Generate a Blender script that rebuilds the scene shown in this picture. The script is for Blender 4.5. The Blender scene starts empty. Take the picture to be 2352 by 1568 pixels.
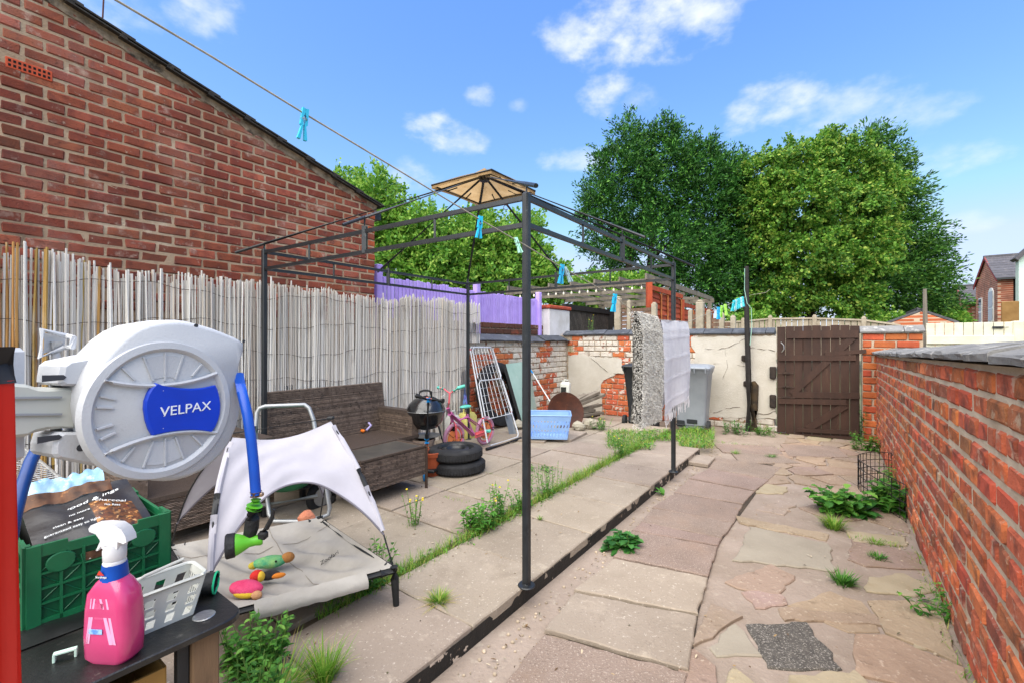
import bpy, bmesh, math, random
import numpy as np
from mathutils import Vector, Matrix, noise as mnoise

random.seed(7)
RNG = np.random.default_rng(11)
scene = bpy.context.scene
col = scene.collection

# ------------------------------------------------------------------ camera
EYE = 1.48
FOC = 1020.0            # focal length in photo pixels (photo 2352 px wide)
cam = bpy.data.cameras.new('camera')
cam.sensor_width = 36.0
cam.sensor_fit = 'HORIZONTAL'
cam.lens = 36.0 * FOC / 2352.0
cam.clip_start = 0.02
cam.clip_end = 2000
cam_ob = bpy.data.objects.new('camera', cam)
cam_ob.location = (0, 0, EYE)
cam_ob.rotation_euler = (math.radians(90), 0, 0)
col.objects.link(cam_ob)
scene.camera = cam_ob

# ------------------------------------------------------------------ light
SUN_EL, SUN_AZ = 58.0, -146.0          # azimuth clockwise from +Y
scene.view_settings.view_transform = 'Standard'
scene.view_settings.look = 'None'
scene.view_settings.exposure = 1.62
scene.view_settings.gamma = 1.0
scene.view_settings.use_curve_mapping = False
sun = bpy.data.lights.new('sun', 'SUN')
sun.energy = 2.9
sun.angle = math.radians(95)
sun.color = (1.0, 0.94, 0.84)
sun_ob = bpy.data.objects.new('sun', sun)
sd = Vector((math.sin(math.radians(SUN_AZ)) * math.cos(math.radians(SUN_EL)),
             math.cos(math.radians(SUN_AZ)) * math.cos(math.radians(SUN_EL)),
             math.sin(math.radians(SUN_EL))))
sun_ob.rotation_euler = sd.to_track_quat('Z', 'Y').to_euler()
sun_ob.location = sd * 50
col.objects.link(sun_ob)

world = bpy.data.worlds.new('World')
scene.world = world
world.use_nodes = True
def build_world():
    nt = world.node_tree
    N, L = nt.nodes, nt.links
    N.clear()
    out = N.new('ShaderNodeOutputWorld')
    bg = N.new('ShaderNodeBackground')
    bg.inputs['Strength'].default_value = 0.148
    sky = N.new('ShaderNodeTexSky')
    sky.sky_type = 'NISHITA'
    sky.sun_disc = False
    sky.sun_elevation = math.radians(SUN_EL)
    sky.sun_rotation = math.radians(SUN_AZ)
    sky.altitude = 0
    sky.air_density = 1.0
    sky.dust_density = 0.6
    sky.ozone_density = 1.6
    tc = N.new('ShaderNodeTexCoord')
    def math_(op, a, b=None, c=None, clamp=False):
        n = N.new('ShaderNodeMath'); n.operation = op; n.use_clamp = clamp
        for i, v in enumerate((a, b, c)):
            if v is None: continue
            if isinstance(v, (int, float)): n.inputs[i].default_value = v
            else: L.new(v, n.inputs[i])
        return n.outputs[0]
    # gentle wobble of the directions so the cloud edges billow
    nz = N.new('ShaderNodeTexNoise'); nz.inputs['Scale'].default_value = 13.0
    nz.inputs['Detail'].default_value = 7.0; nz.inputs['Roughness'].default_value = 0.58
    nz2 = N.new('ShaderNodeTexNoise'); nz2.inputs['Scale'].default_value = 30.0
    nz2.inputs['Detail'].default_value = 6.0
    sep = N.new('ShaderNodeSeparateXYZ')
    mp = N.new('ShaderNodeMapping'); mp.inputs['Scale'].default_value = (1, 1, 1.7)
    L.new(tc.outputs['Generated'], sep.inputs[0])
    L.new(tc.outputs['Generated'], mp.inputs['Vector'])
    L.new(mp.outputs[0], nz.inputs['Vector']); L.new(mp.outputs[0], nz2.inputs['Vector'])
    az = math_('ARCTAN2', sep.outputs['X'], sep.outputs['Y'])
    az = math_('WRAP', az, math.pi / 3, -math.pi / 3)      # the same kind of cloud all round
    el = math_('ARCSINE', sep.outputs['Z'])
    n1 = math_('SUBTRACT', nz.outputs['Fac'], 0.5)
    n2 = math_('SUBTRACT', nz2.outputs['Fac'], 0.5)
    field = None
    # azimuth, elevation, half width, half height in degrees, density
    clouds = [(12.4, 34.0, 7.0, 3.2, 1.0), (18.0, 34.8, 7.0, 4.2, 1.0), (23.0, 34.6, 6.0, 3.2, .9), (7.6, 34.2, 4.5, 2.2, .85), (27.5, 35.2, 3.6, 1.7, .6),
              (12.0, 28.6, 3.6, 2.2, .9), (15.8, 27.7, 4.0, 1.5, .5), (30.5, 24.6, 5.4, 2.5, .85), (36.5, 22.4, 6.0, 2.6, .62), (41.5, 20.4, 4.6, 1.8, .45),
              (-10.3, 24.8, 3.4, 2.3, .95), (-6.5, 24.0, 3.4, 1.5, .7), (-4.0, 28.9, 2.0, 1.2, .6), (8.4, 21.9, 4.6, 1.7, .65), (43.7, 16.4, 4.2, 1.5, .6),
              (-35.2, 31.8, 4.2, 2.3, .7), (-42.5, 29.6, 4.2, 2.0, .6), (-14.0, 20.0, 4.6, 2.2, .55), (45.5, 10.5, 2.6, 1.0, .35), (.8, 27.9, 1.4, .8, .3)]
    for (a, e, w, h, d) in clouds:
        x = math_('DIVIDE', math_('SUBTRACT', az, math.radians(a)), math.radians(w))
        y = math_('DIVIDE', math_('SUBTRACT', el, math.radians(e)), math.radians(h))
        # flatter underside
        r = math_('ADD', math_('POWER', math_('ABSOLUTE', x), 2.0), math_('POWER', math_('ABSOLUTE', y), 2.0))
        v = math_('SUBTRACT', 1.25, r)
        v = math_('ADD', v, math_('MULTIPLY', n1, 4.0))
        v = math_('ADD', v, math_('MULTIPLY', n2, 1.5))
        ms = N.new('ShaderNodeMapRange'); ms.interpolation_type = 'SMOOTHSTEP'
        ms.inputs['From Min'].default_value = 0.0; ms.inputs['From Max'].default_value = 2.3
        ms.inputs['To Max'].default_value = d
        L.new(v, ms.inputs['Value'])
        field = ms.outputs[0] if field is None else math_('MAXIMUM', field, ms.outputs[0])
    hs = N.new('ShaderNodeHueSaturation'); hs.inputs['Saturation'].default_value = 1.45; hs.inputs['Hue'].default_value = 0.505
    gm = N.new('ShaderNodeGamma'); gm.inputs['Gamma'].default_value = 0.76
    L.new(sky.outputs[0], gm.inputs['Color'])
    L.new(gm.outputs[0], hs.inputs['Color'])
    tn = N.new('ShaderNodeMix'); tn.data_type = 'RGBA'; tn.blend_type = 'MULTIPLY'; tn.inputs[0].default_value = 1.0
    L.new(hs.outputs[0], tn.inputs[6]); tn.inputs[7].default_value = (1.03, 0.94, 1.02, 1)
    dk = N.new('ShaderNodeMix'); dk.data_type = 'RGBA'; dk.blend_type = 'DARKEN'; dk.inputs[0].default_value = 0.85
    L.new(tn.outputs[2], dk.inputs[6]); dk.inputs[7].default_value = (1.55, 1.85, 2.4, 1)
    mix = N.new('ShaderNodeMix'); mix.data_type = 'RGBA'
    L.new(math_('MULTIPLY', field, 0.9), mix.inputs[0])
    L.new(dk.outputs[2], mix.inputs[6])
    mix.inputs[7].default_value = (2.55, 2.62, 2.75, 1)
    L.new(mix.outputs[2], bg.inputs['Color'])
    L.new(bg.outputs[0], out.inputs['Surface'])
build_world()

# ------------------------------------------------------------------ frames
YA = math.radians(36.0)
SU, CU = math.sin(YA), math.cos(YA)
UA = Vector((SU, CU, 0))           # along the yard, away from the camera
VB = Vector((CU, -SU, 0))          # across the yard, to the right
YROT = -YA
def yd(b, a, z=0.0):
    return Vector((a * SU + b * CU, a * CU - b * SU, z))
def gp(px, py, z=0.0):             # a point of the photo that lies at height z
    Y = FOC * (EYE - z) / (py - 784.0)
    return Vector(((px - 1176.0) / FOC * Y, Y, z))
def at(px, py, Y):                 # a point of the photo at distance Y
    return Vector(((px - 1176.0) / FOC * Y, Y, EYE - (py - 784.0) / FOC * Y))
def onb(px, py, b):                # a point on the yard plane b = const
    x = (px - 1176.0) / FOC
    Y = b / (x * CU - SU)
    return Vector((x * Y, Y, EYE - (py - 784.0) / FOC * Y))
def ona(px, py, a):
    x = (px - 1176.0) / FOC
    Y = a / (x * SU + CU)
    return Vector((x * Y, Y, EYE - (py - 784.0) / FOC * Y))
def ab(p):
    return (p.x * CU - p.y * SU, p.x * SU + p.y * CU)

# ------------------------------------------------------------------ colours and materials
def C(h):
    h = h.lstrip('#')
    o = []
    for i in (0, 2, 4):
        v = int(h[i:i + 2], 16) / 255.0
        o.append(v / 12.92 if v <= 0.04045 else ((v + 0.055) / 1.055) ** 2.4)
    return (o[0], o[1], o[2], 1.0)
MATS = {}
def mat(name, c1, c2=None, scale=4.0, rough=0.8, metal=0.0, bump=0.0, bscale=40.0, rnd=None, ramt=0.4, hue=0.0,
        layers=(), spec=0.35, coord='pos', stretch=None, transl=0.0, alpha=1.0, trans=0.0, ramp=None, bdist=0.01, coat=0.0):
    if name in MATS: return MATS[name]
    m = bpy.data.materials.new(name); m.use_nodes = True
    nt = m.node_tree; N, L = nt.nodes, nt.links
    N.clear()
    out = N.new('ShaderNodeOutputMaterial')
    p = N.new('ShaderNodeBsdfPrincipled')
    p.inputs['Roughness'].default_value = rough
    p.inputs['Metallic'].default_value = metal
    p.inputs['Specular IOR Level'].default_value = spec
    p.inputs['Alpha'].default_value = alpha
    p.inputs['Transmission Weight'].default_value = trans
    p.inputs['Coat Weight'].default_value = coat
    if isinstance(c1, str): c1 = C(c1)
    if isinstance(c2, str): c2 = C(c2)
    if coord == 'pos':
        g = N.new('ShaderNodeNewGeometry'); vec = g.outputs['Position']
    else:
        g = N.new('ShaderNodeTexCoord'); vec = g.outputs['Object']
    if stretch:
        mp = N.new('ShaderNodeMapping'); mp.inputs['Scale'].default_value = stretch
        L.new(vec, mp.inputs['Vector']); vec = mp.outputs[0]
    def noise(s, det=5.0, ro=0.6):
        n = N.new('ShaderNodeTexNoise'); n.inputs['Scale'].default_value = s
        n.inputs['Detail'].default_value = det; n.inputs['Roughness'].default_value = ro
        L.new(vec, n.inputs['Vector']); return n.outputs['Fac']
    def mixc(f, a, b):
        x = N.new('ShaderNodeMix'); x.data_type = 'RGBA'
        for s, v in ((x.inputs[0], f), (x.inputs[6], a), (x.inputs[7], b)):
            if isinstance(v, (tuple, float, int)): s.default_value = v
            else: L.new(v, s)
        return x.outputs[2]
    def rng(v, a, b, t0=0.0, t1=1.0):
        r = N.new('ShaderNodeMapRange')
        r.inputs['From Min'].default_value = a; r.inputs['From Max'].default_value = b
        r.inputs['To Min'].default_value = t0; r.inputs['To Max'].default_value = t1
        L.new(v, r.inputs['Value']); return r.outputs[0]
    rv = None
    if rnd:
        if rnd == 'obj':
            o = N.new('ShaderNodeObjectInfo'); rv = o.outputs['Random']
        else:
            o = N.new('ShaderNodeNewGeometry'); rv = o.outputs['Random Per Island']
    if ramp and rv is not None:
        cr = N.new('ShaderNodeValToRGB')
        e = cr.color_ramp.elements
        while len(e) > 1: e.remove(e[-1])
        for i, (pos, cc) in enumerate(ramp):
            el = e[0] if i == 0 else e.new(pos)
            el.position = pos; el.color = C(cc) if isinstance(cc, str) else cc
        L.new(rv, cr.inputs[0]); base = cr.outputs[0]
        if c2 is not None: base = mixc(rng(noise(scale), .45, .7), base, c2)
    elif c2 is not None:
        base = mixc(rng(noise(scale), .33, .67), c1, c2)
    else:
        base = c1
    for (lc, ls, lo, hi, amt) in layers:
        base = mixc(rng(noise(ls, 6.0, .65), lo, hi, 0.0, amt), base, C(lc) if isinstance(lc, str) else lc)
    if rv is not None and (ramt or hue):
        h = N.new('ShaderNodeHueSaturation')
        if isinstance(base, tuple): h.inputs['Color'].default_value = base
        else: L.new(base, h.inputs['Color'])
        L.new(rng(rv, 0, 1, 1 - ramt, 1 + ramt), h.inputs['Value'])
        if hue: 
            w = N.new('ShaderNodeMath'); w.operation = 'FRACT'
            w2 = N.new('ShaderNodeMath'); w2.operation = 'MULTIPLY'; w2.inputs[1].default_value = 7.31
            L.new(rv, w2.inputs[0]); L.new(w2.outputs[0], w.inputs[0])
            L.new(rng(w.outputs[0], 0, 1, .5 - hue, .5 + hue), h.inputs['Hue'])
        base = h.outputs[0]
    if isinstance(base, tuple): p.inputs['Base Color'].default_value = base
    else: L.new(base, p.inputs['Base Color'])
    if bump:
        b = N.new('ShaderNodeBump'); b.inputs['Strength'].default_value = bump
        b.inputs['Distance'].default_value = bdist
        L.new(noise(bscale, 6.0), b.inputs['Height']); L.new(b.outputs[0], p.inputs['Normal'])
    if transl:
        t = N.new('ShaderNodeBsdfTranslucent')
        if isinstance(base, tuple): t.inputs['Color'].default_value = base
        else: L.new(base, t.inputs['Color'])
        mx = N.new('ShaderNodeMixShader'); mx.inputs[0].default_value = transl
        L.new(p.outputs[0], mx.inputs[1]); L.new(t.outputs[0], mx.inputs[2]); L.new(mx.outputs[0], out.inputs['Surface'])
    else:
        L.new(p.outputs[0], out.inputs['Surface'])
    MATS[name] = m
    return m

# ------------------------------------------------------------------ mesh building
ROOTM = {}
def link(o): col.objects.link(o); return o
def tag(o, label=None, cat=None, group=None, kind=None):
    if label: o['label'] = label
    if cat: o['category'] = cat
    if group: o['group'] = group
    if kind: o['kind'] = kind
    return o
def thing(name, loc, rz=0.0, label=None, cat=None, group=None, rot=None):
    o = bpy.data.objects.new(name, None)
    o.empty_display_size = 0.1
    o.location = loc
    if rot is not None: o.rotation_euler = rot
    else: o.rotation_euler = (0, 0, rz)
    link(o); tag(o, label, cat, group)
    e = o.rotation_euler
    ROOTM[o.name] = Matrix.Translation(Vector(loc)) @ e.to_matrix().to_4x4()
    return o
def perp(d):
    d = d.normalized()
    r = Vector((0, 0, 1)) if abs(d.z) < 0.9 else Vector((1, 0, 0))
    x = d.cross(r).normalized()
    return x, x.cross(d).normalized()
class MB:
    def __init__(s): s.v, s.f = [], []
    def add(s, vs, fs):
        k = len(s.v); s.v += [Vector(x) for x in vs]; s.f += [tuple(i + k for i in f) for f in fs]; return s
    def box(s, c, size, m=None):
        hx, hy, hz = size[0] / 2, size[1] / 2, size[2] / 2
        vs = [Vector((x * hx, y * hy, z * hz)) for z in (-1, 1) for y in (-1, 1) for x in (-1, 1)]
        if m is not None: vs = [m @ v for v in vs]
        c = Vector(c)
        return s.add([v + c for v in vs], [(0, 2, 3, 1), (4, 5, 7, 6), (0, 1, 5, 4), (2, 6, 7, 3), (0, 4, 6, 2), (1, 3, 7, 5)])
    def bbox(s, c, size, bev=0.005, m=None):          # bevelled box
        bm = bmesh.new(); bmesh.ops.create_cube(bm, size=1)
        for v in bm.verts: v.co = Vector((v.co.x * size[0], v.co.y * size[1], v.co.z * size[2]))
        bmesh.ops.bevel(bm, geom=bm.edges[:], offset=min(bev, min(size) * .45), segments=1, affect='EDGES', profile=.5)
        c = Vector(c); bm.verts.index_update()
        s.add([(m @ v.co if m is not None else v.co) + c for v in bm.verts], [[v.index for v in f.verts] for f in bm.faces])
        bm.free(); return s
    def bar(s, p, q, w, h, up=None):                  # rectangular bar between two points
        p, q = Vector(p), Vector(q); d = (q - p).normalized()
        if up is None: x, y = perp(d)
        else:
            x = d.cross(Vector(up)).normalized(); y = x.cross(d).normalized()
        vs = []
        for e in (p, q):
            for (i, j) in ((-1, -1), (1, -1), (1, 1), (-1, 1)): vs.append(e + x * (i * w / 2) + y * (j * h / 2))
        return s.add(vs, [(0, 1, 2, 3), (4, 7, 6, 5), (0, 4, 5, 1), (1, 5, 6, 2), (2, 6, 7, 3), (3, 7, 4, 0)])
    def tube(s, pts, r, n=8, cap=True, closed=False):
        pts = [Vector(p) for p in pts]; k = len(pts)
        rs = r if isinstance(r, (list, tuple)) else [r] * k
        rings = []; px = None
        for i in range(k):
            if closed: d = pts[(i + 1) % k] - pts[i - 1]
            elif i == 0: d = pts[1] - pts[0]
            elif i == k - 1: d = pts[-1] - pts[-2]
            else: d = (pts[i + 1] - pts[i]).normalized() + (pts[i] - pts[i - 1]).normalized()
            if d.length < 1e-9: d = Vector((0, 0, 1))
            d.normalize()
            if px is None: x, y = perp(d)
            else:
                x = px - d * px.dot(d)
                x = x.normalized() if x.length > 1e-6 else perp(d)[0]
                y = d.cross(x).normalized()
            px = x
            rings.append([pts[i] + x * (rs[i] * math.cos(t * 2 * math.pi / n)) + y * (rs[i] * math.sin(t * 2 * math.pi / n)) for t in range(n)])
        vs = [v for rg in rings for v in rg]; fs = []
        kk = k if closed else k - 1
        for i in range(kk):
            j = (i + 1) % k
            for t in range(n): fs.append((i * n + t, i * n + (t + 1) % n, j * n + (t + 1) % n, j * n + t))
        if cap and not closed:
            fs.append(tuple(reversed(range(n)))); fs.append(tuple((k - 1) * n + t for t in range(n)))
        return s.add(vs, fs)
    def lathe(s, prof, n=24, m=None, arc=2 * math.pi):   # profile of (r, z)
        vs, fs = [], []
        full = abs(arc - 2 * math.pi) < 1e-6
        nn = n if full else n + 1
        for (r, z) in prof:
            for t in range(nn): vs.append(Vector((r * math.cos(arc * t / n), r * math.sin(arc * t / n), z)))
        for i in range(len(prof) - 1):
            for t in range(n):
                t2 = (t + 1) % nn
                fs.append((i * nn + t, i * nn + t2, (i + 1) * nn + t2, (i + 1) * nn + t))
        if m is not None: vs = [m @ v for v in vs]
        return s.add(vs, fs)
    def prism(s, poly, vec, cham=0.0):                  # planar polygon pushed along vec (top = poly + vec)
        poly = [Vector(p) for p in poly]; vec = Vector(vec); n = len(poly)
        if cham > 0:
            c = sum(poly, Vector()) / n
            mid = [p + vec * (1 - cham / vec.length) for p in poly]
            top = []
            for p in poly:
                d = (c - p); d = d.normalized() * min(cham * 1.2, d.length * .4)
                top.append(p + d + vec)
            vs = poly + mid + top
            fs = [tuple(range(n - 1, -1, -1)), tuple(range(2 * n, 3 * n))]
            for L_ in (0, n):
                for i in range(n): j = (i + 1) % n; fs.append((L_ + i, L_ + j, L_ + n + j, L_ + n + i))
        else:
            vs = poly + [p + vec for p in poly]
            fs = [tuple(range(n - 1, -1, -1)), tuple(range(n, 2 * n))]
            for i in range(n): j = (i + 1) % n; fs.append((i, j, n + j, n + i))
        return s.add(vs, fs)
    def grid(s, fn, nu, nv):
        vs = [Vector(fn(i / nu, j / nv)) for j in range(nv + 1) for i in range(nu + 1)]
        fs = [(j * (nu + 1) + i, j * (nu + 1) + i + 1, (j + 1) * (nu + 1) + i + 1, (j + 1) * (nu + 1) + i) for j in range(nv) for i in range(nu)]
        return s.add(vs, fs)
    def ball(s, c, r, nu=14, nv=8, m=None):
        c = Vector(c); r = r if isinstance(r, (tuple, list)) else (r, r, r)
        def fn(u, v):
            t = u * 2 * math.pi; f = -math.pi / 2 + v * math.pi
            p = Vector((r[0] * math.cos(t) * math.cos(f), r[1] * math.sin(t) * math.cos(f), r[2] * math.sin(f)))
            return (m @ p if m is not None else p) + c
        return s.grid(fn, nu, nv)
    def disc(s, c, nrm, r, n=20, r2=None):
        c = Vector(c); x, y = perp(Vector(nrm))
        return s.add([c + x * (r * math.cos(t * 2 * math.pi / n)) + y * ((r2 or r) * math.sin(t * 2 * math.pi / n)) for t in range(n)], [tuple(range(n))])
    def mesh(s, name, smooth=False, M=None):
        me = bpy.data.meshes.new(name)
        vs = [M @ v for v in s.v] if M is not None else s.v
        me.from_pydata([tuple(v) for v in vs], [], s.f)
        me.validate(); 
        bm = bmesh.new(); bm.from_mesh(me)
        bmesh.ops.recalc_face_normals(bm, faces=bm.faces[:])
        bm.to_mesh(me); bm.free()
        if smooth:
            me.shade_smooth() if hasattr(me, 'shade_smooth') else None
            me.polygons.foreach_set('use_smooth', [True] * len(me.polygons))
            if smooth != 'all':
                try: me.set_sharp_from_angle(angle=math.radians(42))
                except Exception: pass
        me.update()
        return me
    def build(s, name, m, parent=None, smooth=False, world=False):
        M = None
        if parent is not None and world: M = ROOTM[parent.name].inverted()
        me = s.mesh(name, smooth, M)
        me.materials.append(m)
        o = bpy.data.objects.new(name, me); link(o)
        if parent is not None:
            o.parent = parent
        return o
def inst(name, me, parent, loc, rot=(0, 0, 0), sc=(1, 1, 1)):
    o = bpy.data.objects.new(name, me); link(o)
    o.parent = parent; o.location = loc; o.rotation_euler = rot; o.scale = sc
    return o
def child(name, mb, m, parent, sub=None, smooth=False, world=True):
    """part under a thing, or a sub-part under a part that sits at the thing's origin"""
    M = ROOTM[parent.name].inverted() if world else None
    me = mb.mesh(name, smooth, M); me.materials.append(m)
    o = bpy.data.objects.new(name, me); link(o)
    o.parent = sub if sub is not None else parent
    return o
def jag(poly, step=0.06, amp=0.006, seed=0):
    """subdivide the outline of a flat polygon and wobble it"""
    out = []; n = len(poly)
    rr = random.Random(seed)
    for i in range(n):
        p, q = Vector(poly[i]), Vector(poly[(i + 1) % n])
        k = max(1, int((q - p).length / step))
        for t in range(k):
            c = p.lerp(q, t / k)
            a = amp if t else amp * .6
            out.append(c + Vector((rr.uniform(-a, a), rr.uniform(-a, a), 0)))
    return out
# ------------------------------------------------------------------ shared materials
m_soil = mat('soil', '#6e5c48', '#4c4234', 3.0, .95, bump=.6, bscale=35)
m_mortar_bed = mat('path_mortar', '#96877a', '#857668', 2.6, .95, bump=.8, bscale=38, layers=[('#75695a', 1.6, .52, .74, .5), ('#aba08f', 14, .56, .7, .5), ('#665b4d', 26, .62, .72, .45), ('#c4b9a8', 80, .62, .7, .45), ('#5f5e4a', 2.4, .64, .78, .35)])
m_slab = mat('concrete_slab', '#978a7b', '#887b6c', 1.6, .93, bump=.45, bscale=70, rnd='obj', ramt=.09, hue=.008,
             layers=[('#b5a794', 2.3, .55, .8, .5), ('#6a5c4c', 3.7, .56, .8, .6), ('#d2c8ba', 60, .6, .7, .6), ('#54483d', 90, .6, .7, .6), ('#5f5a48', .8, .6, .8, .4), ('#b3a693', 9, .6, .7, .5)])
m_slab_pink = mat('aggregate_slab', '#8e7c70', '#7e6d61', 2.4, .95, bump=.9, bscale=110, rnd='obj', ramt=.1, hue=.01,
             layers=[('#c0b2a4', 110, .56, .64, .6), ('#5c4a42', 85, .58, .66, .6), ('#6e5a4c', 4, .58, .75, .5), ('#a58a76', 2.0, .5, .8, .5)])
m_crazy = mat('crazy_stone', '#957c66', '#86735f', 2.0, .93, bump=.9, bscale=40, rnd='obj', ramt=.1, hue=.012,
              ramp=[(0, '#988778'), (.25, '#8d786c'), (.5, '#95826f'), (.7, '#9c8870'), (.85, '#8e8276'), (1, '#917b70')],
              layers=[('#6a5745', 3.0, .55, .8, .55), ('#c0b19b', 40, .58, .7, .6), ('#574736', 9, .6, .72, .6), ('#4f5236', 1.7, .62, .78, .4)])
m_greyslab = mat('grey_flag', '#958c7c', '#887f70', 3, .9, bump=.3, bscale=60, layers=[('#a39d8d', 30, .6, .75, .4)])
m_asphalt = mat('dark_aggregate', '#5f5a53', '#4b4742', 20, .95, bump=1.0, bscale=130, layers=[('#a8a196', 130, .54, .62, .85), ('#2f2c29', 70, .58, .66, .6)])
m_yellow = mat('yellow_stone', '#a0937a', '#92856c', 4, .92, bump=.5, bscale=60, layers=[('#7e6a48', 9, .58, .75, .5), ('#c0aa7e', 55, .62, .75, .5)])
m_blackedge = mat('black_edge_paint', '#191817', '#242220', 8, .6, bump=.5, bscale=30,
                  layers=[('#b7a898', 7.5, .585, .60, 1.0), ('#7b6a5b', 12, .63, .66, .8)])
m_mortar = mat('wall_mortar', '#c2b29c', '#ab9983', 5, .95, bump=.8, bscale=55, layers=[('#6e5c4c', 2.4, .55, .75, .6), ('#b8aa98', 12, .6, .75, .5)])
m_housemortar = mat('house_mortar', '#ab937a', '#967e66', 6, .95, bump=.7, bscale=60, layers=[('#cdbda6', 3, .52, .7, .7), ('#7a6452', 5, .55, .68, .6), ('#55443a', 1.2, .54, .74, .7)])
def brickmat(name, rnd):
    return mat(name, '#a5502f', '#6d3a28', 9, .9, bump=.9, bscale=70, rnd=rnd, ramt=.18, hue=.012,
               ramp=[(0, '#c4663c'), (.22, '#b25638'), (.38, '#cf7144'), (.5, '#9c553d'), (.62, '#c26840'), (.74, '#7c4a3a'), (.84, '#a95c40'), (.92, '#54392f'), (1, '#d07c4a')],
               layers=[('#b98264', 14, .6, .72, .55), ('#5c382a', 22, .6, .74, .5), ('#b5a696', 2.0, .64, .82, .4), ('#4b3830', 1.3, .62, .8, .3), ('#b9a68f', 11, .57, .66, .65), ('#6a4436', 4.5, .54, .68, .55), ('#c9bba8', 34, .64, .7, .6)])
m_brick = brickmat('old_orange_brick', 'obj'); m_brick_s = brickmat('old_orange_brick_far', 'isl')
def hbrickmat(name, rnd):
    return mat(name, '#7c3f33', '#68342b', 12, .92, bump=.6, bscale=110, rnd=rnd, ramt=.14, hue=.006,
               ramp=[(0, '#7a3a2a'), (.3, '#8a4632'), (.55, '#96523c'), (.75, '#703426'), (.9, '#824230'), (1, '#a05a42')],
               layers=[('#ab8072', 1.5, .52, .75, .6), ('#94422c', 3.0, .56, .72, .5), ('#40241c', 30, .58, .7, .6), ('#bda392', 6, .58, .7, .6), ('#b79f88', 24, .63, .7, .6), ('#3f2c25', .9, .50, .70, .6), ('#9a7a6c', .55, .54, .7, .5)])
m_hbrick = hbrickmat('dark_red_brick', 'obj'); m_hbrick_s = hbrickmat('dark_red_brick_far', 'isl')
m_airbrick = mat('terracotta_air_brick', '#c0502f', '#a8452a', 8, .8)
m_dark = mat('dark_void', '#0b0a09', None, rough=.9)
m_coping = mat('coping_stone', '#7c7a77', '#656464', 5, .85, bump=.8, bscale=45, rnd='obj', ramt=.15,
               layers=[('#b8b4ac', 10, .55, .68, .7), ('#303133', 16, .62, .68, .8), ('#7d7f63', 5, .64, .76, .35)])
m_coping_dark = mat('slate_coping', '#4a4d53', '#3c3f45', 5, .65, bump=.5, bscale=40, rnd='obj', ramt=.18,
               layers=[('#6f7378', 7, .56, .72, .6), ('#1f2123', 11, .62, .72, .7)])
m_render = mat('white_render', '#c2bcb0', '#b4ad9f', 3, .95, bump=.9, bscale=75, layers=[('#a79c8b', 1.6, .6, .82, .5), ('#8f8473', 7, .68, .8, .5)])
m_wbrick = mat('flaking_white_brick', '#c8c1b5', '#b5ac9e', 8, .92, bump=.9, bscale=60, rnd='obj', ramt=.08,
               layers=[('#8a5a44', 9, .575, .62, .9), ('#7c4632', 26, .62, .66, .8), ('#8d8070', 4, .66, .78, .6)])
m_obrick = mat('bright_orange_brick', '#bd6740', '#ab5836', 9, .9, bump=.9, bscale=60, rnd='obj', ramt=.16, hue=.01,
               layers=[('#d0c6b8', 9, .56, .60, .9), ('#7c3a28', 6, .58, .72, .5), ('#c28b69', 24, .62, .74, .5)])
m_pbrick = mat('pier_brick', '#bb5f38', '#a55234', 9, .9, bump=.9, bscale=60, rnd='obj', ramt=.2, hue=.012,
               layers=[('#512f27', 5, .58, .7, .7), ('#bfae9a', 14, .66, .74, .6)])
m_black_metal = mat('black_metal', '#17191b', '#212427', 9, .5, spec=.5, layers=[('#3a3c3d', 22, .62, .72, .5)])

# ------------------------------------------------------------------ ground, path bed
g = MB(); g.add([(-400, -400, -.03), (400, -400, -.03), (400, 400, -.03), (-400, 400, -.03)], [(0, 1, 2, 3)])
m_ground = mat('ground_earth', '#5f5a45', '#4b5233', .6, .95, bump=.4, bscale=8)
tag(g.build('ground', m_ground), kind='structure')
g = MB(); g.prism([yd(-4.9, -1.6, -.02), yd(.75, -1.6, -.02), yd(.75, 8.6, -.02), yd(-4.9, 8.6, -.02)], (0, 0, .02))
yard = tag(g.build('yard_bed', m_mortar_bed), kind='structure')

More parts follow.
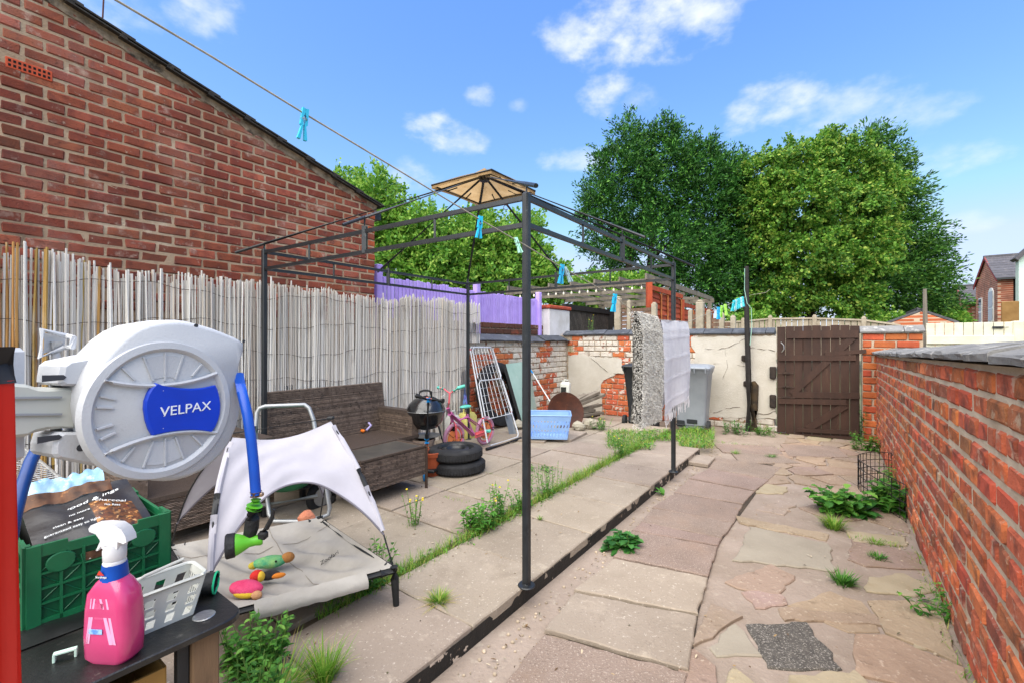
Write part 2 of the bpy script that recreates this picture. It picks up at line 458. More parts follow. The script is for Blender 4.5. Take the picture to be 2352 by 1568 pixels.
# ------------------------------------------------------------------ brick laying
def rough_brick(L, D, H, seed, jit=.003, bev=.009):
    rr = random.Random(seed); bm = bmesh.new(); bmesh.ops.create_cube(bm, size=1)
    for v in bm.verts: v.co = Vector((v.co.x * L, v.co.y * D, v.co.z * H))
    bmesh.ops.bevel(bm, geom=bm.edges[:], offset=bev, segments=1, affect='EDGES', profile=.6)
    for v in bm.verts: v.co += Vector((rr.uniform(-jit, jit), rr.uniform(-jit, jit), rr.uniform(-jit, jit)))
    bm.normal_update()
    return bm
def brick_set(name, L, D, H, mats, n=4, jit=.003, bev=.009):
    out = []
    for m in mats:
        row = []
        for k in range(n):
            bm = rough_brick(L, D, H, k + 17, jit, bev); me = bpy.data.meshes.new(name); bm.to_mesh(me); bm.free()
            me.materials.append(m); row.append(me)
        out.append(row)
    return out
def lay_wall(root, face, along, specs, sets, stuffmat, limit=300, prefix='brick'):
    """specs: list of (x, z, scale_x, material index, out, tiltz, dist). face(x, z, out) -> local location"""
    specs.sort(key=lambda s: s[6])
    R0 = Matrix.Rotation(along, 4, 'Z')
    for i, (x, z, sx, mi, out, tl, d) in enumerate(specs[:limit]):
        me = sets[mi][random.randrange(len(sets[mi]))]
        inst(prefix, me, root, face(x, z, out), (random.uniform(-.012, .012), tl, along + random.uniform(-.008, .008)), (sx, 1, 1))
    rest = specs[limit:]
    if rest:
        mb = MB(); base = rough_brick(*lay_wall.dim, 3)
        base.verts.index_update()
        V = [v.co.copy() for v in base.verts]; F = [[v.index for v in f.verts] for f in base.faces]; base.free()
        for (x, z, sx, mi, out, tl, d) in rest:
            M = Matrix.Translation(face(x, z, out)) @ R0 @ Matrix.Diagonal((sx, 1, 1, 1))
            mb.add([M @ v for v in V], F)
        me = mb.mesh('bricks_beyond'); me.materials.append(stuffmat)
        o = bpy.data.objects.new('bricks_beyond', me); link(o); o.parent = root; o['kind'] = 'stuff'

# ------------------------------------------------------------------ right garden wall
RB = .493
def rtop(a): return 1.395 - .0185 * (a - 2.1)
rw = thing('garden_wall', yd(RB, 0, 0), YROT, 'long low wall of old orange bricks under mossy grey copings at right', 'wall')
A0, A1 = 1.15, 8.36
mb = MB()
mb.prism([yd(RB + .005, A0, -.02), yd(RB + .24, A0, -.02), yd(RB + .24, A1, -.02), yd(RB + .005, A1, -.02)], (0, 0, 1.2))
k = len(mb.v)
for i in (4, 5): mb.v[i].z = rtop(A0)
for i in (6, 7): mb.v[i].z = rtop(A1)
child('mortar_core', mb, m_mortar, rw)
specs = []; CR, LR = .1055, .255
for r in range(13):
    hdr = (r % 4 == 2)
    step = .128 if hdr else LR
    x = A0 + (0 if hdr else (.128 if r % 2 else 0)) + random.uniform(-.02, .02)
    while x < A1 - .03:
        l = min(step, A1 - x)
        xc = x + l / 2; z = (r + .5) * CR * rtop(xc) / 1.385 + .0
        specs.append((xc, z, (l - .017) / .242, 0, random.uniform(-.005, .004), 0, (yd(RB, xc, z) - Vector((0, 0, EYE))).length))
        x += step + random.uniform(-.006, .006)
sets = brick_set('brick', .242, .09, .0865, [m_brick], 5, .0045, .012)
lay_wall.dim = (.242, .09, .0865)
lay_wall(rw, lambda x, z, o: (.042 + o, x, z), math.radians(90), specs, sets, m_brick_s)
x = A0 - .1; i = 0
while x < A1 + .02:
    l = random.choice((.32, .42, .47, .38)); l = min(l, A1 + .03 - x)
    mb = MB(); zt = rtop(x + l / 2) + random.uniform(-.004, .006); tw = random.uniform(-.006, .006)
    prof = [(-.045, .012), (-.05, .036), (-.035, .048), (.10, .078), (.22, .098), (.30, .09), (.30, 0)]
    n = len(prof); vs = []
    for e, aa in enumerate((x + .004, x + l * .5, x + l - .004)):
        for (pb, pz) in prof:
            vs.append(yd(RB + pb + random.uniform(-.006, .006), aa, zt + pz + tw * (e - 1) + random.uniform(-.005, .005)))
    fs = [tuple(range(n)), tuple(2 * n + q for q in reversed(range(n)))]
    for e in range(2):
        for q in range(n): fs.append((e * n + q, e * n + (q + 1) % n, (e + 1) * n + (q + 1) % n, (e + 1) * n + q))
    mb.add(vs, fs); child('coping_stone', mb, m_coping, rw)
    x += l; i += 1
# ------------------------------------------------------------------ back wall with render, flaking paint and orange pier
BA = 8.38
def btop(b): return 1.60 + .008 * (b + 4.6) * .9
bw = thing('back_wall', yd(-4.63, BA, 0), YROT, 'flaking white rendered back wall with patches of orange brick showing', 'wall')
def bwall_core(b0, b1):
    mb = MB(); mb.prism([yd(b0, BA + .012, -.02), yd(b1, BA + .012, -.02), yd(b1, BA + .24, -.02), yd(b0, BA + .24, -.02)], (0, 0, 1.63))
    return mb
child('mortar_core', bwall_core(-4.8, -.80), m_mortar, bw)
child('mortar_core', bwall_core(.33, 1.0), m_mortar, bw)
def bpx(px, py): 
    p = ona(px, py, BA); return (ab(p)[0], p.z)
def inpoly(pt, poly):
    x, y = pt; c = False; n = len(poly)
    for i in range(n):
        x1, y1 = poly[i]; x2, y2 = poly[(i + 1) % n]
        if (y1 > y) != (y2 > y) and x < (x2 - x1) * (y - y1) / (y2 - y1) + x1: c = not c
    return c
rend_l = [bpx(*p) for p in [(1306, 816), (1330, 813), (1362, 818), (1398, 820), (1428, 822), (1433, 857), (1416, 858), (1388, 872), (1380, 886), (1381, 900), (1384, 925), (1384, 962), (1306, 962)]]
rend_r = [bpx(*p) for p in [(1588, 774), (1784, 771), (1783, 960), (1720, 958), (1640, 956), (1560, 962), (1560, 900), (1586, 880), (1592, 850), (1600, 812), (1590, 800)]]
for poly, sd_ in ((rend_l, 4), (rend_r, 9)):
    pts = jag([Vector((b, z, 0)) for (b, z) in poly], .05, .012, sd_)
    mb = MB(); mb.prism([yd(p.x, BA + .004, p.y) for p in pts], UA * -.026)
    child('render_panel', mb, m_render, bw)
# cracks in the render: thin dark grooves
m_crack = mat('render_crack', '#6a5f52', '#54493e', 8, .95)
def crack(pts, w=.006):
    P = [ona(px, py, BA - .0235) for (px, py) in pts]; Q = []
    for i in range(len(P) - 1):
        for t in range(4):
            Q.append(P[i].lerp(P[i + 1], t / 4) + Vector((random.uniform(-.012, .012), 0, random.uniform(-.012, .012))))
    mb = MB(); mb.tube(Q + [P[-1]], [w * random.uniform(.4, 1) for _ in range(len(Q) + 1)], 4)
    child('crack', mb, m_crack, bw)
crack([(1358, 822), (1385, 845), (1400, 856), (1430, 858)]); crack([(1620, 801), (1650, 803), (1680, 795), (1712, 778)], .005)
crack([(1712, 798), (1745, 800), (1780, 806)]); crack([(1640, 835), (1690, 838), (1715, 842)], .003)
crack([(1640, 948), (1668, 938), (1700, 934)], .008); crack([(1720, 950), (1755, 950), (1783, 944)], .007); crack([(1664, 802), (1672, 840), (1660, 870)], .003)
specs = []; CB, LB = .106, .255
for r in range(15):
    x = -4.63 + (.128 if r % 2 else 0) + random.uniform(-.02, .02) - .128
    while x < -.82:
        l = LB if r % 5 != 3 else .128
        xc = x + l / 2; z = (r + .5) * CB + .005
        if z < 1.58 and xc > -4.6 and not (inpoly((xc, z), rend_l) and inpoly((xc + .1, z), rend_l)) and not (inpoly((xc, z), rend_r) and inpoly((xc - .1, z), rend_r)):
            q = mnoise.noise(Vector((xc * 1.9, z * 2.4, 3.1)))
            orange = (xc > -4.1 and z < .86 and xc < -2.4) or q > .22 or (xc < -4.33 and z > 1.2)
            if xc > -2.2: orange = q > .12
            out = random.uniform(-.006, .006) - (.0 if orange else -.004)
            specs.append((xc, z, (min(l, -.82 - x + .02) - .014) / .242, 1 if orange else 0, out, 0, 0))
        x += l
for r in range(15):
    x = .33 + (.128 if r % 2 else 0) - .0
    if r % 2:
        specs.append((.33 + .058, (r + .5) * CB + .005, .1 / .242, 2, random.uniform(-.004, .004), 0, 0))
    while x < .99:
        l = min(LB, 1.0 - x)
        if l > .04 and not ((r + .5) * CB < 1.1 and x > .75):
            specs.append((x + l / 2, (r + .5) * CB + .005, (l - .014) / .242, 2, random.uniform(-.006, .006), 0, 0))
        x += LB
for i, s_ in enumerate(specs): specs[i] = s_[:6] + (0 if s_[3] else .5,)
sets = brick_set('brick', .242, .09, .092, [m_wbrick, m_obrick, m_pbrick], 4, .0045, .011)
lay_wall.dim = (.242, .09, .092)
lay_wall(bw, lambda x, z, o: (x + 4.63, .036 - o, z), 0, specs, sets, m_brick_s)
def coping_b(root, b0, b1, zt, m, a0, flip=1):
    x = b0
    while x < b1 - .02:
        l = min(random.choice((.42, .5, .46)), b1 - x); dz = random.uniform(-.006, .006); tl = random.uniform(-.008, .008)
        prof = [(-.045, 0), (-.05, .022), (-.03, .034), (.125, .105), (.28, .03), (.28, 0)]
        n = len(prof); vs = []
        for e, bb in enumerate((x + .004, x + l - .004)):
            for (pa, pz) in prof: vs.append(yd(bb, a0 + pa + random.uniform(-.004, .004), zt + pz + dz + tl * e))
        fs = [tuple(range(n)), tuple(n + q for q in reversed(range(n)))] + [(q, (q + 1) % n, n + (q + 1) % n, n + q) for q in range(n)]
        mb = MB(); mb.add(vs, fs); child('coping_tile', mb, m, root)
        x += l
coping_b(bw, -4.72, -.79, 1.605, m_coping_dark, BA)
coping_b(bw, .30, 1.02, 1.60, m_coping, BA)
for (px, py, w, h, bb) in ((1712, 822, .10, .10, 0), (1715, 880, .08, .09, 0), (1776, 855, .09, .20, 0), (1776, 920, .09, .21, 0)):   # old timber plugs and hinge blocks
    p = ona(px, py, BA); mb = MB(); mb.bbox(p - UA * .045, (w, .07, h), .012, Matrix.Rotation(YROT, 3, 'Z')); child('timber_block', mb, mat('tarred_timber', '#221c19', '#332922', 14, .8, bump=.6), bw)
# ------------------------------------------------------------------ left low wall
LBW = -4.63
lw = thing('side_wall', yd(LBW, 4.6, 0), YROT, 'low side wall with peeling white paint over orange bricks beside reed screen', 'wall')
mb = MB(); mb.prism([yd(LBW - .24, .1, -.02), yd(LBW - .012, .1, -.02), yd(LBW - .012, BA - .002, -.02), yd(LBW - .24, BA - .002, -.02)], (0, 0, 1.5))
child('mortar_core', mb, m_mortar, lw)
specs = []
for r in range(14):
    x = 5.0 + (.13 if r % 2 else 0)
    while x < BA - .05:
        l = min(LB, BA - .03 - x); xc = x + l / 2; z = (r + .5) * CB + .005
        q = mnoise.noise(Vector((xc * 1.5, z * 2.0, 9.1)))
        orange = (xc < 6.35 and z < 1.32 and q > -.45) or (z < .75 and xc < 7.6 and q > -.25) or q > .33
        if xc > 7.75: orange = q > .42
        specs.append((xc, z, (l - .014) / .242, 1 if orange else 0, random.uniform(-.006, .006), 0, 0)); x += LB
lay_wall(lw, lambda x, z, o: (-.036 + o, x - 4.6, z), math.radians(90), specs, sets, m_brick_s)
x = 5.2
while x < BA - .02:
    l = min(random.choice((.36, .5, .42)), BA - .02 - x); tw = random.uniform(-.012, .012); dz = random.uniform(-.008, .01)
    prof = [(.07, 0), (.075, .02), (-.12, .12), (-.29, .06), (-.29, 0)]; n = len(prof); vs = []
    for e, aa in enumerate((x + .005, x + l - .005)):
        for (pb, pz) in prof: vs.append(yd(LBW + pb + random.uniform(-.008, .008), aa, 1.475 + pz + dz + tw * e))
    fs = [tuple(range(n)), tuple(n + q for q in reversed(range(n)))] + [(q, (q + 1) % n, n + (q + 1) % n, n + q) for q in range(n)]
    mb = MB(); mb.add(vs, fs); child('coping_slate', mb, m_coping_dark, lw); x += l

# ------------------------------------------------------------------ patio
patio = thing('patio', yd(-3.0, 2.5, 0), YROT); patio['kind'] = 'structure'
PZ = .10
PE = -1.42
mb = MB(); mb.prism([yd(-4.6, -1.5, 0.004), yd(PE - .006, -1.5, .004), yd(PE - .006, 6.12, .004), yd(-2.1, 6.12, .004), yd(-2.1, 7.3, .004), yd(-4.6, 7.3, .004)], (0, 0, .074))
child('bed', mb, m_soil, patio)
mb = MB()
P0, P1 = yd(PE, -1.5, 0), yd(PE, 6.1, 0)
def pe_fn(u, v):
    p = P0.lerp(P1, u); w = mnoise.noise(Vector((u * 60, v * 3, 0))) * .006
    return p + VB * (.002 + w * v) + Vector((0, 0, .001 + .083 * v + mnoise.noise(Vector((u * 90, 4, 0))) * .004 * v))
mb.grid(pe_fn, 140, 2); child('painted_edge', mb, m_blackedge, patio)
def slab(parent, corners, z, th, m, name='paving_slab', seed=0, amp=.005, cham=.006, tilt=.003, step=.09):
    rr = random.Random(seed)
    pts = jag([Vector((c.x, c.y, 0)) for c in corners], step, amp, seed)
    c0 = sum(pts, Vector()) / len(pts); tx, ty = rr.uniform(-tilt, tilt), rr.uniform(-tilt, tilt)
    pts = [Vector((p.x, p.y, z - th + (p.x - c0.x) * tx + (p.y - c0.y) * ty)) for p in pts]
    mb = MB(); mb.prism(pts, (0, 0, th), cham)
    return child(name, mb, m, parent)
sid = 100
aj = [-1.5, -.9, -.27, .36, 1.0, 1.63, 2.27, 2.93, 3.56, 4.2, 4.85, 5.48, 6.1]
for i in range(len(aj) - 1):        # the strip along the painted edge
    g_ = .004
    slab(patio, [yd(-2.07, aj[i] + g_), yd(PE, aj[i] + g_), yd(PE, aj[i + 1] - g_), yd(-2.07, aj[i + 1] - g_)], PZ + random.uniform(-.003, .003), .05, m_slab, seed=sid); sid += 1
bj = [-2.13, -2.94, -3.76, -4.56]
for c in range(3):
    aa = -1.45 + (.0 if c != 1 else 0)
    while aa < 7.25:
        l = .63; e = min(aa + l, 7.28)
        slab(patio, [yd(bj[c + 1] + .006, aa + .006), yd(bj[c] - .006, aa + .006), yd(bj[c] - .006, e - .006), yd(bj[c + 1] + .006, e - .006)],
             PZ + random.uniform(-.006, .004), .05, m_slab, seed=sid, tilt=.006); sid += 1
        aa += l + .005
# a few loose slabs beyond the patio
for (px, py, w, l, rz, z) in ((1290, 1000, .55, .62, .1, .135), (1222, 1005, .5, .5, .3, .12), (1430, 990, .62, .5, .2, .09), (1540, 1010, .6, .5, -.1, .06), (1600, 1042, .35, .4, .0, .05)):
    c = gp(px, py, .1); R = Matrix.Rotation(YROT + rz, 3, 'Z')
    slab(patio, [c + R @ Vector((x * w / 2, y * l / 2, 0)) for (x, y) in ((-1, -1), (1, -1), (1, 1), (-1, 1))], z, .04, m_slab, 'loose_slab', seed=sid); sid += 1

# ------------------------------------------------------------------ path: aggregate slabs and crazy paving
path = thing('path', yd(-.9, 3, 0), YROT); path['kind'] = 'structure'
mb = MB(); mb.prism([gp(1150, 1660, .002), gp(1562, 1700, .002), gp(1604, 1410, .002), gp(1648, 1254, .002), gp(1760, 1100, .002), gp(1790, 1070, .002), gp(1650, 1050, .002)], (0, 0, .004)); child('joint_soil_shade', mb, mat('dark_joint_soil_shade', '#4b4034', '#332c25', 6, .95, bump=.6), path)  # dark soil tone under the slabs, painting in the shadow lines of the gaps
def dq(*pts): return [gp(px, py, .02) for (px, py) in pts]
rows = [((1648, 1048), (1800, 1072)), ((1634, 1075), (1771, 1100)), ((1589, 1099), (1737, 1127)), ((1556, 1131), (1710, 1157)), ((1507, 1167), (1689, 1200)),
        ((1480, 1200), (1663, 1237)), ((1460, 1222), (1655, 1254)), ((1420, 1284), (1632, 1325)), ((1329, 1362), (1610, 1413)), ((1262, 1456), (1590, 1544)), ((1120, 1640), (1575, 1720))]
for i in range(len(rows) - 1):
    (l0, r0), (l1, r1) = rows[i], rows[i + 1]
    q = dq(l1, r1, r0, l0)
    q[0] = q[0] - VB * .05; q[3] = q[3] - VB * .04; c = sum(q, Vector()) / 4
    q = [p.lerp(c, .016 + .014 / max(.3, (p - c).length)) for p in q]
    slab(path, q, .024 + random.uniform(-.005, .005), .024, m_slab if i in (7, 8) else m_slab_pink, seed=sid, amp=.0065, step=.05, tilt=.009, cham=.005); sid += 1
for (q) in (((1680, 1036), (1798, 1045), (1840, 1062), (1700, 1062)), ((1640, 1018), (1780, 1022), (1800, 1042), (1660, 1036)), ((1792, 1018), (1920, 1024), (1950, 1048), (1812, 1046))):
    slab(path, dq(*q), .02, .02, m_slab_pink, seed=sid, amp=.008); sid += 1
hand = [([(1722, 1204), (1905, 1243), (1915, 1306), (1685, 1282)], m_greyslab), ([(1715, 1428), (1850, 1422), (1935, 1527), (1765, 1528)], m_asphalt),
        ([(1665, 1440), (1690, 1424), (1750, 1500), (1650, 1500), (1630, 1478)], m_greyslab), ([(1785, 1388), (2012, 1405), (2030, 1432), (1920, 1424), (1800, 1418)], m_crazy),
        ([(2000, 1320), (2080, 1312), (2150, 1345), (2100, 1362), (1985, 1350)], m_yellow), ([(2080, 1445), (2130, 1435), (2170, 1470), (2105, 1485)], m_yellow),
        ([(1810, 1545), (1970, 1535), (2040, 1600), (1800, 1640)], m_yellow), ([(1680, 1520), (1790, 1600), (1700, 1640), (1640, 1580)], m_yellow),
        ([(1690, 1180), (1905, 1222), (1900, 1236), (1700, 1198)], m_crazy), ([(1700, 1352), (1780, 1340), (1810, 1380), (1740, 1392)], m_crazy),
        ([(1748, 1105), (1810, 1115), (1800, 1130), (1735, 1128)], m_yellow), ([(1945, 1213), (2080, 1230), (2085, 1250), (1960, 1240)], m_yellow),
        ([(1665, 1330), (1775, 1290), (1830, 1318), (1790, 1362), (1690, 1345)], m_crazy), ([(1735, 1165), (1790, 1140), (1830, 1155), (1800, 1178)], m_crazy)]
HP = []
for pl, mm in hand:
    q = dq(*pl); HP.append([(p.x, p.y) for p in q])
    slab(path, q, .011, .011, mm, 'stone', seed=sid, amp=.016, step=.05, tilt=.01); sid += 1
# irregular stones between them: voronoi cells clipped to the strip by the wall
pts = []
rr = random.Random(5)
for i in range(900):
    p = yd(rr.uniform(-.62, .47), rr.uniform(.9, 8.2))
    if all((p - q).length > .27 for q in pts): pts.append(p)
def clip(poly, p, q, gap):
    m = (p + q) / 2; n = (p - q).normalized(); m = m + n * gap; out = []
    for i in range(len(poly)):
        a, b = poly[i], poly[(i + 1) % len(poly)]; da, db = (a - m).dot(n), (b - m).dot(n)
        if da >= 0: out.append(a)
        if da * db < 0: out.append(a.lerp(b, da / (da - db)))
    return out
for p in pts:
    if any(inpoly((p.x, p.y), h) for h in HP): continue
    bb_, aa_ = ab(p)
    poly = [yd(max(-.56 if aa_ < 4.5 else -.62 , bb_ - .4), aa_ - .4), yd(min(.47, bb_ + .4), aa_ - .4), yd(min(.47, bb_ + .4), aa_ + .4), yd(max(-.56, bb_ - .4), aa_ + .4)]
    for q in pts:
        if q is not p and (q - p).length < .9: poly = clip(poly, p, q, rr.uniform(.008, .02))
        if len(poly) < 3: break
    if len(poly) < 3: continue
    c = sum(poly, Vector()) / len(poly)
    if any(inpoly((v.x, v.y), h) for h in HP for v in [c] + [x.lerp(c, .25) for x in poly]): continue
    slab(path, poly, rr.uniform(.006, .018), .02, m_yellow if rr.random() < .05 else m_crazy, 'stone', seed=sid, amp=.012, step=.07, tilt=.004, cham=.003); sid += 1
# ------------------------------------------------------------------ neighbour's brick outbuilding on the left
HB, HA = -4.75, 3.564
def htop(a): return 3.205 + .301 * (HA - a)
hs_ = thing('brick_outbuilding', yd(HB, HA, 0), YROT, 'dark red brick lean-to building with sloping tiled verge behind reed screen', 'building')
mb = MB(); AL = -1.6
mb.add([yd(HB - .005, AL, 0), yd(HB - .005, HA - .012, 0), yd(HB - .005, HA - .012, htop(HA)), yd(HB - .005, AL, htop(AL)),
        yd(HB - 3.6, AL, 0), yd(HB - 3.6, HA - .012, 0), yd(HB - 3.6, HA - .012, htop(HA)), yd(HB - 3.6, AL, htop(AL))],
       [(0, 1, 2, 3), (4, 7, 6, 5), (1, 5, 6, 2), (0, 3, 7, 4), (3, 2, 6, 7)])
child('wall_core', mb, m_housemortar, hs_)
specs = []; CH, LH = .0863, .2255
ab_c = onb(68, 160, HB); ab_b, ab_a = ab(ab_c)
for r in range(20, 62):
    x = HA - (.113 if r % 2 else 0) ; first = True
    if r % 2 and (r + 1) * CH < htop(HA) - .02: specs.append((HA - .055, (r + .5) * CH, .100 / .213, 1, 0, 0, 0))
    while x > AL + .1:
        xc = x - LH / 2; z = (r + .5) * CH + random.uniform(-.002, .002)
        if z + CH * .45 < htop(xc - .1) - .015 and not (abs(xc - ab_a) < .17 and abs(z - ab_c.z) < .05):
            sx = 1.0 + random.uniform(-.02, .01)
            specs.append((xc + random.uniform(-.003, .003), z, sx, 1 if first and r % 2 == 0 and random.random() < .75 else 0, random.uniform(-.003, .003), 0, (yd(HB, max(xc, .2), z)).length - .5 * (xc > .25)))
        elif z - CH * .5 < htop(xc) - .04 and z + CH * .45 < htop(xc + .09):
            specs.append((xc + .06, z, .45, 0, 0, 0, 5))
        first = False
        x -= LH
sets = brick_set('brick', .211, .08, .0728, [m_hbrick, mat('quoin_brick', '#a85430', '#8c4229', 8, .9, bump=.6, rnd='obj', ramt=.15)], 6, .0045, .008)
lay_wall.dim = (.210, .08, .0715)
lay_wall(hs_, lambda x, z, o: (-.038 + o, x - HA, z), math.radians(90), specs, sets, m_hbrick_s)
# air brick with two rows of square holes
mb = MB(); R90 = Matrix.Rotation(YROT, 3, 'Z'); mb.bbox(yd(HB - .02, ab_a, ab_c.z), (.05, .235, .078), .004, R90); abo = child('air_brick', mb, m_airbrick, hs_)
for i in range(9):
    for j in range(2):
        mb = MB(); mb.box(yd(HB + .0055, ab_a - .098 + i * .0245, ab_c.z - .016 + j * .032), (.002, .014, .018), R90); child('hole', mb, m_dark, hs_, sub=abo)
# raking mortar fillet and roof tiles
mb = MB()
def fil(u, v):
    a = HA + .02 + (AL - HA) * u
    w = .05 + .018 * mnoise.noise(Vector((a * 9, 1, 0)))
    return yd(HB + .003 + .006 * mnoise.noise(Vector((a * 20, v * 2, 0))) + (.02 if v > .99 else 0), a, htop(a) + .012 - (1 - v) * w * 1.7)
mb.grid(fil, 120, 3); child('verge_mortar', mb, mat('verge_mortar', '#a08d78', '#5a4d40', 9, .95, bump=.8, layers=[('#2f2823', 3.5, .53, .6, .85)]), hs_)
m_tile = mat('roof_tile', '#3a3632', '#2a2826', 6, .8, bump=.5, rnd='obj', ramt=.2, layers=[('#70685a', 14, .6, .7, .6)])
sl = math.atan(.301); x = HA + .10
while x > AL:
    a0, a1 = x, x - .40
    Rm = Matrix.Rotation(YROT, 3, 'Z') @ Matrix.Rotation(-sl + .035, 3, 'X')
    cz = htop((a0 + a1) / 2) + .036
    mb = MB(); mb.bbox(yd(HB - .155, (a0 + a1) / 2, cz), (.43, .42, .017), .003, Rm); child('roof_tile', mb, m_tile, hs_)
    mb = MB(); mb.bbox(yd(HB - .14, (a0 + a1) / 2 - .03, cz - .02), (.40, .38, .013), .003, Rm); child('undercloak_tile', mb, m_tile, hs_)
    x -= .315
mb = MB(); mb.prism([yd(HB - .36, HA + .1, htop(HA) + .0), yd(HB - 3.8, HA + .1, htop(HA)), yd(HB - 3.8, AL, htop(AL) + .0), yd(HB - .36, AL, htop(AL))], (0, 0, .045)); child('roof', mb, m_tile, hs_)
m_upvc = mat('white_plastic', '#d6d6d6', '#c8c8c6', 5, .45)
mb = MB(); mb.bar(yd(HB - .04, HA + .03, htop(HA) - .02), yd(HB - 3.5, HA + .03, htop(HA) - .02), .02, .16, (0, 0, 1)); child('fascia', mb, m_upvc, hs_)
mb = MB(); mb.bar(yd(HB - .06, HA + .085, htop(HA) - .10), yd(HB - 3.5, HA + .085, htop(HA) - .10), .10, .09, (0, 0, 1)); child('gutter', mb, m_black_metal, hs_)
cb = onb(231, 66, HB); mb = MB(); mb.tube([onb(231, 66, HB) + Vector((0, 0, .02)), onb(236, 40, HB) , onb(238, 0, HB), onb(237, -60, HB)], .006, 5)
o = mb.build('cable', mat('brown_cable', '#4b2a26', None)); tag(o, 'thin brown cable rising from the roof verge at top left', 'cable')

# ------------------------------------------------------------------ purple picket fence on a brown brick wall
FB = -5.0
m_purple = mat('purple_paint', '#b29be0', '#a48bd4', 5, .7, rnd='obj', ramt=.09, layers=[('#b9a6d8', 16, .62, .72, .5), ('#5f4a8c', 2.5, .6, .75, .4)])
pf = thing('picket_fence', yd(FB, 5.7, 1.8), YROT, 'purple slatted fence on top of a brown brick wall', 'fence')
meS = MB().bbox((0, 0, 0), (.056, .018, .56), .004).mesh('slat'); meS.materials.append(m_purple)
aa = 3.64; i = 0
while aa < 7.86:
    inst('slat', meS, pf, (0, aa - 5.7, .285 + random.uniform(-.012, .012) - (.02 if aa > 5.15 else 0)), (0, random.uniform(-.015, .015), math.radians(90)), (1, 1, 1.0)); aa += .0672
for z in (1.93, 2.22):
    mb = MB(); mb.bar(yd(FB - .03, 3.6, z), yd(FB - .03, 7.9, z), .03, .06, (0, 0, 1)); child('rail', mb, m_purple, pf)
for (px, ty) in ((869, 608), (1096, 649), (1238, 672)):
    p = onb(px, ty, FB + .03); mb = MB(); b_, a_ = ab(p); mb.bbox(yd(FB + .02, a_, (1.5 + p.z) / 2), (.10, .10, p.z - 1.5), .01, Matrix.Rotation(YROT, 3, 'Z')); child('post', mb, m_purple, pf)
nw = thing('neighbour_wall', yd(FB, 5.7, 0), YROT, 'brown brick wall below the purple slatted fence', 'wall')
mb = MB(); mb.prism([yd(FB - .2, 3.62, 0), yd(FB + .02, 3.62, 0), yd(FB + .02, 8.05, 0), yd(FB - .2, 8.05, 0)], (0, 0, 1.80)); child('mortar_core', mb, m_mortar, nw)
m_bbrick = mat('brown_brick', '#5c3a2c', '#4a2f26', 9, .9, bump=.7, rnd='obj', ramt=.22, layers=[('#a08573', 9, .6, .68, .7), ('#9a4a30', 3, .58, .7, .6)])
sets = brick_set('brick', .225, .09, .092, [m_bbrick], 3)
for r in range(13, 17):
    x = 5.0 + (.12 if r % 2 else 0)
    while x < 8.0:
        inst('brick', sets[0][random.randrange(3)], nw, (.0, x + .12 - 5.7, r * .106 + .07 + (0)), (0, 0, math.radians(90))); x += .238
wp = thing('gate_pillar', yd(FB, 8.2, 0), YROT, 'white painted pillar with brick cap at the end of purple fence', 'pillar')
p0, p1 = onb(1243, 703, FB), onb(1291, 703, FB); a0, a1 = ab(p0)[1], ab(p1)[1]
mb = MB(); mb.bbox(yd(FB - .05, (a0 + a1) / 2, 1.08), (.5, a1 - a0, 2.16), .015, R90); child('shaft', mb, mat('pillar_paint', '#d5d2d2', '#bfbab5', 4, .85, bump=.4), wp)
mb = MB(); mb.bbox(yd(FB - .05, (a0 + a1) / 2, 2.20), (.56, a1 - a0 + .06, .075), .015, R90); child('cap', mb, m_pbrick, wp)

# ------------------------------------------------------------------ beyond the back wall
def clip_rect(poly, x0, x1, y0, y1):
    for (ax, val, sg) in ((0, x0, 1), (0, x1, -1), (1, y0, 1), (1, y1, -1)):
        out = []
        for i in range(len(poly)):
            p, q = poly[i], poly[(i + 1) % len(poly)]; dp, dq_ = (p[ax] - val) * sg, (q[ax] - val) * sg
            if dp >= 0: out.append(p)
            if dp * dq_ < 0:
                t = dp / (dp - dq_); out.append((p[0] + (q[0] - p[0]) * t, p[1] + (q[1] - p[1]) * t))
        poly = out
        if len(poly) < 3: return []
    return poly
m_greywood = mat('weathered_wood', '#7d756a', '#635b50', 10, .9, bump=.5, stretch=(1, 1, .15), rnd='obj', ramt=.18, layers=[('#a39a8c', 20, .6, .72, .5)])
m_darkwood = mat('dark_weathered_board', '#4a443d', '#332e2a', 12, .9, bump=.5, rnd='obj', ramt=.25, layers=[('#7c746a', 24, .58, .7, .6)])
m_brownwood = mat('brown_fence_slat', '#7a6353', '#5f4a3d', 12, .9, bump=.5, rnd='obj', ramt=.2)
m_palewood = mat('pale_fence_board', '#a79c8a', '#928573', 8, .9, bump=.4, rnd='obj', ramt=.1)
m_concrete = mat('concrete_post', '#a89e8c', '#8f8573', 7, .95, bump=.5, layers=[('#6e6556', 4, .6, .76, .5)])
m_orangewood = mat('orange_stained_slat', '#a8492a', '#8c381f', 6, .75, bump=.4, rnd='obj', ramt=.18, layers=[('#c77a55', 14, .6, .7, .5)])
dg = thing('double_gate', yd(FB, 10.1, 0), YROT, 'dark weathered gate of slanting boards beside white pillar', 'gate')
ga0, ga1, gz0, gz1 = a1 + .05, 11.4, .9, 2.24
s0 = ga0 - 1.2
while s0 < ga1:
    pl = clip_rect([(s0, gz1), (s0 + .145, gz1), (s0 + .145 + .8, gz0), (s0 + .8, gz0)], ga0, ga1, gz0, gz1)
    if pl:
        mb = MB(); mb.prism([yd(FB, a, z) for (a, z) in pl], VB * (.02 + random.uniform(0, .006))); child('board', mb, m_darkwood, dg)
    s0 += .152
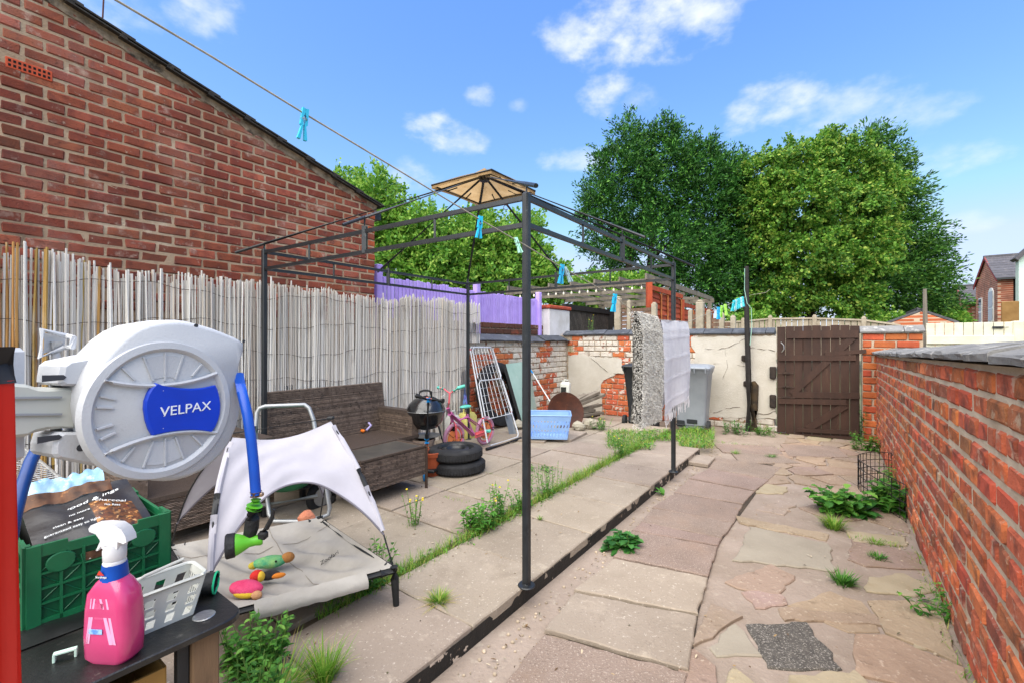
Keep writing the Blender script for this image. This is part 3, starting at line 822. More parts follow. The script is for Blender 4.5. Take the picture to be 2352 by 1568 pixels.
mb = MB(); mb.bar(yd(FB + .02, ga0, gz1 + .03), yd(FB + .02, ga1, gz1 + .03), .09, .12, (0, 0, 1)); child('top_rail', mb, mat('black_timber', '#26221f', '#1a1817', 8, .8), dg)
mb = MB(); mb.bar(yd(FB + .03, ga1, .8), yd(FB + .03, ga1, gz1 + .12), .14, .14); child('post', mb, MATS['black_timber'], dg)

def post(root, p, w, zt, m, z0=0.0):
    mb = MB(); h = zt - z0
    mb.bbox((p.x, p.y, z0 + h / 2), (w, w, h), w * .12, R90)
    for q in (0.0,): mb.bbox((p.x, p.y, zt + w * .12), (w * .7, w * .7, w * .3), w * .12, R90)
    return child('post', mb, m, root)
LA = 10.4
bf = thing('panel_fence', yd(-3, LA, 0), YROT, 'brown slatted panel fence between pale concrete posts behind back wall', 'fence')
fp = [(1420, 684), (1445, 690), (1503, 696), (1586, 712), (1608, 692), (1628, 712), (1658, 719), (1684, 725)]
wid = [.16, .09, .12, .09, .16, .09, .1, .1]
bs = []
for (px, ty), w in zip(fp, wid):
    p = ona(px, ty, LA); bs.append((ab(p)[0], p.z)); post(bf, p, w, p.z - .02, m_concrete, .6)
for i in range(len(bs) - 1):
    (b0, z0), (b1, z1) = bs[i], bs[i + 1]
    if i == 2 or b1 - b0 < .12: 
        if b1 - b0 < .12: continue
    zt = min(z0, z1) - .12; z = 1.15; tall = zt
    if i == 2: tall = 1.9
    while z < tall:
        mb = MB(); mb.bar(yd(b0 + .04, LA + random.uniform(-.008, .008), z), yd(b1 - .04, LA + random.uniform(-.008, .008), z + random.uniform(-.01, .01)), .018, .085, (0, 0, 1)); child('slat', mb, m_brownwood, bf); z += .098
# orange stained panels and pergola
OB = -3.6
of = thing('stained_fence', yd(OB, 12, 0), YROT, 'orange stained overlapping slat fence panels under pergola', 'fence')
oa = [ab(onb(px, 660, OB))[1] for (px) in (1489, 1564, 1636)]
for k in range(2):
    z = 1.2; a0, a1 = oa[k] + .05, oa[k + 1] - .05; zt = 2.60 if k == 0 else 2.38
    while z < zt:
        mb = MB()
        def fn(u, v, z=z, a0=a0, a1=a1): return yd(OB - .02 + .03 * v, a0 + (a1 - a0) * u, z + .16 * (1 - v) + .018 * math.sin(u * 9 + z * 13))
        mb.grid(fn, 12, 1); mb.grid(lambda u, v: fn(u, v) + VB * .012, 12, 1); child('slat', mb, m_orangewood, of); z += .135
    for t in (.02, .3, .5, .7, .98):
        mb = MB(); a = a0 + (a1 - a0) * t; mb.bar(yd(OB + .04, a, 1.1), yd(OB + .04, a, zt + .1), .05, .03); child('batten', mb, mat('pale_orange_batten', '#b5713f', '#93562f', 8), of)
    mb = MB(); mb.bar(yd(OB + .05, a0, zt + .16), yd(OB + .05, a1, zt + .16), .05, .11, (0, 0, 1)); child('top_rail', mb, m_orangewood, of)
    mb = MB(); mb.bar(yd(OB + .02, oa[k], 0), yd(OB + .02, oa[k], zt + .3), .12, .12); child('post', mb, m_orangewood, of)
pg = thing('pergola', yd(-5.6, 13.5, 0), YROT, 'grey timber pergola frame hung with small bulbs behind the yards', 'pergola')
GA0, GA1, GB0, GB1, GZ = 10.58, 17.0, -7.7, -3.62, 2.92
for (a_, b_) in ((GA0, GB0), (GA0, GB1), (GA1, GB0), (GA1, GB1)):
    mb = MB(); mb.bar(yd(b_, a_, 0), yd(b_, a_, GZ - .07), .11, .11); child('post', mb, m_greywood, pg)
for (p, q) in ((yd(GB0 - .2, GA0, GZ), yd(GB1 + .15, GA0, GZ)), (yd(GB0 - .2, GA1, GZ), yd(GB1 + .15, GA1, GZ)), (yd(GB1, GA0 - .2, GZ + .1), yd(GB1, GA1 + .4, GZ + .1)), (yd(GB0, GA0 - .2, GZ + .1), yd(GB0, GA1 + .4, GZ + .1))):
    mb = MB(); mb.bar(p, q, .05, .14, (0, 0, 1)); child('beam', mb, m_greywood, pg)
for i in range(1, 6):
    b_ = GB0 + (GB1 - GB0) * i / 6; mb = MB(); mb.bar(yd(b_, GA0 - .15, GZ + .1), yd(b_, GA1 + .2, GZ + .1), .045, .1, (0, 0, 1)); child('rafter', mb, m_greywood, pg)
for i in range(1, 4):
    a_ = GA0 + (GA1 - GA0) * i / 4; mb = MB(); mb.bar(yd(GB0, a_, GZ - .02), yd(GB1, a_, GZ - .02), .045, .09, (0, 0, 1)); child('cross_beam', mb, m_greywood, pg)
sl_ = thing('string_light', yd(-5.6, GA0 - .06, GZ - .1), YROT, 'row of small clear bulbs strung along the pergola beam', 'string lights')
mb = MB(); mb.tube([yd(GB0 + (GB1 - GB0) * t / 30, GA0 - .06, GZ - .09 - .02 * math.sin(t * 2.1)) for t in range(31)], .006, 4); child('cable', mb, m_dark, sl_)
m_bulb = mat('clear_bulb', '#d8d2c0', '#c8c0aa', 5, .2, spec=.6)
for t in range(16):
    mb = MB(); c = yd(GB0 + .35 + (GB1 - GB0 - .5) * t / 15, GA0 - .06, GZ - .16); mb.ball(c, (.028, .028, .045), 8, 6); mb.tube([c + Vector((0, 0, .03)), c + Vector((0, 0, .08))], .014, 6); child('bulb', mb, m_bulb, sl_, smooth=True)
# far pale fence across the alley
ff = thing('board_fence', yd(3, 20, 0), YROT, 'pale weathered board fence in front of the big trees', 'fence')
fpx = [(1640, 738), (1707, 736), (1769, 730), (1871, 729), (1984, 733), (2068, 744)]
for i, (px, ty) in enumerate(fpx):
    p = ona(px, ty, 20.0); 
    if i < 5: post(ff, p, .14, p.z + .06, m_palewood, 0)
    if i < len(fpx) - 1:
        q = ona(fpx[i + 1][0], fpx[i + 1][1], 20.0); n = max(3, int((q - p).length / .17))
        for k in range(n):
            c0, c1 = p.lerp(q, (k + .06) / n), p.lerp(q, (k + .94) / n)
            mb = MB(); h0, h1 = c0.z - .05, c1.z - .05
            mb.prism([Vector((c0.x, c0.y, .8)), Vector((c1.x, c1.y, .8)), Vector((c1.x, c1.y, h1)), Vector((c0.x, c0.y, h0))], UA * (.02 + random.uniform(0, .008))); child('board', mb, m_palewood, ff)
        mb = MB(); mb.bar(p - UA * .03 + Vector((0, 0, -.04)), q - UA * .03 + Vector((0, 0, -.04)), .05, .06, (0, 0, 1)); child('rail', mb, m_palewood, ff)
# timber post, white gate and grey wall right of the back wall
tp = ona(2124, 664, 9.0); mb = MB(); mb.tube([Vector((tp.x, tp.y, 0)), Vector((tp.x + .01, tp.y, 1.6)), tp], [.035, .03, .022], 8)
tag(mb.build('fence_post', m_greywood, smooth=True), 'thin grey post standing between orange pier and white gate', 'post')
wg = thing('white_gate', yd(1.4, BA, 0), YROT, 'cream painted plank gate with bolt beyond the right-hand wall', 'gate')
m_cream = mat('cream_paint', '#cfccb8', '#bdb9a4', 6, .7, bump=.3, rnd='obj', ramt=.05, layers=[('#8b7a5c', 12, .66, .76, .5)])
for k in range(9):
    b0 = 1.03 + k * .093; mb = MB(); mb.bbox(yd(b0 + .045, BA + .02, .95), (.088, .02, 1.56), .004, R90); child('board', mb, m_cream, wg)
for z in (1.50, .9, .25):
    mb = MB(); mb.bbox(yd(1.445, BA - .008, z), (.83, .03, .11), .006, R90); child('batten', mb, m_cream, wg)
mb = MB(); mb.bbox(yd(1.715, BA - .004, 1.66), (.10, .012, .03), .004, R90); mb.tube([yd(1.70, BA - .015, 1.66), yd(1.81, BA - .015, 1.66)], .005, 6); child('bolt', mb, m_black_metal, wg)
mb = MB(); mb.bbox(yd(1.90, BA + .05, .87), (.10, .12, 1.74), .01, R90); child('post', mb, m_cream, wg)
gw = thing('grey_wall', yd(2.6, BA, 0), YROT, 'grey rendered wall to the right of the cream gate', 'wall')
mb = MB(); mb.bbox(yd(2.75, BA + .1, .86), (1.58, .2, 1.72), .02, R90); child('render', mb, mat('grey_render', '#8f9089', '#7c7d76', 4, .95, bump=.5, layers=[('#b5b6ae', 3, .58, .75, .5)]), gw)

# ------------------------------------------------------------------ far houses
m_roof = mat('slate_roof', '#565459', '#454449', 9, .7, bump=.4, rnd='obj', ramt=.14, layers=[('#7b7676', 3, .55, .72, .6)])
m_farbrick = mat('far_brick', '#8c4229', '#71351f', 14, .9, bump=.4, layers=[('#b0643f', 6, .58, .72, .5), ('#4a2a20', 1.5, .6, .75, .5)])
def tex_brick(name, c1, c2, mortar, size=.24):
    m = bpy.data.materials.new(name); m.use_nodes = True; nt = m.node_tree; N, L = nt.nodes, nt.links; p = N['Principled BSDF']; p.inputs['Roughness'].default_value = .9
    g = N.new('ShaderNodeNewGeometry'); s = N.new('ShaderNodeSeparateXYZ'); L.new(g.outputs['Position'], s.inputs[0]); a = N.new('ShaderNodeMath'); a.operation = 'ADD'; L.new(s.outputs['X'], a.inputs[0]); L.new(s.outputs['Y'], a.inputs[1])
    c = N.new('ShaderNodeCombineXYZ'); L.new(a.outputs[0], c.inputs['X']); L.new(s.outputs['Z'], c.inputs['Y'])
    b = N.new('ShaderNodeTexBrick'); b.inputs['Scale'].default_value = 1.0; b.inputs['Brick Width'].default_value = size; b.inputs['Row Height'].default_value = size * .4; b.inputs['Mortar Size'].default_value = size * .06
    b.inputs['Color1'].default_value = C(c1); b.inputs['Color2'].default_value = C(c2); b.inputs['Mortar'].default_value = C(mortar); L.new(c.outputs[0], b.inputs['Vector'])
    n = N.new('ShaderNodeTexNoise'); n.inputs['Scale'].default_value = 1.6; n.inputs['Detail'].default_value = 6; L.new(g.outputs['Position'], n.inputs['Vector'])
    h = N.new('ShaderNodeHueSaturation'); mr = N.new('ShaderNodeMapRange'); mr.inputs['From Min'].default_value = .3; mr.inputs['From Max'].default_value = .7; mr.inputs['To Min'].default_value = .6; mr.inputs['To Max'].default_value = 1.35
    L.new(n.outputs['Fac'], mr.inputs['Value']); L.new(mr.outputs[0], h.inputs['Value']); L.new(b.outputs['Color'], h.inputs['Color']); L.new(h.outputs[0], p.inputs['Base Color']); MATS[name] = m
    return m
m_farbrick = tex_brick('far_brick_courses', '#9a4c2f', '#7c3a26', '#a58a74', .32)
m_glass = mat('window_glass', '#2b333b', None, rough=.1, spec=.8)
m_white = mat('white_paint', '#dadad6', '#cfcfca', 6, .6)
def gable_house(name, label, b0, a0, wb, la, eave, ridge, brick=m_farbrick, chim=False):
    """corner nearest the lens at (b0, a0); gable faces -b and is la long, ridge runs along +b"""
    t = thing(name, yd(b0, a0, 0), YROT, label, 'house')
    mb = MB(); A = [(a0, 0), (a0 + la, 0), (a0 + la, eave), (a0 + la / 2, ridge), (a0, eave)]
    mb.prism([yd(b0, a, z) for (a, z) in A], VB * wb); child('wall', mb, brick, t)
    for sgn in (0, 1):
        nrow = 9
        for r in range(nrow):
            f0, f1 = r / nrow, (r + 1.12) / nrow
            ea = a0 - .25 if sgn == 0 else a0 + la + .25
            ma = a0 + la / 2; z0 = eave - .25 * (ridge - eave) / (la / 2)
            p = (ea + (ma - ea) * f0, z0 + (ridge - z0) * f0 + .07); q = (ea + (ma - ea) * min(1, f1), z0 + (ridge - z0) * min(1, f1) + .045)
            mb = MB(); mb.prism([yd(b0 - .12, *p), yd(b0 - .12, *q), yd(b0 + wb, *q), yd(b0 + wb, *p)], (0, 0, .035)); child('slate_course', mb, m_roof, t)
    mb = MB(); mb.bar(yd(b0 - .12, a0 + la / 2, ridge + .1), yd(b0 + wb, a0 + la / 2, ridge + .1), .22, .14, (0, 0, 1)); child('ridge_tile', mb, m_roof, t)
    for sgn in (0, 1):
        ea = a0 - .25 if sgn == 0 else a0 + la + .25
        mb = MB(); mb.bar(yd(b0 - .08, ea, eave - .2), yd(b0 - .08, a0 + la / 2, ridge + .02), .05, .16, (0, 0, 1)); child('bargeboard', mb, mat('red_bargeboard', '#9a3a3c', '#7c3030', 4), t)
    mb = MB(); mb.bar(yd(b0 - .1, a0 - .27, eave - .12), yd(b0 + wb, a0 - .27, eave - .12), .1, .12, (0, 0, 1)); child('gutter', mb, m_black_metal, t)
    return t
def window_b(t, b, a, z, w, h, arch=False):      # a window on the gable (plane b)
    n = 8
    pts = [(a - w / 2, z), (a + w / 2, z), (a + w / 2, z + h)]
    if arch: pts += [(a + w / 2 * math.cos(math.pi * i / n), z + h + w * .42 * math.sin(math.pi * i / n)) for i in range(1, n)]
    pts += [(a - w / 2, z + h)]
    mb = MB(); mb.prism([yd(b, x, y) for (x, y) in pts], VB * -.06); f = child('window', mb, m_white, t)
    for (x0, x1, y0, y1) in ((a - w / 2 + .08, a + w / 2 - .08, z + .08, z + h * .48), (a - w / 2 + .08, a + w / 2 - .08, z + h * .54, z + h + (w * .2 if arch else -.08))):
        mb = MB(); mb.prism([yd(b - .06, x0, y0), yd(b - .06, x1, y0), yd(b - .06, x1, y1), yd(b - .06, x0, y1)], VB * -.012); child('pane', mb, m_glass, t, sub=f)
    mb = MB(); mb.bar(yd(b - .05, a - w / 2 - .1, z - .07), yd(b - .05, a + w / 2 + .1, z - .07), .16, .13, (0, 0, 1)); child('sill', mb, mat('stone_sill', '#a59c8c', None), t, sub=f)
h1 = gable_house('brick_house', 'far red brick house with steep slate roof and white arched window at right', 8.3, 40.6, 7.0, 5.3, 5.5, 7.1)
window_b(h1, 8.3, 41.9, 2.75, 1.1, 1.75, True); window_b(h1, 8.3, 44.5, 2.5, .8, 2.0)
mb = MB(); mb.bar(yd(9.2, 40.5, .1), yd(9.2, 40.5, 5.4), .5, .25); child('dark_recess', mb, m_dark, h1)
h2 = gable_house('brick_house', 'smaller far red brick wing with slate roof left of the steep-roofed house', 7.8, 46.9, 8.0, 3.4, 4.5, 5.7)
window_b(h2, 7.8, 48.6, 2.0, .62, 1.6)
wh = thing('white_building', yd(5.2, 20, 0), YROT, 'white rendered building at the right edge behind grey wall', 'building')
pw = ona(2340, 650, 20); bw_ = ab(pw)[0]
mb = MB(); mb.add([], [])
mb.prism([yd(bw_, 20, 0), yd(bw_ + 7, 20, 0), yd(bw_ + 7, 20, 6.5), yd(bw_ + 2.2, 20, 6.5), yd(bw_, 20, 4.0)], UA * .3); child('wall', mb, mat('mint_render', '#c6d8cf', '#b6c9bf', 3, .9), wh)
mb = MB(); mb.bar(yd(bw_ - .08, 20.1, 3.96), yd(bw_ + 2.2, 20.1, 6.55), .5, .1, (0, 0, 1)); child('roof', mb, m_roof, wh)
p = ona(2320, 722, 14.0); mb = MB(); mb.bbox((p.x, p.y, p.z - .6), (.26, .05, 1.75), .01, R90)
tag(mb.build('timber_board', mat('brown_board', '#8a6a3e', '#77582f', 6, .85)), 'upright brown board in front of the far brick house', 'board')
# small brick gable between the trees and the post
sg = thing('brick_shed', yd(4.5, 20.5, 0), YROT, 'small orange brick gable end behind the pier, left of the thin post', 'shed')
p0, p1, p2 = ona(2040, 744, 21), ona(2116, 716, 21), ona(2200, 744, 21)
mb = MB(); mb.prism([Vector((p0.x, p0.y, 0)), Vector((p2.x, p2.y, 0)), p2, p1, p0], UA * 3); child('wall', mb, tex_brick('orange_far_brick', '#b8623a', '#9a4c2c', '#b8a38c', .3), sg)
for (q0, q1) in ((p0, p1), (p1, p2)):
    mb = MB(); e = (q1 - q0).normalized() * .12; mb.prism([q0 - e + Vector((0, 0, .02)), q1 + e * .3 + Vector((0, 0, .02)), q1 + e * .3 + UA * 3.1, q0 - e + UA * 3.1], (0, 0, .08)); child('roof', mb, m_roof, sg)

# ------------------------------------------------------------------ reed screen
RS = -4.50
rsn = thing('reed_screen', yd(RS, 2.7, PZ), YROT, 'weathered grey split reed screening along the left side of the yard', 'screen')
reed_top = [(-.9, 2.16), (.39, 2.15), (.72, 2.13), (.80, 2.08), (1.0, 2.04), (1.4, 2.05), (1.75, 2.05), (2.0, 2.06), (2.35, 2.05), (2.5, 2.02), (2.75, 2.06), (3.0, 2.0), (3.3, 2.03), (3.55, 2.0), (3.72, 2.02), (3.95, 2.10), (4.2, 2.02), (4.3, 2.07), (4.55, 2.10), (4.8, 2.06), (5.05, 2.06), (5.4, 2.06)]
def rtz(a):
    for i in range(len(reed_top) - 1):
        (x0, z0), (x1, z1) = reed_top[i], reed_top[i + 1]
        if x0 <= a <= x1: return z0 + (z1 - z0) * (a - x0) / (x1 - x0)
    return 2.05
rampg = [(0, '#b8b3ad'), (.2, '#ccc7bf'), (.45, '#dad6cf'), (.6, '#c2bab0'), (.75, '#e0dcd6'), (.9, '#a69a8f'), (1, '#cfc3b2')]
m_reed = mat('grey_reed', '#b5b0a8', None, rnd='obj', ramt=.05, ramp=rampg, rough=.75, bump=.3, bscale=160, layers=[('#6b5a4c', 5, .6, .74, .55), ('#dcd8d2', 2.5, .6, .75, .45), ('#8d6f55', 30, .68, .76, .5)], stretch=(1, 1, .35))
m_reed_s = mat('grey_reed_far', '#b5b0a8', None, rnd='isl', ramt=.1, ramp=rampg, rough=.75, layers=[('#6b5a4c', 5, .6, .74, .55)], stretch=(1, 1, .35))
m_reed_y = mat('yellow_reed', '#b08a4c', '#93703a', 9, .7, rnd='obj', ramt=.2, hue=.02, stretch=(1, 1, .35), layers=[('#c4b9a8', 6, .58, .7, .6)])
reedsets = []
for m in (m_reed, m_reed_y):
    row = []
    for k in range(6):
        rr = random.Random(k); w = rr.uniform(.0066, .0086)
        pts = [Vector((rr.uniform(-.004, .004), rr.uniform(-.006, .006), z)) for z in (0, .25, .5, .75, 1.0)]
        me = MB().tube(pts, [w, w * 1.05, w, w * .97, w * .9], 5).mesh('reed', True); me.materials.append(m); row.append(me)
    reedsets.append(row)
specs = []; aa = -.9
while aa < 5.36:
    z = rtz(aa) + random.uniform(-.03, .02) + (.05 if random.random() < .05 else 0)
    if random.random() > .012: specs.append((aa, z))
    aa += random.choice((.0128, .0142, .0155, .0165, .0215 if aa < 2 else .014)) 
vis = [s for s in specs if s[0] > .33]
for i, (a_, z) in enumerate(vis[:300] if len(vis) > 300 else vis):
    yel = (a_ < .62 and random.random() < .75) or (a_ < .9 and random.random() < .25)
    z0 = .0 if a_ < 5.06 else 1.38
    w_ = .012 * math.sin(a_ * 5.3) + .01 * math.sin(a_ * 13)
    inst('reed', random.choice(reedsets[1 if yel else 0]), rsn, (w_ + random.uniform(-.004, .004), a_ - 2.7, z0), (random.uniform(-.012, .012), random.uniform(-.012, .012), random.uniform(0, 6)), (random.uniform(.85, 1.12), random.uniform(.85, 1.12), z - PZ - z0))
rest = vis[300:] + [s for s in specs if s[0] <= .33]
mb = MB(); a_ = .3
while a_ < 5.05:
    rest.append((a_, rtz(a_) - random.uniform(.0, .09))); a_ += random.uniform(.014, .022)
for (a_, z) in rest:
    w_ = .012 * math.sin(a_ * 5.3) - .018; z0 = PZ if a_ < 5.06 else 1.46
    mb.tube([yd(RS + w_, a_, z0), yd(RS + w_ + random.uniform(-.005, .005), a_ + random.uniform(-.01, .01), (z + z0) / 2), yd(RS + w_, a_ + random.uniform(-.015, .015), z)], random.uniform(.006, .008), 5)
if rest: o = child('reeds_beyond', mb, m_reed_s, rsn, smooth=True); o['kind'] = 'stuff'
m_wire = mat('rusty_tie_wire', '#4c4038', '#332a25', 20, .7)
for z in (.45, .78, 1.08, 1.36, 1.64, 1.92):
    pts = []; a_ = .2
    while a_ < 5.3:
        pts.append(yd(RS + .010 + .012 * math.sin(a_ * 5.3) + .01 * math.sin(a_ * 13), a_, z + .035 * math.sin(a_ * 4.1 + z * 5) + .012 * math.sin(a_ * 17))); a_ += .06
    mb = MB(); mb.tube(pts, .0022, 4); child('tie_wire', mb, m_wire, rsn)
RY = Matrix.Rotation(YROT, 3, 'Z')
# ------------------------------------------------------------------ brown ledged gate
m_gate = mat('brown_gate_paint', '#402a1f', '#322018', 9, .65, bump=.4, bscale=30, rnd='obj', ramt=.1, stretch=(1, 1, .2), layers=[('#5a4334', 12, .62, .74, .5)])
gt = thing('garden_gate', yd(-.23, BA - .03, 0), YROT, 'dark brown ledged and braced wooden gate in the back wall', 'gate')
gb0, gb1 = -.755, .30; nb = 9; wbd = (gb1 - gb0) / nb; GA = BA - .03
for k in range(nb):
    mb = MB(); mb.bbox(yd(gb0 + (k + .5) * wbd, GA, .87 + random.uniform(-.004, .004)), (wbd - .004, .022, 1.70 + random.uniform(-.015, .01)), .004, RY); child('board', mb, m_gate, gt)
def gbar(px0, py0, px1, py1, h, off=.03, name='batten'):
    p, q = ona(px0, py0, GA - off), ona(px1, py1, GA - off)
    mb = MB(); mb.bar(p, q, .028, h, (0, 0, 1) if name == 'batten' else None)
    if name != 'batten':
        mb = MB(); d = (q - p).normalized(); n_ = UA.cross(d).normalized() * (h / 2)
        mb.prism([p - n_, q - n_, q + n_, p + n_], UA * .028)
    child(name, mb, m_gate, gt)
gbar(1806, 769, 1972, 767, .115); gbar(1788, 822, 1966, 821, .085); gbar(1895, 813, 1990, 806, .06, .032)
gbar(1820, 906, 1975, 908, .09); gbar(1788, 920, 1944, 923, .085, .033); gbar(1830, 986, 1972, 993, .06); gbar(1788, 1000, 1970, 1010, .10, .026)
gbar(1818, 904, 1958, 775, .095, .034, 'brace'); gbar(1855, 984, 1942, 930, .10, .034, 'brace')
for (py) in (857, 888, 912):
    mb = MB(); mb.tube([ona(1787, py, GA - .05), ona(1824, py + 1, GA - .05)], .007, 6); mb.bbox(ona(1806, py, GA - .035), (.1, .01, .035), .002, RY); child('bolt', mb, mat('rusty_iron', '#4a3a30', '#2c2522', 20, .6, .5), gt)
mb = MB(); mb.tube([ona(1794, 786, GA - .03), ona(1800, 792, GA - .06), ona(1801, 801, GA - .06), ona(1796, 808, GA - .03)], .008, 8); child('handle', mb, mat('bright_steel', '#c9c9c9', None, rough=.3, metal=.8), gt, smooth=True)

# ------------------------------------------------------------------ gazebo frame
gz = thing('gazebo_frame', yd(-2.8, 3.39, PZ), YROT, 'black metal gazebo frame with a small beige vent canopy and no main roof', 'gazebo')
m_frame = mat('gazebo_metal', '#15181b', '#22262a', 14, .42, spec=.5, layers=[('#4c5357', 18, .64, .72, .55)])
cor = {'F': (-1.41, 2.08), 'R': (-1.384, 4.82), 'L': (-4.21, 1.95), 'B': (-4.2, 4.72)}
ZT = 2.319
for k, (b_, a_) in cor.items():
    mb = MB(); mb.bbox(yd(b_, a_, (PZ + ZT) / 2), (.042, .042, ZT - PZ), .008, RY); po = child('post', mb, m_frame, gz)
    mb = MB(); mb.lathe([(0, .0), (.048, 0), (.05, .004), (.046, .009), (.026, .012), (.023, .02)], 20, Matrix.Translation(yd(b_, a_, PZ + .001))); child('base_plate', mb, m_frame, gz, sub=po, smooth=True)
order = [('F', 'R'), ('R', 'B'), ('B', 'L'), ('L', 'F')]
apex = yd(-2.80, 3.39, 3.11)
for (p, q) in order:
    P, Q = yd(*cor[p]), yd(*cor[q])
    for z, nm in ((ZT - .028, 'upper_rail'), (ZT - .18, 'lower_rail')):
        e = Vector((0, 0, z)); mb = MB(); mb.bar(P + e, Q + e, .022, .026, (0, 0, 1)); child(nm, mb, m_frame, gz)
    for t, w in ((.25, .014), (.5, .034), (.75, .014)):
        c = P.lerp(Q, t); mb = MB(); mb.bar(c + Vector((0, 0, ZT - .19)), c + Vector((0, 0, ZT - (.02 if w < .03 else -.01))), w, w); child('spacer', mb, m_frame, gz)
    mid = P.lerp(Q, .5) + Vector((0, 0, ZT + .075))
    mb = MB(); mb.tube([P.lerp(Q, .5) + Vector((0, 0, ZT - .01)), mid], .008, 6); child('bracket', mb, m_frame, gz)
    mb = MB(); mb.tube([apex, mid, apex + (mid - apex) * 1.13], .0115, 8); child('mid_rafter', mb, m_frame, gz, smooth=True)
for k, (b_, a_) in cor.items():
    c = yd(b_, a_, ZT + .05); mb = MB(); mb.tube([apex, c, apex + (c - apex) * 1.12], .0125, 8); child('hip_rafter', mb, m_frame, gz, smooth=True)
    mb = MB(); mb.tube([yd(b_, a_, ZT), c], .009, 6); child('bracket', mb, m_frame, gz)
hub = MB(); hub.lathe([(0, -.06), (.05, -.05), (.06, 0), (.04, .05), (0, .06)], 12, Matrix.Translation(apex)); child('hub', hub, m_frame, gz, smooth=True)
m_canvas = mat('beige_canvas', '#c4a67a', '#b08f62', 9, .85, bump=.3, transl=.55, layers=[('#6f5433', 5, .58, .75, .6), ('#c2ad8c', 3, .58, .72, .4)])
ctr = yd(-2.8, 3.39, 0); cc = {k: ctr.lerp(yd(*cor[k]), .255) for k in cor}
top = ctr + Vector((0, 0, 3.19))
for (p, q) in order:
    A_, B_ = cc[p] + Vector((0, 0, 2.99)), cc[q] + Vector((0, 0, 2.99))
    mb = MB(); mb.grid(lambda u, v: top.lerp(A_.lerp(B_, u), v) + Vector((0, 0, -.03 * math.sin(math.pi * v) - .035 * v * math.sin(math.pi * u) * -1 * .4)), 10, 8)
    mb.grid(lambda u, v: A_.lerp(B_, u) + Vector((0, 0, .014 * math.sin(math.pi * u) - .035 * v)), 10, 1)
    child('vent_canopy', mb, m_canvas, gz, smooth=True)
    mb = MB(); mb.tube([A_, B_], .009, 6); child('vent_rail', mb, m_frame, gz)
    for t in (.3, .7):
        mb = MB(); e = A_.lerp(B_, t); mb.tube([e, e.lerp(top, .28) + Vector((0, 0, -.03))], .007, 5); child('vent_strut', mb, m_frame, gz)
    mb = MB(); mb.tube([A_, top + Vector((0, 0, -.04))], .008, 6); child('vent_rib', mb, m_frame, gz)
for (px, py) in ((888, 535), (870, 590)):
    pass
FLm = yd(*cor['F']).lerp(yd(*cor['L']), .62)
for t in (.05, .56, .64):
    c = yd(*cor['F']).lerp(yd(*cor['L']), t) + Vector((0, 0, ZT - .06)); mb = MB()
    mb.tube([c + Vector((math.cos(s * .7) * .014, 0, math.sin(s * .7) * .014)) for s in range(9)], .002, 5); child('curtain_ring', mb, mat('red_brown_ring', '#5c2f28', None), gz)

# ------------------------------------------------------------------ washing post and line
wpst = thing('washing_post', ona(1720, 984, BA - .10) * 1.0, 0, 'tall dark tarred washing line post against the white wall', 'post')
b0_ = ona(1719, 984, BA - .12); b0_.z = 0; t0_ = b0_ + Vector((-.03, 0, 2.72))
mb = MB(); mb.tube([b0_, b0_.lerp(t0_, .3) + Vector((.012, 0, 0)), b0_.lerp(t0_, .7) + Vector((-.006, 0, 0)), t0_], [.048, .044, .04, .032], 10); child('pole', mb, mat('tarred_pole', '#1f1c1b', '#2e2a27', 9, .7, bump=.5, layers=[('#57524c', 9, .62, .74, .5)]), wpst, smooth=True)
mb = MB(); c = b0_ + Vector((.10, .0, 0)); mb.tube([c, c + Vector((-.01, 0, .35)), c + Vector((.01, 0, .75)), c + Vector((-.02, 0, .82))], [.07, .06, .055, .03], 9); child('stub', mb, mat('rotten_stub', '#221d18', '#4b3b26', 7, .9, bump=.9, layers=[('#77684a', 10, .62, .7, .6)]), wpst, smooth=True)
m_rope = mat('line_rope', '#a8a294', '#8d8778', 30, .9)
mb = MB(); mb.tube([t0_ + Vector((-.05, -.035, -.04)), t0_ + Vector((-.055, -.04, -.4)), t0_ + Vector((-.02, -.055, -.62)), t0_ + Vector((.05, -.05, -.7)), t0_ + Vector((.06, -.05, -1.0)), t0_ + Vector((.03, -.05, -1.3))], .006, 5); child('spare_cord', mb, mat('green_cord', '#8fb5a4', None), wpst)
def lineZ(px): return 1.662 / (.753 - (px - 1176) / FOC)
lp = [(265, 0), (480, 127), (700, 262), (850, 352), (1000, 443), (1103, 505), (1200, 560), (1290, 614), (1412, 682), (1464, 724), (1520, 735), (1583, 739), (1655, 708), (1700, 688), (1716, 681)]
LP = [at(px, py, lineZ(px)) for (px, py) in lp]
first = LP[0] + (LP[0] - LP[2]) * 1.2 + Vector((0, 0, .1))
mb = MB(); mb.tube([first] + LP + [LP[-1] + Vector((.05, -.08, .02)), LP[-1] + Vector((.25, -.1, .05)), LP[-1] + Vector((.32, -.1, .1))], .0028, 6)
tag(mb.build('washing_line', m_rope, smooth=True), 'pale rope washing line running from top left to the dark post', 'washing line')
def linept(px):
    for i in range(len(lp) - 1):
        if lp[i][0] <= px <= lp[i + 1][0]:
            t = (px - lp[i][0]) / (lp[i + 1][0] - lp[i][0]); return at(px, lp[i][1] + t * (lp[i + 1][1] - lp[i][1]), lineZ(px))
LD = Vector((.6015, .799, 0)); LN = Vector((.799, -.6015, 0))
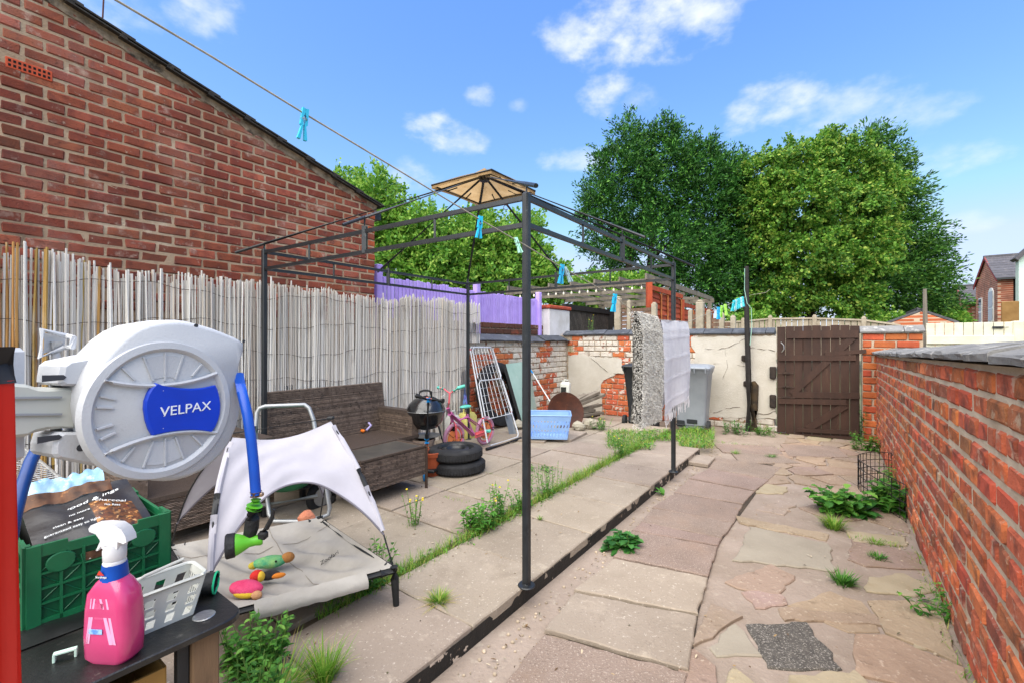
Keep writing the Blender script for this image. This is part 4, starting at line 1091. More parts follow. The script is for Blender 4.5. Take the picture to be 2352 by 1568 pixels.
def peg(px, colr, label, h=.085, tilt=0.0, yaw=.9, group=None):
    c = linept(px); m = mat('peg_' + colr.strip('#'), colr, None, rough=.45, spec=.5)
    t = thing('clothes_peg', c, 0, label, 'clothes peg', group, rot=(tilt, tilt * .6, yaw))
    for s in (-1, 1):
        mb = MB(); x0, x1 = s * .002, s * .0085
        prof = [(-.001 * s, .012), (s * .008, .014), (s * .0095, -.03), (s * .006, -.034), (s * .013, -.07), (s * .005, -.071), (s * .0015, -.03), (s * .0035, -.02), (s * .0035, -.008), (s * .001, -.004)]
        k = h / .085
        mb.prism([Vector((x * k, -.006 * k, z * k)) for (x, z) in prof], (0, .012 * k, 0)); child('jaw', mb, m, t, world=False)
    mb = MB(); mb.tube([Vector((math.cos(q) * .010, math.sin(q) * .009, -.022 + q * .0006)) for q in [i * .6 for i in range(22)]], .0012, 4); child('spring', mb, mat('peg_spring', '#9c9c98', None, rough=.4, metal=.8), t, world=False)
peg(700, '#2fb4d8', 'large bright cyan peg on the line against open sky', .095, .12, .8)
peg(1103, '#22b2dc', 'cyan peg on the line just below the beige canopy', .10, .1, .5)
peg(1186, '#9fd6c0', 'pale mint peg on the line left of the front gazebo post', .085, -.3, .6)
peg(1291, '#2ea6d4', 'blue peg on the line right of the front gazebo post', .115, .1, .5); peg(1299, '#8fa8ae', 'grey peg behind the blue peg by the gazebo rail', .10, -.35, .7)
peg(1412, '#1fb0dc', 'cyan peg on the line in front of pale concrete post', .13, .1, .5)
peg(1650, '#22a4d6', 'blue peg left of two green pegs near washing post', .16, .0, .4); peg(1658, '#8ed046', 'left one of two lime green pegs on the line', .16, .1, .5); peg(1666, '#a0dc54', 'right one of two lime green pegs on the line', .16, -.1, .6)
for i, px in enumerate((1686, 1690, 1694, 1698, 1702, 1706)):
    peg(px, '#35c2d0' if i % 3 != 1 else '#a8d8dc', ['turquoise peg at the left end of the bunch beside washing post','pale blue second peg of the bunch beside washing post','turquoise third peg of the bunch beside washing post','turquoise fourth peg of the bunch beside washing post','pale blue fifth peg of the bunch beside washing post','turquoise peg at the right end, touching the washing post'][i], .16, .15 - .05 * i, .3 + .1 * i, 'pegs bunched at the washing post')

# ------------------------------------------------------------------ rug and towel over the line
def seg_pts(px0, px1, n): return [linept(px0 + (px1 - px0) * i / n) for i in range(n + 1)]
rug = thing('shaggy_rug', linept(1490), 0, 'grey and black shaggy rug folded over the washing line', 'rug')
m_rug = mat('rug_pile', '#bdb9b0', '#98958e', 38, .97, bump=1.0, bscale=90, layers=[('#8d8a85', 34, .58, .68, .5), ('#d0ccc4', 22, .54, .66, .7)])
m_rug_d = mat('rug_edge', '#3b3a3a', '#8a8781', 40, .95, bump=1.0, bscale=80)
R0, R1 = linept(1460), linept(1508)
def rugface(off, zb):
    def fn(u, v):
        p = R0.lerp(R1, u); z = p.z * (1 - v) + zb * v
        w = .012 * mnoise.noise(Vector((u * 5, v * 7, off * 9))) + .006 * mnoise.noise(Vector((u * 20, v * 28, off * 9)))
        dr = off * min(1, .25 + v * 6) if v < .12 else off
        return Vector((p.x, p.y, z + .02 * (1 - min(1, v * 9)))) + LN * (dr + w + .02 * math.sin(v * 3) * (1 if off > 0 else .5)) + LD * (.012 * mnoise.noise(Vector((v * 9, off, 2))) * 1.5)
    return fn
for off, zb in ((.038, .80), (.016, .80), (-.016, .84), (-.038, .84)):
    mb = MB(); mb.grid(rugface(off, zb), 26, 60); child('pile' if abs(off) > .02 else 'backing', mb, m_rug if abs(off) > .02 else m_rug_d, rug, smooth='all')
# shag fibres
vs, fs = [], []; fn = rugface(.038, .80); fe = rugface(.03, .80)
rr = random.Random(3)
for i in range(15000):
    edge = rr.random() < .13
    u, v = (rr.random() ** 3 * .02 if edge else rr.random()), rr.random()
    p = fn(u, v) if not edge else fn(0, v) - LN * rr.uniform(0, .07)
    d = (LN * rr.uniform(.3, 1.0) + LD * rr.uniform(-.6, .6) + Vector((0, 0, rr.uniform(-1.2, .1)))) if not edge else (LD * rr.uniform(-1, -.2) + LN * rr.uniform(-.5, .8) + Vector((0, 0, rr.uniform(-.8, .4))))
    d = d.normalized() * rr.uniform(.010, .022); s = d.cross(Vector((rr.uniform(-1, 1), rr.uniform(-1, 1), rr.uniform(-1, 1)))).normalized() * .0032
    k = len(vs); vs += [p - s, p + s, p + d]; fs.append((k, k + 1, k + 2))
mb = MB(); mb.v, mb.f = vs, fs
M_ = ROOTM[rug.name].inverted(); me = bpy.data.meshes.new('shag'); me.from_pydata([tuple(M_ @ v) for v in vs], [], fs)
me.materials.append(mat('rug_fibre', '#b0aca4', None, rnd='isl', ramt=.1, ramp=[(0, '#d6d3cc'), (.6, '#c6c2ba'), (.85, '#b5b2ab'), (.95, '#8f8c87'), (1, '#d0ccc4')], rough=.95)); o = bpy.data.objects.new('shag', me); link(o); o.parent = rug; o['kind'] = 'stuff'
tw = thing('towel', linept(1550), 0, 'white fringed towel hung on the line beside the shaggy rug', 'towel')
m_towel = mat('white_towel', '#dad8da', '#cfccd0', 12, .95, bump=.8, bscale=160, transl=.12)
T0, T1 = linept(1518), linept(1580)
def tface(off, zb0, zb1):
    def fn(u, v):
        p = T0.lerp(T1, u); zb = zb0 + (zb1 - zb0) * u; z = p.z * (1 - v) + zb * v
        w = .016 * math.sin(u * 9 + v * 1.5) * v + .012 * mnoise.noise(Vector((u * 4, v * 3, off * 30)))
        band = .004 * max(0, 1 - abs(((v * 4.3) % 1) - .85) / .12)
        return Vector((p.x, p.y, z)) + LN * (off * min(1, v * 9) + w + band) + LD * (.05 * v * (u - .15)) 
    return fn
zbs = (at(1535, 945, lineZ(1535)).z, at(1585, 905, lineZ(1583)).z)
for off, q in ((.018, zbs), (-.018, (zbs[0] + .05, zbs[1] + .05))):
    mb = MB(); mb.grid(tface(off, *q), 30, 56); child('cloth', mb, m_towel, tw, smooth='all')
fn = tface(.018, *zbs)
for i in range(30):
    u = (i + .5) / 30; p = fn(u, 1.0); q = p + Vector((random.uniform(-.015, .015), random.uniform(-.01, .01), -random.uniform(.07, .12)))
    mb = MB(); mb.tube([p, p.lerp(q, .5) + LN * random.uniform(-.008, .008), q], [.006, .005, .003], 5); child('fringe', mb, m_towel, tw)

# ------------------------------------------------------------------ wheelie bins
def loft(sections, n=6, rad=.06):
    """rounded rectangles (w, d, z, yoff) lofted"""
    mb = MB(); rings = []
    for (w, d, z, yo, r) in sections:
        ring = []
        for (sx, sy, a0) in ((1, 1, 0), (-1, 1, 90), (-1, -1, 180), (1, -1, 270)):
            for k in range(n):
                t = math.radians(a0 + 90 * k / (n - 1)); ring.append(Vector((sx * (w / 2 - r) + r * math.cos(t), yo + sy * (d / 2 - r) + r * math.sin(t), z)))
        rings.append(ring)
    m_ = len(rings[0]); mb.v = [v for rg in rings for v in rg]
    for i in range(len(rings) - 1):
        for t in range(m_): mb.f.append((i * m_ + t, i * m_ + (t + 1) % m_, (i + 1) * m_ + (t + 1) % m_, (i + 1) * m_ + t))
    mb.f.append(tuple(reversed(range(m_)))); mb.f.append(tuple((len(rings) - 1) * m_ + t for t in range(m_)))
    return mb
def wheelie_bin(loc, rz, m, ml, label):
    t = thing('wheelie_bin', loc, rz, label, 'bin', 'wheelie bins by the back wall')
    b = loft([(.44, .50, .05, .03, .05), (.45, .51, .3, .03, .05), (.54, .66, .92, .0, .05), (.58, .72, .96, 0, .05), (.585, .73, 1.0, 0, .05)])
    body = child('body', b, m, t, smooth=True, world=False)
    mb = MB(); mb.bbox((.02, -.228, .16), (.16, .02, .07), .008); mb.bbox((-.15, -.24, .12), (.12, .02, .1), .006); child('moulding', mb, mat('bin_recess', '#24272a', None), t, sub=body, world=False)
    l = loft([(.60, .75, 1.0, 0, .05), (.61, .76, 1.03, 0, .05), (.58, .70, 1.055, .01, .06), (.45, .5, 1.075, .03, .1)]); child('lid', l, ml, t, smooth=True, world=False)
    mb = MB(); mb.tube([(-.24, -.36, 1.0), (-.24, -.42, 1.035), (.24, -.42, 1.035), (.24, -.36, 1.0)], .016, 8)
    for x in (-.24, -.08, .08, .24): mb.bbox((x, -.385, 1.0), (.015, .09, .10), .004)
    child('handle', mb, ml, t, smooth=True, world=False)
    for s in (-1, 1):
        mb = MB(); Rw = Matrix.Translation((s * .27, -.25, .1)) @ Matrix.Rotation(math.radians(90), 4, 'Y')
        mb.lathe([(0, -.025), (.06, -.028), (.07, -.02), (.098, -.024), (.1, 0), (.098, .024), (.07, .02), (.06, .028), (0, .025)], 22, Rw); child('wheel', mb, mat('bin_rubber', '#1c1c1d', '#2a2a2b', 12, .8), t, smooth=True, world=False)
    mb = MB(); mb.tube([(-.26, -.25, .1), (.26, -.25, .1)], .012, 8); child('axle', mb, m_black_metal, t, world=False)
    return t
m_gbin = mat('grey_bin_plastic', '#8b9096', '#7d8288', 4, .5, bump=.15, bscale=120); m_bbin = mat('black_bin_plastic', '#232629', '#2d3033', 4, .5, bump=.15, bscale=120)
p = gp(1604, 990, .03); wheelie_bin((p.x, p.y + .22, .03), YROT + .1, m_gbin, m_gbin, 'light grey wheelie bin partly hidden by the white towel')
p = gp(1492, 982, .03); wheelie_bin((p.x - .02, p.y + .25, .03), YROT + .12, m_bbin, m_bbin, 'black wheelie bin partly hidden behind the shaggy rug')
# ------------------------------------------------------------------ low table in the left foreground
TZ = .75
m_tabletop = mat('black_glass_top', '#161615', '#232220', 6, .35, spec=.5, bump=.15, bscale=80, layers=[('#6b675f', 30, .63, .72, .55), ('#4a4742', 3, .56, .75, .5)])
tb = thing('side_table', yd(-1.7, .15, PZ), YROT, 'black topped side table with wooden leg in the left foreground', 'table')
tb0, tb1, ta0, ta1 = -2.35, -1.286, -.55, .548
cpts = []
for (cx_, cy_, a0) in ((tb1 - .05, ta1 - .05, 0), (tb0 + .05, ta1 - .05, 90), (tb0 + .05, ta0 + .05, 180), (tb1 - .05, ta0 + .05, 270)):
    for k in range(6):
        t = math.radians(a0 + 18 * k); cpts.append(yd(cx_ + .05 * math.cos(t), cy_ + .05 * math.sin(t), TZ - .016))
mb = MB(); mb.prism(cpts, (0, 0, .016), .003); child('top', mb, m_tabletop, tb)
mb = MB(); mb.lathe([(0, .0015), (.024, .0015), (.026, 0), (.026, -.0005)], 28, Matrix.Translation(yd(-1.36, .475, TZ + .001))); child('metal_disc', mb, mat('brushed_disc', '#b9bab8', '#8f9090', 60, .35, .7, stretch=(1, 8, 1)), tb)
m_legwood = mat('oak_leg', '#7d6248', '#66503a', 14, .8, bump=.4, stretch=(1, 1, .2), layers=[('#4a3a2a', 20, .62, .74, .5)])
for (b_, a_) in ((-1.36, .47), (-2.27, .47), (-1.36, -.47), (-2.27, -.47)):
    mb = MB(); mb.bbox(yd(b_, a_, (PZ + TZ - .017) / 2), (.062, .062, TZ - .017 - PZ), .004, RY); child('leg', mb, m_legwood, tb)
    mb = MB(); mb.bbox(yd(b_, a_ - .045, (PZ + TZ - .017) / 2), (.03, .026, TZ - .019 - PZ), .003, RY); child('leg_trim', mb, m_black_metal, tb)
mb = MB(); mb.bbox(yd(-1.82, 0, .32), (.9, .9, .02), .004, RY); child('shelf', mb, m_tabletop, tb)
# cardboard box and charcoal sack under the table
bx = thing('cardboard_box', yd(-1.46, .27, .33), YROT, 'brown cardboard box on the shelf under the black table', 'box')
m_card = mat('cardboard', '#a17a3e', '#8e6a36', 7, .9, bump=.2)
for (c, s_) in ((yd(-1.36, .24, .50), (.006, .30, .33)), (yd(-1.60, .24, .50), (.006, .30, .33)), (yd(-1.48, .39, .50), (.24, .006, .33)), (yd(-1.48, .09, .50), (.24, .006, .33)), (yd(-1.48, .24, .336), (.24, .30, .006))):
    mb = MB(); mb.box(c, s_, RY); child('panel', mb, m_card, bx)
mb = MB(); mb.bar(yd(-1.3565, .10, .555), yd(-1.3565, .385, .545), .001, .002); child('tape', mb, mat('pale_card_edge', '#c7a76c', None), bx)
for i, s_ in enumerate((.13, .16, .20, .235, .27, .305, .335)):
    mb = MB(); mb.box(yd(-1.356, s_, .575 + (i % 2) * .008), (.001, .02 - (i % 3) * .004, .006), RY); child('print', mb, mat('card_print', '#dcc48c', None), bx)
bg_ = thing('snack_packet', yd(-1.34, -.02, .33), YROT, 'torn orange and white packet under the front edge of the table', 'packet')
mb = MB(); mb.grid(lambda u, v: yd(-1.33 + .05 * math.sin(math.pi * v) + .02 * mnoise.noise(Vector((u * 5, v * 4, 1))), -.14 + .24 * u, .52 + .17 * v + .02 * mnoise.noise(Vector((u * 4, 3, v)))), 14, 10)
child('sleeve', mb, mat('packet_print', '#b4652a', '#d8cfc0', 22, .35, layers=[('#2a2019', 30, .56, .6, .9), ('#c98a3a', 12, .58, .66, .8)]), bg_, smooth=True)

# ------------------------------------------------------------------ green folding crate with a charcoal bag
cr = thing('folding_crate', yd(-1.825, .33, TZ), YROT, 'green plastic folding crate standing on the black table', 'crate')
m_green = mat('green_plastic', '#12683f', '#0f5a36', 8, .42, spec=.5, layers=[('#3a8a62', 30, .64, .74, .4)])
cb0, cb1, ca0, ca1, cz0, cz1 = -2.02, -1.63, .183, .478, TZ + .003, TZ + .215
def panel(fix, lo, hi, axis, out):
    """ribbed lattice side: axis 'a' = side in plane b = fix, spanning a"""
    def P(s, z, o=0.0):
        return yd(fix + o * out, s, z) if axis == 'a' else yd(s, fix + o * out, z)
    L_ = hi - lo; w = .004
    mb = MB()
    def rect(s0, s1, z0, z1, o0=-.004, o1=.004):
        mb.prism([P(s0, z0, o0), P(s1, z0, o0), P(s1, z1, o0), P(s0, z1, o0)], P(lo, cz0, o1) - P(lo, cz0, o0))
    rect(lo, lo + .026, cz0, cz1, -.01, .006); rect(hi - .026, hi, cz0, cz1, -.01, .006)
    rect(lo, hi, cz0, cz0 + .022); 
    rect(lo + .026, lo + .075, cz1 - .03, cz1); rect(hi - .075, hi - .026, cz1 - .03, cz1); rect(lo + .075, hi - .075, cz1 - .034, cz1 - .01)
    s_ = child('side', mb, m_green, cr)
    mb = MB()          # thin web
    mb.prism([P(lo + .02, cz0 + .01, -.006), P(hi - .02, cz0 + .01, -.006), P(hi - .02, cz1 - .03, -.006), P(lo + .02, cz1 - .03, -.006)], P(lo, cz0, -.003) - P(lo, cz0, -.006)); child('web', mb, mat('green_web', '#0a4a2c', '#0c5634', 9, .5), cr, sub=s_)
    mb = MB(); n = 6; zs = [cz0 + .022, cz0 + .062, cz0 + .100, cz0 + .138, cz1 - .034]
    for z in zs[1:-1]: mb.bar(P(lo + .02, z, .001), P(hi - .02, z, .001), .007, .005, (0, 0, 1))
    for k in range(1, n): s = lo + .02 + (L_ - .04) * k / n; mb.bar(P(s, cz0 + .01, .001), P(s, cz1 - .03, .001), .006 if k % 2 else .009, .006, VB if axis == 'b' else UA)
    for k in range(n):
        s0 = lo + .02 + (L_ - .04) * k / n; s1 = lo + .02 + (L_ - .04) * (k + 1) / n
        for j in range(4):
            if (k + j) % 2: mb.tube([P(s0, zs[j], 0), P(s1, zs[j + 1], 0)], .0018, 4)
            else: mb.tube([P(s1, zs[j], 0), P(s0, zs[j + 1], 0)], .0018, 4)
    child('rib', mb, m_green, cr, sub=s_)
    if axis == 'a' and out > 0:
        for s in (lo + .062, hi - .062):
            mb = MB(); x_, y_ = (UA, Vector((0, 0, 1))); c = P(s, cz1 - .052, .004)
            ring = [c + x_ * (.026 * math.cos(t)) + y_ * (.026 * math.sin(t) if math.sin(t) < 0 else .020 * math.sin(t)) for t in [2 * math.pi * i / 20 for i in range(20)]]
            mb.tube(ring, .003, 5, closed=True); mb.prism(ring, VB * .003); child('catch', mb, m_green, cr, sub=s_, smooth=True)
        # hand slot through which the bag shows
        mb = MB(); mb.prism([P(lo + .105, cz1 - .075, .0025), P(hi - .105, cz1 - .075, .0025), P(hi - .10, cz1 - .05, .0025), P(lo + .10, cz1 - .05, .0025)], VB * .002); child('hand_slot', mb, mat('slot_bag', '#3a2016', '#6a4a35', 60, .4, layers=[('#d8d0c4', 40, .62, .64, .9)]), cr, sub=s_)
        mb = MB(); mb.tube([P(lo + .10, cz1 - .05, .005), P(lo + .105, cz1 - .077, .005), P(hi - .105, cz1 - .077, .005), P(hi - .10, cz1 - .05, .005)], .003, 5); child('slot_rim', mb, m_green, cr, sub=s_)
panel(cb1, ca0, ca1, 'a', 1); panel(cb0, ca0, ca1, 'a', -1); panel(ca0, cb0 + .004, cb1 - .004, 'b', -1); panel(ca1, cb0 + .004, cb1 - .004, 'b', 1)
mb = MB(); mb.prism([yd(cb0, ca0, cz0), yd(cb1, ca0, cz0), yd(cb1, ca1, cz0), yd(cb0, ca1, cz0)], (0, 0, .01)); child('floor', mb, m_green, cr)
ch = thing('charcoal_bag', yd(-1.83, .33, TZ + .02), YROT, 'torn black charcoal bag with food picture inside the green crate', 'bag')
m_bag = mat('black_bag', '#1c1b1b', '#2a2726', 7, .38, spec=.5, bump=.3, bscale=14)
Bq = [(-1.655, .205, .925), (-1.655, .455, .925), (-1.96, .455, 1.012), (-1.96, .205, .995)]
Bp = [yd(*q) for q in Bq]
def bagf(u, v):
    p = Bp[0].lerp(Bp[1], u).lerp(Bp[3].lerp(Bp[2], u), v)
    return p + Vector((0, 0, .018 * math.sin(math.pi * u) * math.sin(math.pi * min(1, v * 1.1)) + .010 * mnoise.noise(Vector((u * 4, v * 4, 5)))))
mb = MB(); mb.grid(bagf, 30, 26); bagp = child('face', mb, m_bag, ch, smooth='all')
mb = MB(); mb.grid(lambda u, v: yd(-1.665 - .28 * u, .2 + .25 * v, .80 + .06 * math.sin(u * 3) * math.sin(v * 3)), 6, 6)
for (b_, a_, sb, sa) in ((-1.655, .205, 0, .25), (-1.655, .205, -.30, 0), (-1.655, .455, -.30, 0)):
    mb.add([yd(b_, a_, .76), yd(b_ + sb, a_ + sa, .76), yd(b_ + sb, a_ + sa, .99 if sb else .925), yd(b_, a_, .925)], [(0, 1, 2, 3)])
child('sack', mb, m_bag, ch)
mb = MB(); mb.grid(lambda u, v: bagf(.52 + .40 * u, .05 + .55 * v - .05 * u) + Vector((0, 0, .0015 if (abs(u - .5) < .5) else 0)), 12, 12)
child('food_print', mb, mat('food_print', '#1f1a17', '#7c4a22', 55, .4, layers=[('#c98a4a', 40, .55, .62, .9), ('#e2b27a', 70, .6, .66, .8), ('#a03a22', 30, .62, .68, .8), ('#3c2a1c', 18, .55, .62, .7)]), ch, sub=bagp, smooth='all')
mb = MB(); mb.grid(lambda u, v: bagf(.02 + .74 * u, .93 + .12 * v * (1 + .4 * mnoise.noise(Vector((u * 9, 0, 0))))) + Vector((0, 0, .012 + .04 * v + .012 * mnoise.noise(Vector((u * 12, v * 3, 2))))), 26, 6)
child('torn_top', mb, mat('bag_lining', '#a6c4d6', '#7fb0d0', 20, .4, layers=[('#d8e2ea', 40, .56, .64, .8)]), ch, sub=bagp, smooth='all')
mb = MB(); mb.grid(lambda u, v: bagf(.0 + .8 * u, .80 + .13 * v + .02 * mnoise.noise(Vector((u * 8, 1, 0)))) + Vector((0, 0, .004 + .022 * v + .006 * mnoise.noise(Vector((u * 10, v * 3, 7))))), 26, 5)
child('torn_edge', mb, mat('brown_paper', '#6b4426', '#3a2416', 16, .6, layers=[('#a8713e', 22, .58, .66, .7)]), ch, sub=bagp, smooth='all')

def text_mesh(txt, size, m, parent, M, name='lettering', extrude=.0006, sub=None, shear=0.0, bold=0.0):
    cu = bpy.data.curves.new(name, 'FONT'); cu.body = txt; cu.size = size; cu.extrude = extrude; cu.align_x = 'CENTER'; cu.align_y = 'CENTER'; cu.shear = shear; cu.offset = bold
    o = bpy.data.objects.new(name, cu); link(o)
    dg_ = bpy.context.evaluated_depsgraph_get(); me = bpy.data.meshes.new_from_object(o.evaluated_get(dg_))
    bpy.data.objects.remove(o); bpy.data.curves.remove(cu)
    me.transform(ROOTM[parent.name].inverted() @ M); me.materials.append(m)
    n = bpy.data.objects.new(name, me); link(n); n.parent = sub if sub is not None else parent
    return n
def frame(c, x, y):
    x = x.normalized(); z = x.cross(y).normalized(); y = z.cross(x).normalized()
    return Matrix(((x.x, y.x, z.x, c.x), (x.y, y.y, z.y, c.y), (x.z, y.z, z.z, c.z), (0, 0, 0, 1)))
m_ink = mat('white_ink', '#d9d9d6', None, rough=.5)
def bag_text(txt, u0, v0, size, shear=.25):
    e = .04; x = bagf(u0 + e, v0) - bagf(u0 - e, v0); y = bagf(u0, v0 + e) - bagf(u0, v0 - e)
    c = bagf(u0, v0); M = frame(c, x, y); c2 = c + M.to_3x3() @ Vector((0, 0, .0045)); M.translation = c2
    text_mesh(txt, size, m_ink, ch, M, sub=bagp, shear=shear)
bag_text('pwood & ings', .52, .62, .027); bag_text('charcoal', .70, .535, .023)
bag_text('no fuss', .70, .45, .014, 0); bag_text('clean & easy', .30, .33, .013, 0); bag_text('no more', .42, .47, .013, 0); bag_text('guaranteed easy to light', .32, .25, .012, 0)

# ------------------------------------------------------------------ spray bottle
sb_ = thing('spray_bottle', yd(-1.352, .292, TZ), YROT + .55, 'pink cleaning spray bottle with white trigger on the table edge', 'spray bottle')
m_pink = mat('pink_liquid_bottle', '#c43a70', '#b42e62', 6, .25, spec=.6, coat=.4, layers=[('#e07ea6', 5, .58, .66, .55)])
def bsec(hw, hd, z, r): return (hw * 2, hd * 2, z, 0, r)
bd = loft([bsec(.044, .026, 0.0, .02), bsec(.054, .031, .012, .02), bsec(.056, .032, .06, .02), bsec(.054, .031, .12, .02), bsec(.050, .029, .155, .02), bsec(.034, .024, .178, .018), bsec(.024, .022, .187, .018)], 5)
bdo = child('body', bd, m_pink, sb_, smooth=True, world=False)
bl = loft([bsec(.0255, .0235, .176, .018), bsec(.0245, .0225, .19, .018), bsec(.022, .0205, .218, .017)], 5); child('neck_label', bl, mat('blue_label', '#0d4fb0', '#0a3f94', 8, .35), sb_, smooth=True, world=False)
M_ = ROOTM[sb_.name] @ Matrix.Translation((-.008, -.0245, .196)) @ Matrix.Rotation(math.radians(90), 4, 'X')
text_mesh('Stardrops', .0068, m_ink, sb_, M_)
mb = MB(); mb.prism([Vector((-.018, -.0242, .201)), Vector((.0, -.0242, .2)), Vector((-.012, -.0242, .211))], (0, -.001, 0)); child('emblem', mb, mat('red_emblem', '#c0392b', None), sb_, world=False)
m_trig = mat('white_trigger', '#dcdadb', '#d0cecf', 9, .35)
mb = MB(); mb.lathe([(0, .216), (.021, .217), (.022, .222), (.020, .226), (.0215, .228), (.022, .25), (.019, .262)], 22); child('collar', mb, m_trig, sb_, smooth=True, world=False)
mb = MB(); prof = [(-.050, .293), (-.052, .300), (-.046, .308), (-.020, .311), (.012, .310), (.030, .300), (.040, .284), (.042, .272), (.034, .268), (.020, .272), (.019, .255), (-.019, .255), (-.024, .275), (-.034, .288)]
mb.prism([Vector((x, -.013, z)) for (x, z) in prof], (0, .026, 0)); bm_ = mb; child('trigger_head', bm_, m_trig, sb_, smooth=True, world=False)
mb = MB(); mb.prism([Vector((x, -.007, z)) for (x, z) in ((-.022, .283), (-.014, .280), (-.024, .262), (-.036, .247), (-.040, .247), (-.030, .268))], (0, .014, 0)); child('trigger', mb, m_trig, sb_, world=False)
m_pale = mat('pale_pink_print', '#e39abb', None, rough=.4)
def bfront(z): return -(.032 - max(0, z - .06) * .033) - .0008
for (x0, x1, w_) in ((-.018, -.032, .004), (-.004, .026, .0055), (.010, .033, .004), (-.026, -.034, .0025)):
    mb = MB(); mb.grid(lambda u, v: Vector((x0 + (x1 - x0) * v + (u - .5) * w_ * (1 + v), bfront(.150 - .10 * v), .150 - .10 * v)), 1, 8)
    child('stripe', mb, m_pale, sb_, sub=bdo, world=False)
mb = MB(); mb.grid(lambda u, v: Vector((-.017 + .020 * u, bfront(.14 - .035 * v), .14 - .035 * v)), 1, 4); child('small_print', mb, mat('print_block', '#b93466', '#d0628a', 160, .4, stretch=(1, 1, 9)), sb_, sub=bdo, world=False)
mb = MB(); mb.box((-.012, -.0335, .078), (.032, .001, .011)); child('sticker', mb, mat('pale_blue_sticker', '#a8c8e4', '#4a7cc0', 90, .4), sb_, sub=bdo, world=False)

# ------------------------------------------------------------------ small white slotted basket, peg clip, glove, plastic sheet
wb = thing('slotted_basket', yd(-1.428, .385, TZ), YROT, 'small white slotted plastic basket behind the pink spray bottle', 'basket')
m_wpl = mat('off_white_plastic', '#c3c4bd', '#b4b5ae', 8, .45)
def bask(wt, dt, wbm, db, h, rows_, cols, root, m, sub=None, wall_name='wall', slant=0.0, T=.0022, gapf=.45, org=Vector((0, 0, 0))):
    """tapered rectangular basket whose walls are real strips with open slots"""
    for (ax, sg) in (('x', 1), ('x', -1), ('y', 1), ('y', -1)):
        mb = MB()
        def P(s, v):            # s -1..1 along the side, v 0..1 upwards
            w, d = wbm + (wt - wbm) * v, db + (dt - db) * v
            return org + (Vector((s * w / 2, sg * d / 2, h * v)) if ax == 'x' else Vector((sg * w / 2, s * d / 2, h * v)))
        nrm = (Vector((0, sg, 0)) if ax == 'x' else Vector((sg, 0, 0))) * T
        def strip(s0, s1, v0, v1, sh=0.0):
            mb.prism([P(s0, v0), P(s1, v0), P(min(1, s1 + sh), v1), P(max(-1, s0 + sh), v1)], nrm)
        n = cols if ax == 'x' else max(3, int(cols * .7))
        v_edges = [.10 + .78 * r / rows_ for r in range(rows_ + 1)]
        strip(-1, 1, 0, .10); strip(-1, 1, v_edges[-1], 1)
        for r in range(rows_):
            v0, v1 = v_edges[r], v_edges[r + 1]; vm = v1 - (v1 - v0) * .28
            for k in range(n + 1):
                s = -1 + 2 * k / n; hw = (1 - gapf) / n
                strip(max(-1, s - hw), min(1, s + hw), v0, vm, slant)
            strip(-1, 1, vm, v1)
        child(wall_name, mb, m, root, sub=sub, world=False)
    mb = MB(); mb.box(org + Vector((0, 0, T)), (wbm, db, T * 2)); child('base', mb, m, root, world=False)
    pts = []
    for (sx, sy, a0) in ((1, 1, 0), (-1, 1, 90), (-1, -1, 180), (1, -1, 270)):
        for k in range(5): t = math.radians(a0 + 22.5 * k); pts.append(org + Vector((sx * (wt / 2 - .015) + .018 * math.cos(t), sy * (dt / 2 - .015) + .018 * math.sin(t), h)))
    mb = MB(); mb.tube(pts, T * 2.2, 6, closed=True); child('rim', mb, m, root, world=False, smooth=True)
bask(.10, .20, .07, .15, .105, 3, 7, wb, m_wpl, slant=.06)
mb = MB(); mb.tube([(.0, -.10, .10), (.01, -.02, .135), (.02, .06, .15)], .004, 6); child('handle', mb, m_wpl, wb, world=False)
cl = thing('plastic_clip', gp(150, 1512, TZ), .6, 'small pale green plastic clip lying on the black table', 'clip')
mb = MB(); mb.bbox((0, 0, .018), (.040, .012, .005), .001); mb.bbox((-.018, 0, .009), (.005, .012, .018), .001); mb.bbox((.018, 0, .009), (.005, .012, .018), .001); child('bracket', mb, mat('pale_green_plastic', '#b5cfc0', None, rough=.4), cl, world=False)
gl = thing('work_glove', gp(430, 1368, TZ), .4, 'black work glove with green cuff edge on the table', 'glove')
mb = MB()
def glv(u, v):
    t = u * 2 * math.pi; r = .042 * (1 - .45 * v * v) * (1 + .14 * mnoise.noise(Vector((math.cos(t) * 2, math.sin(t) * 2, v * 5))))
    return Vector((.07 - .16 * v, r * math.cos(t), .026 + r * .62 * math.sin(t) * (1 - .3 * v)))
mb.grid(glv, 18, 12); child('palm', mb, mat('black_rubber', '#141414', '#1f1f1f', 14, .6, bump=.5), gl, smooth='all', world=False)
mb = MB(); mb.tube([glv(i / 24, 0) for i in range(24)], .0028, 6, closed=True); child('cuff', mb, mat('green_cuff', '#1fae7a', None), gl, smooth=True, world=False)
for k, (y, l) in enumerate(((-.022, .05), (-.008, .065), (.008, .06), (.022, .045))):
    mb = MB(); mb.tube([Vector((-.06, y, .024)), Vector((-.09, y * 1.3, .026)), Vector((-.09 - l * .8, y * 1.5, .014))], [.013, .012, .008], 8); child('finger', mb, MATS['black_rubber'], gl, smooth=True, world=False)
ps = thing('plastic_sheet', gp(110, 1480, TZ), 0, 'crumpled black plastic sheet under the green crate', 'plastic sheet')
mb = MB()
def shf(u, v):
    p = yd(-2.15 + .60 * v, -.35 + .78 * u, TZ + .004); e = min(u, 1 - u, v, 1 - v) * 6
    return p + Vector((0, 0, max(0, .014 + .022 * mnoise.noise(Vector((u * 6, v * 5, 1))) + .008 * mnoise.noise(Vector((u * 17, v * 14, 1)))) * min(1, e) * (0 if (u > .62 and v < .86) else 1)))
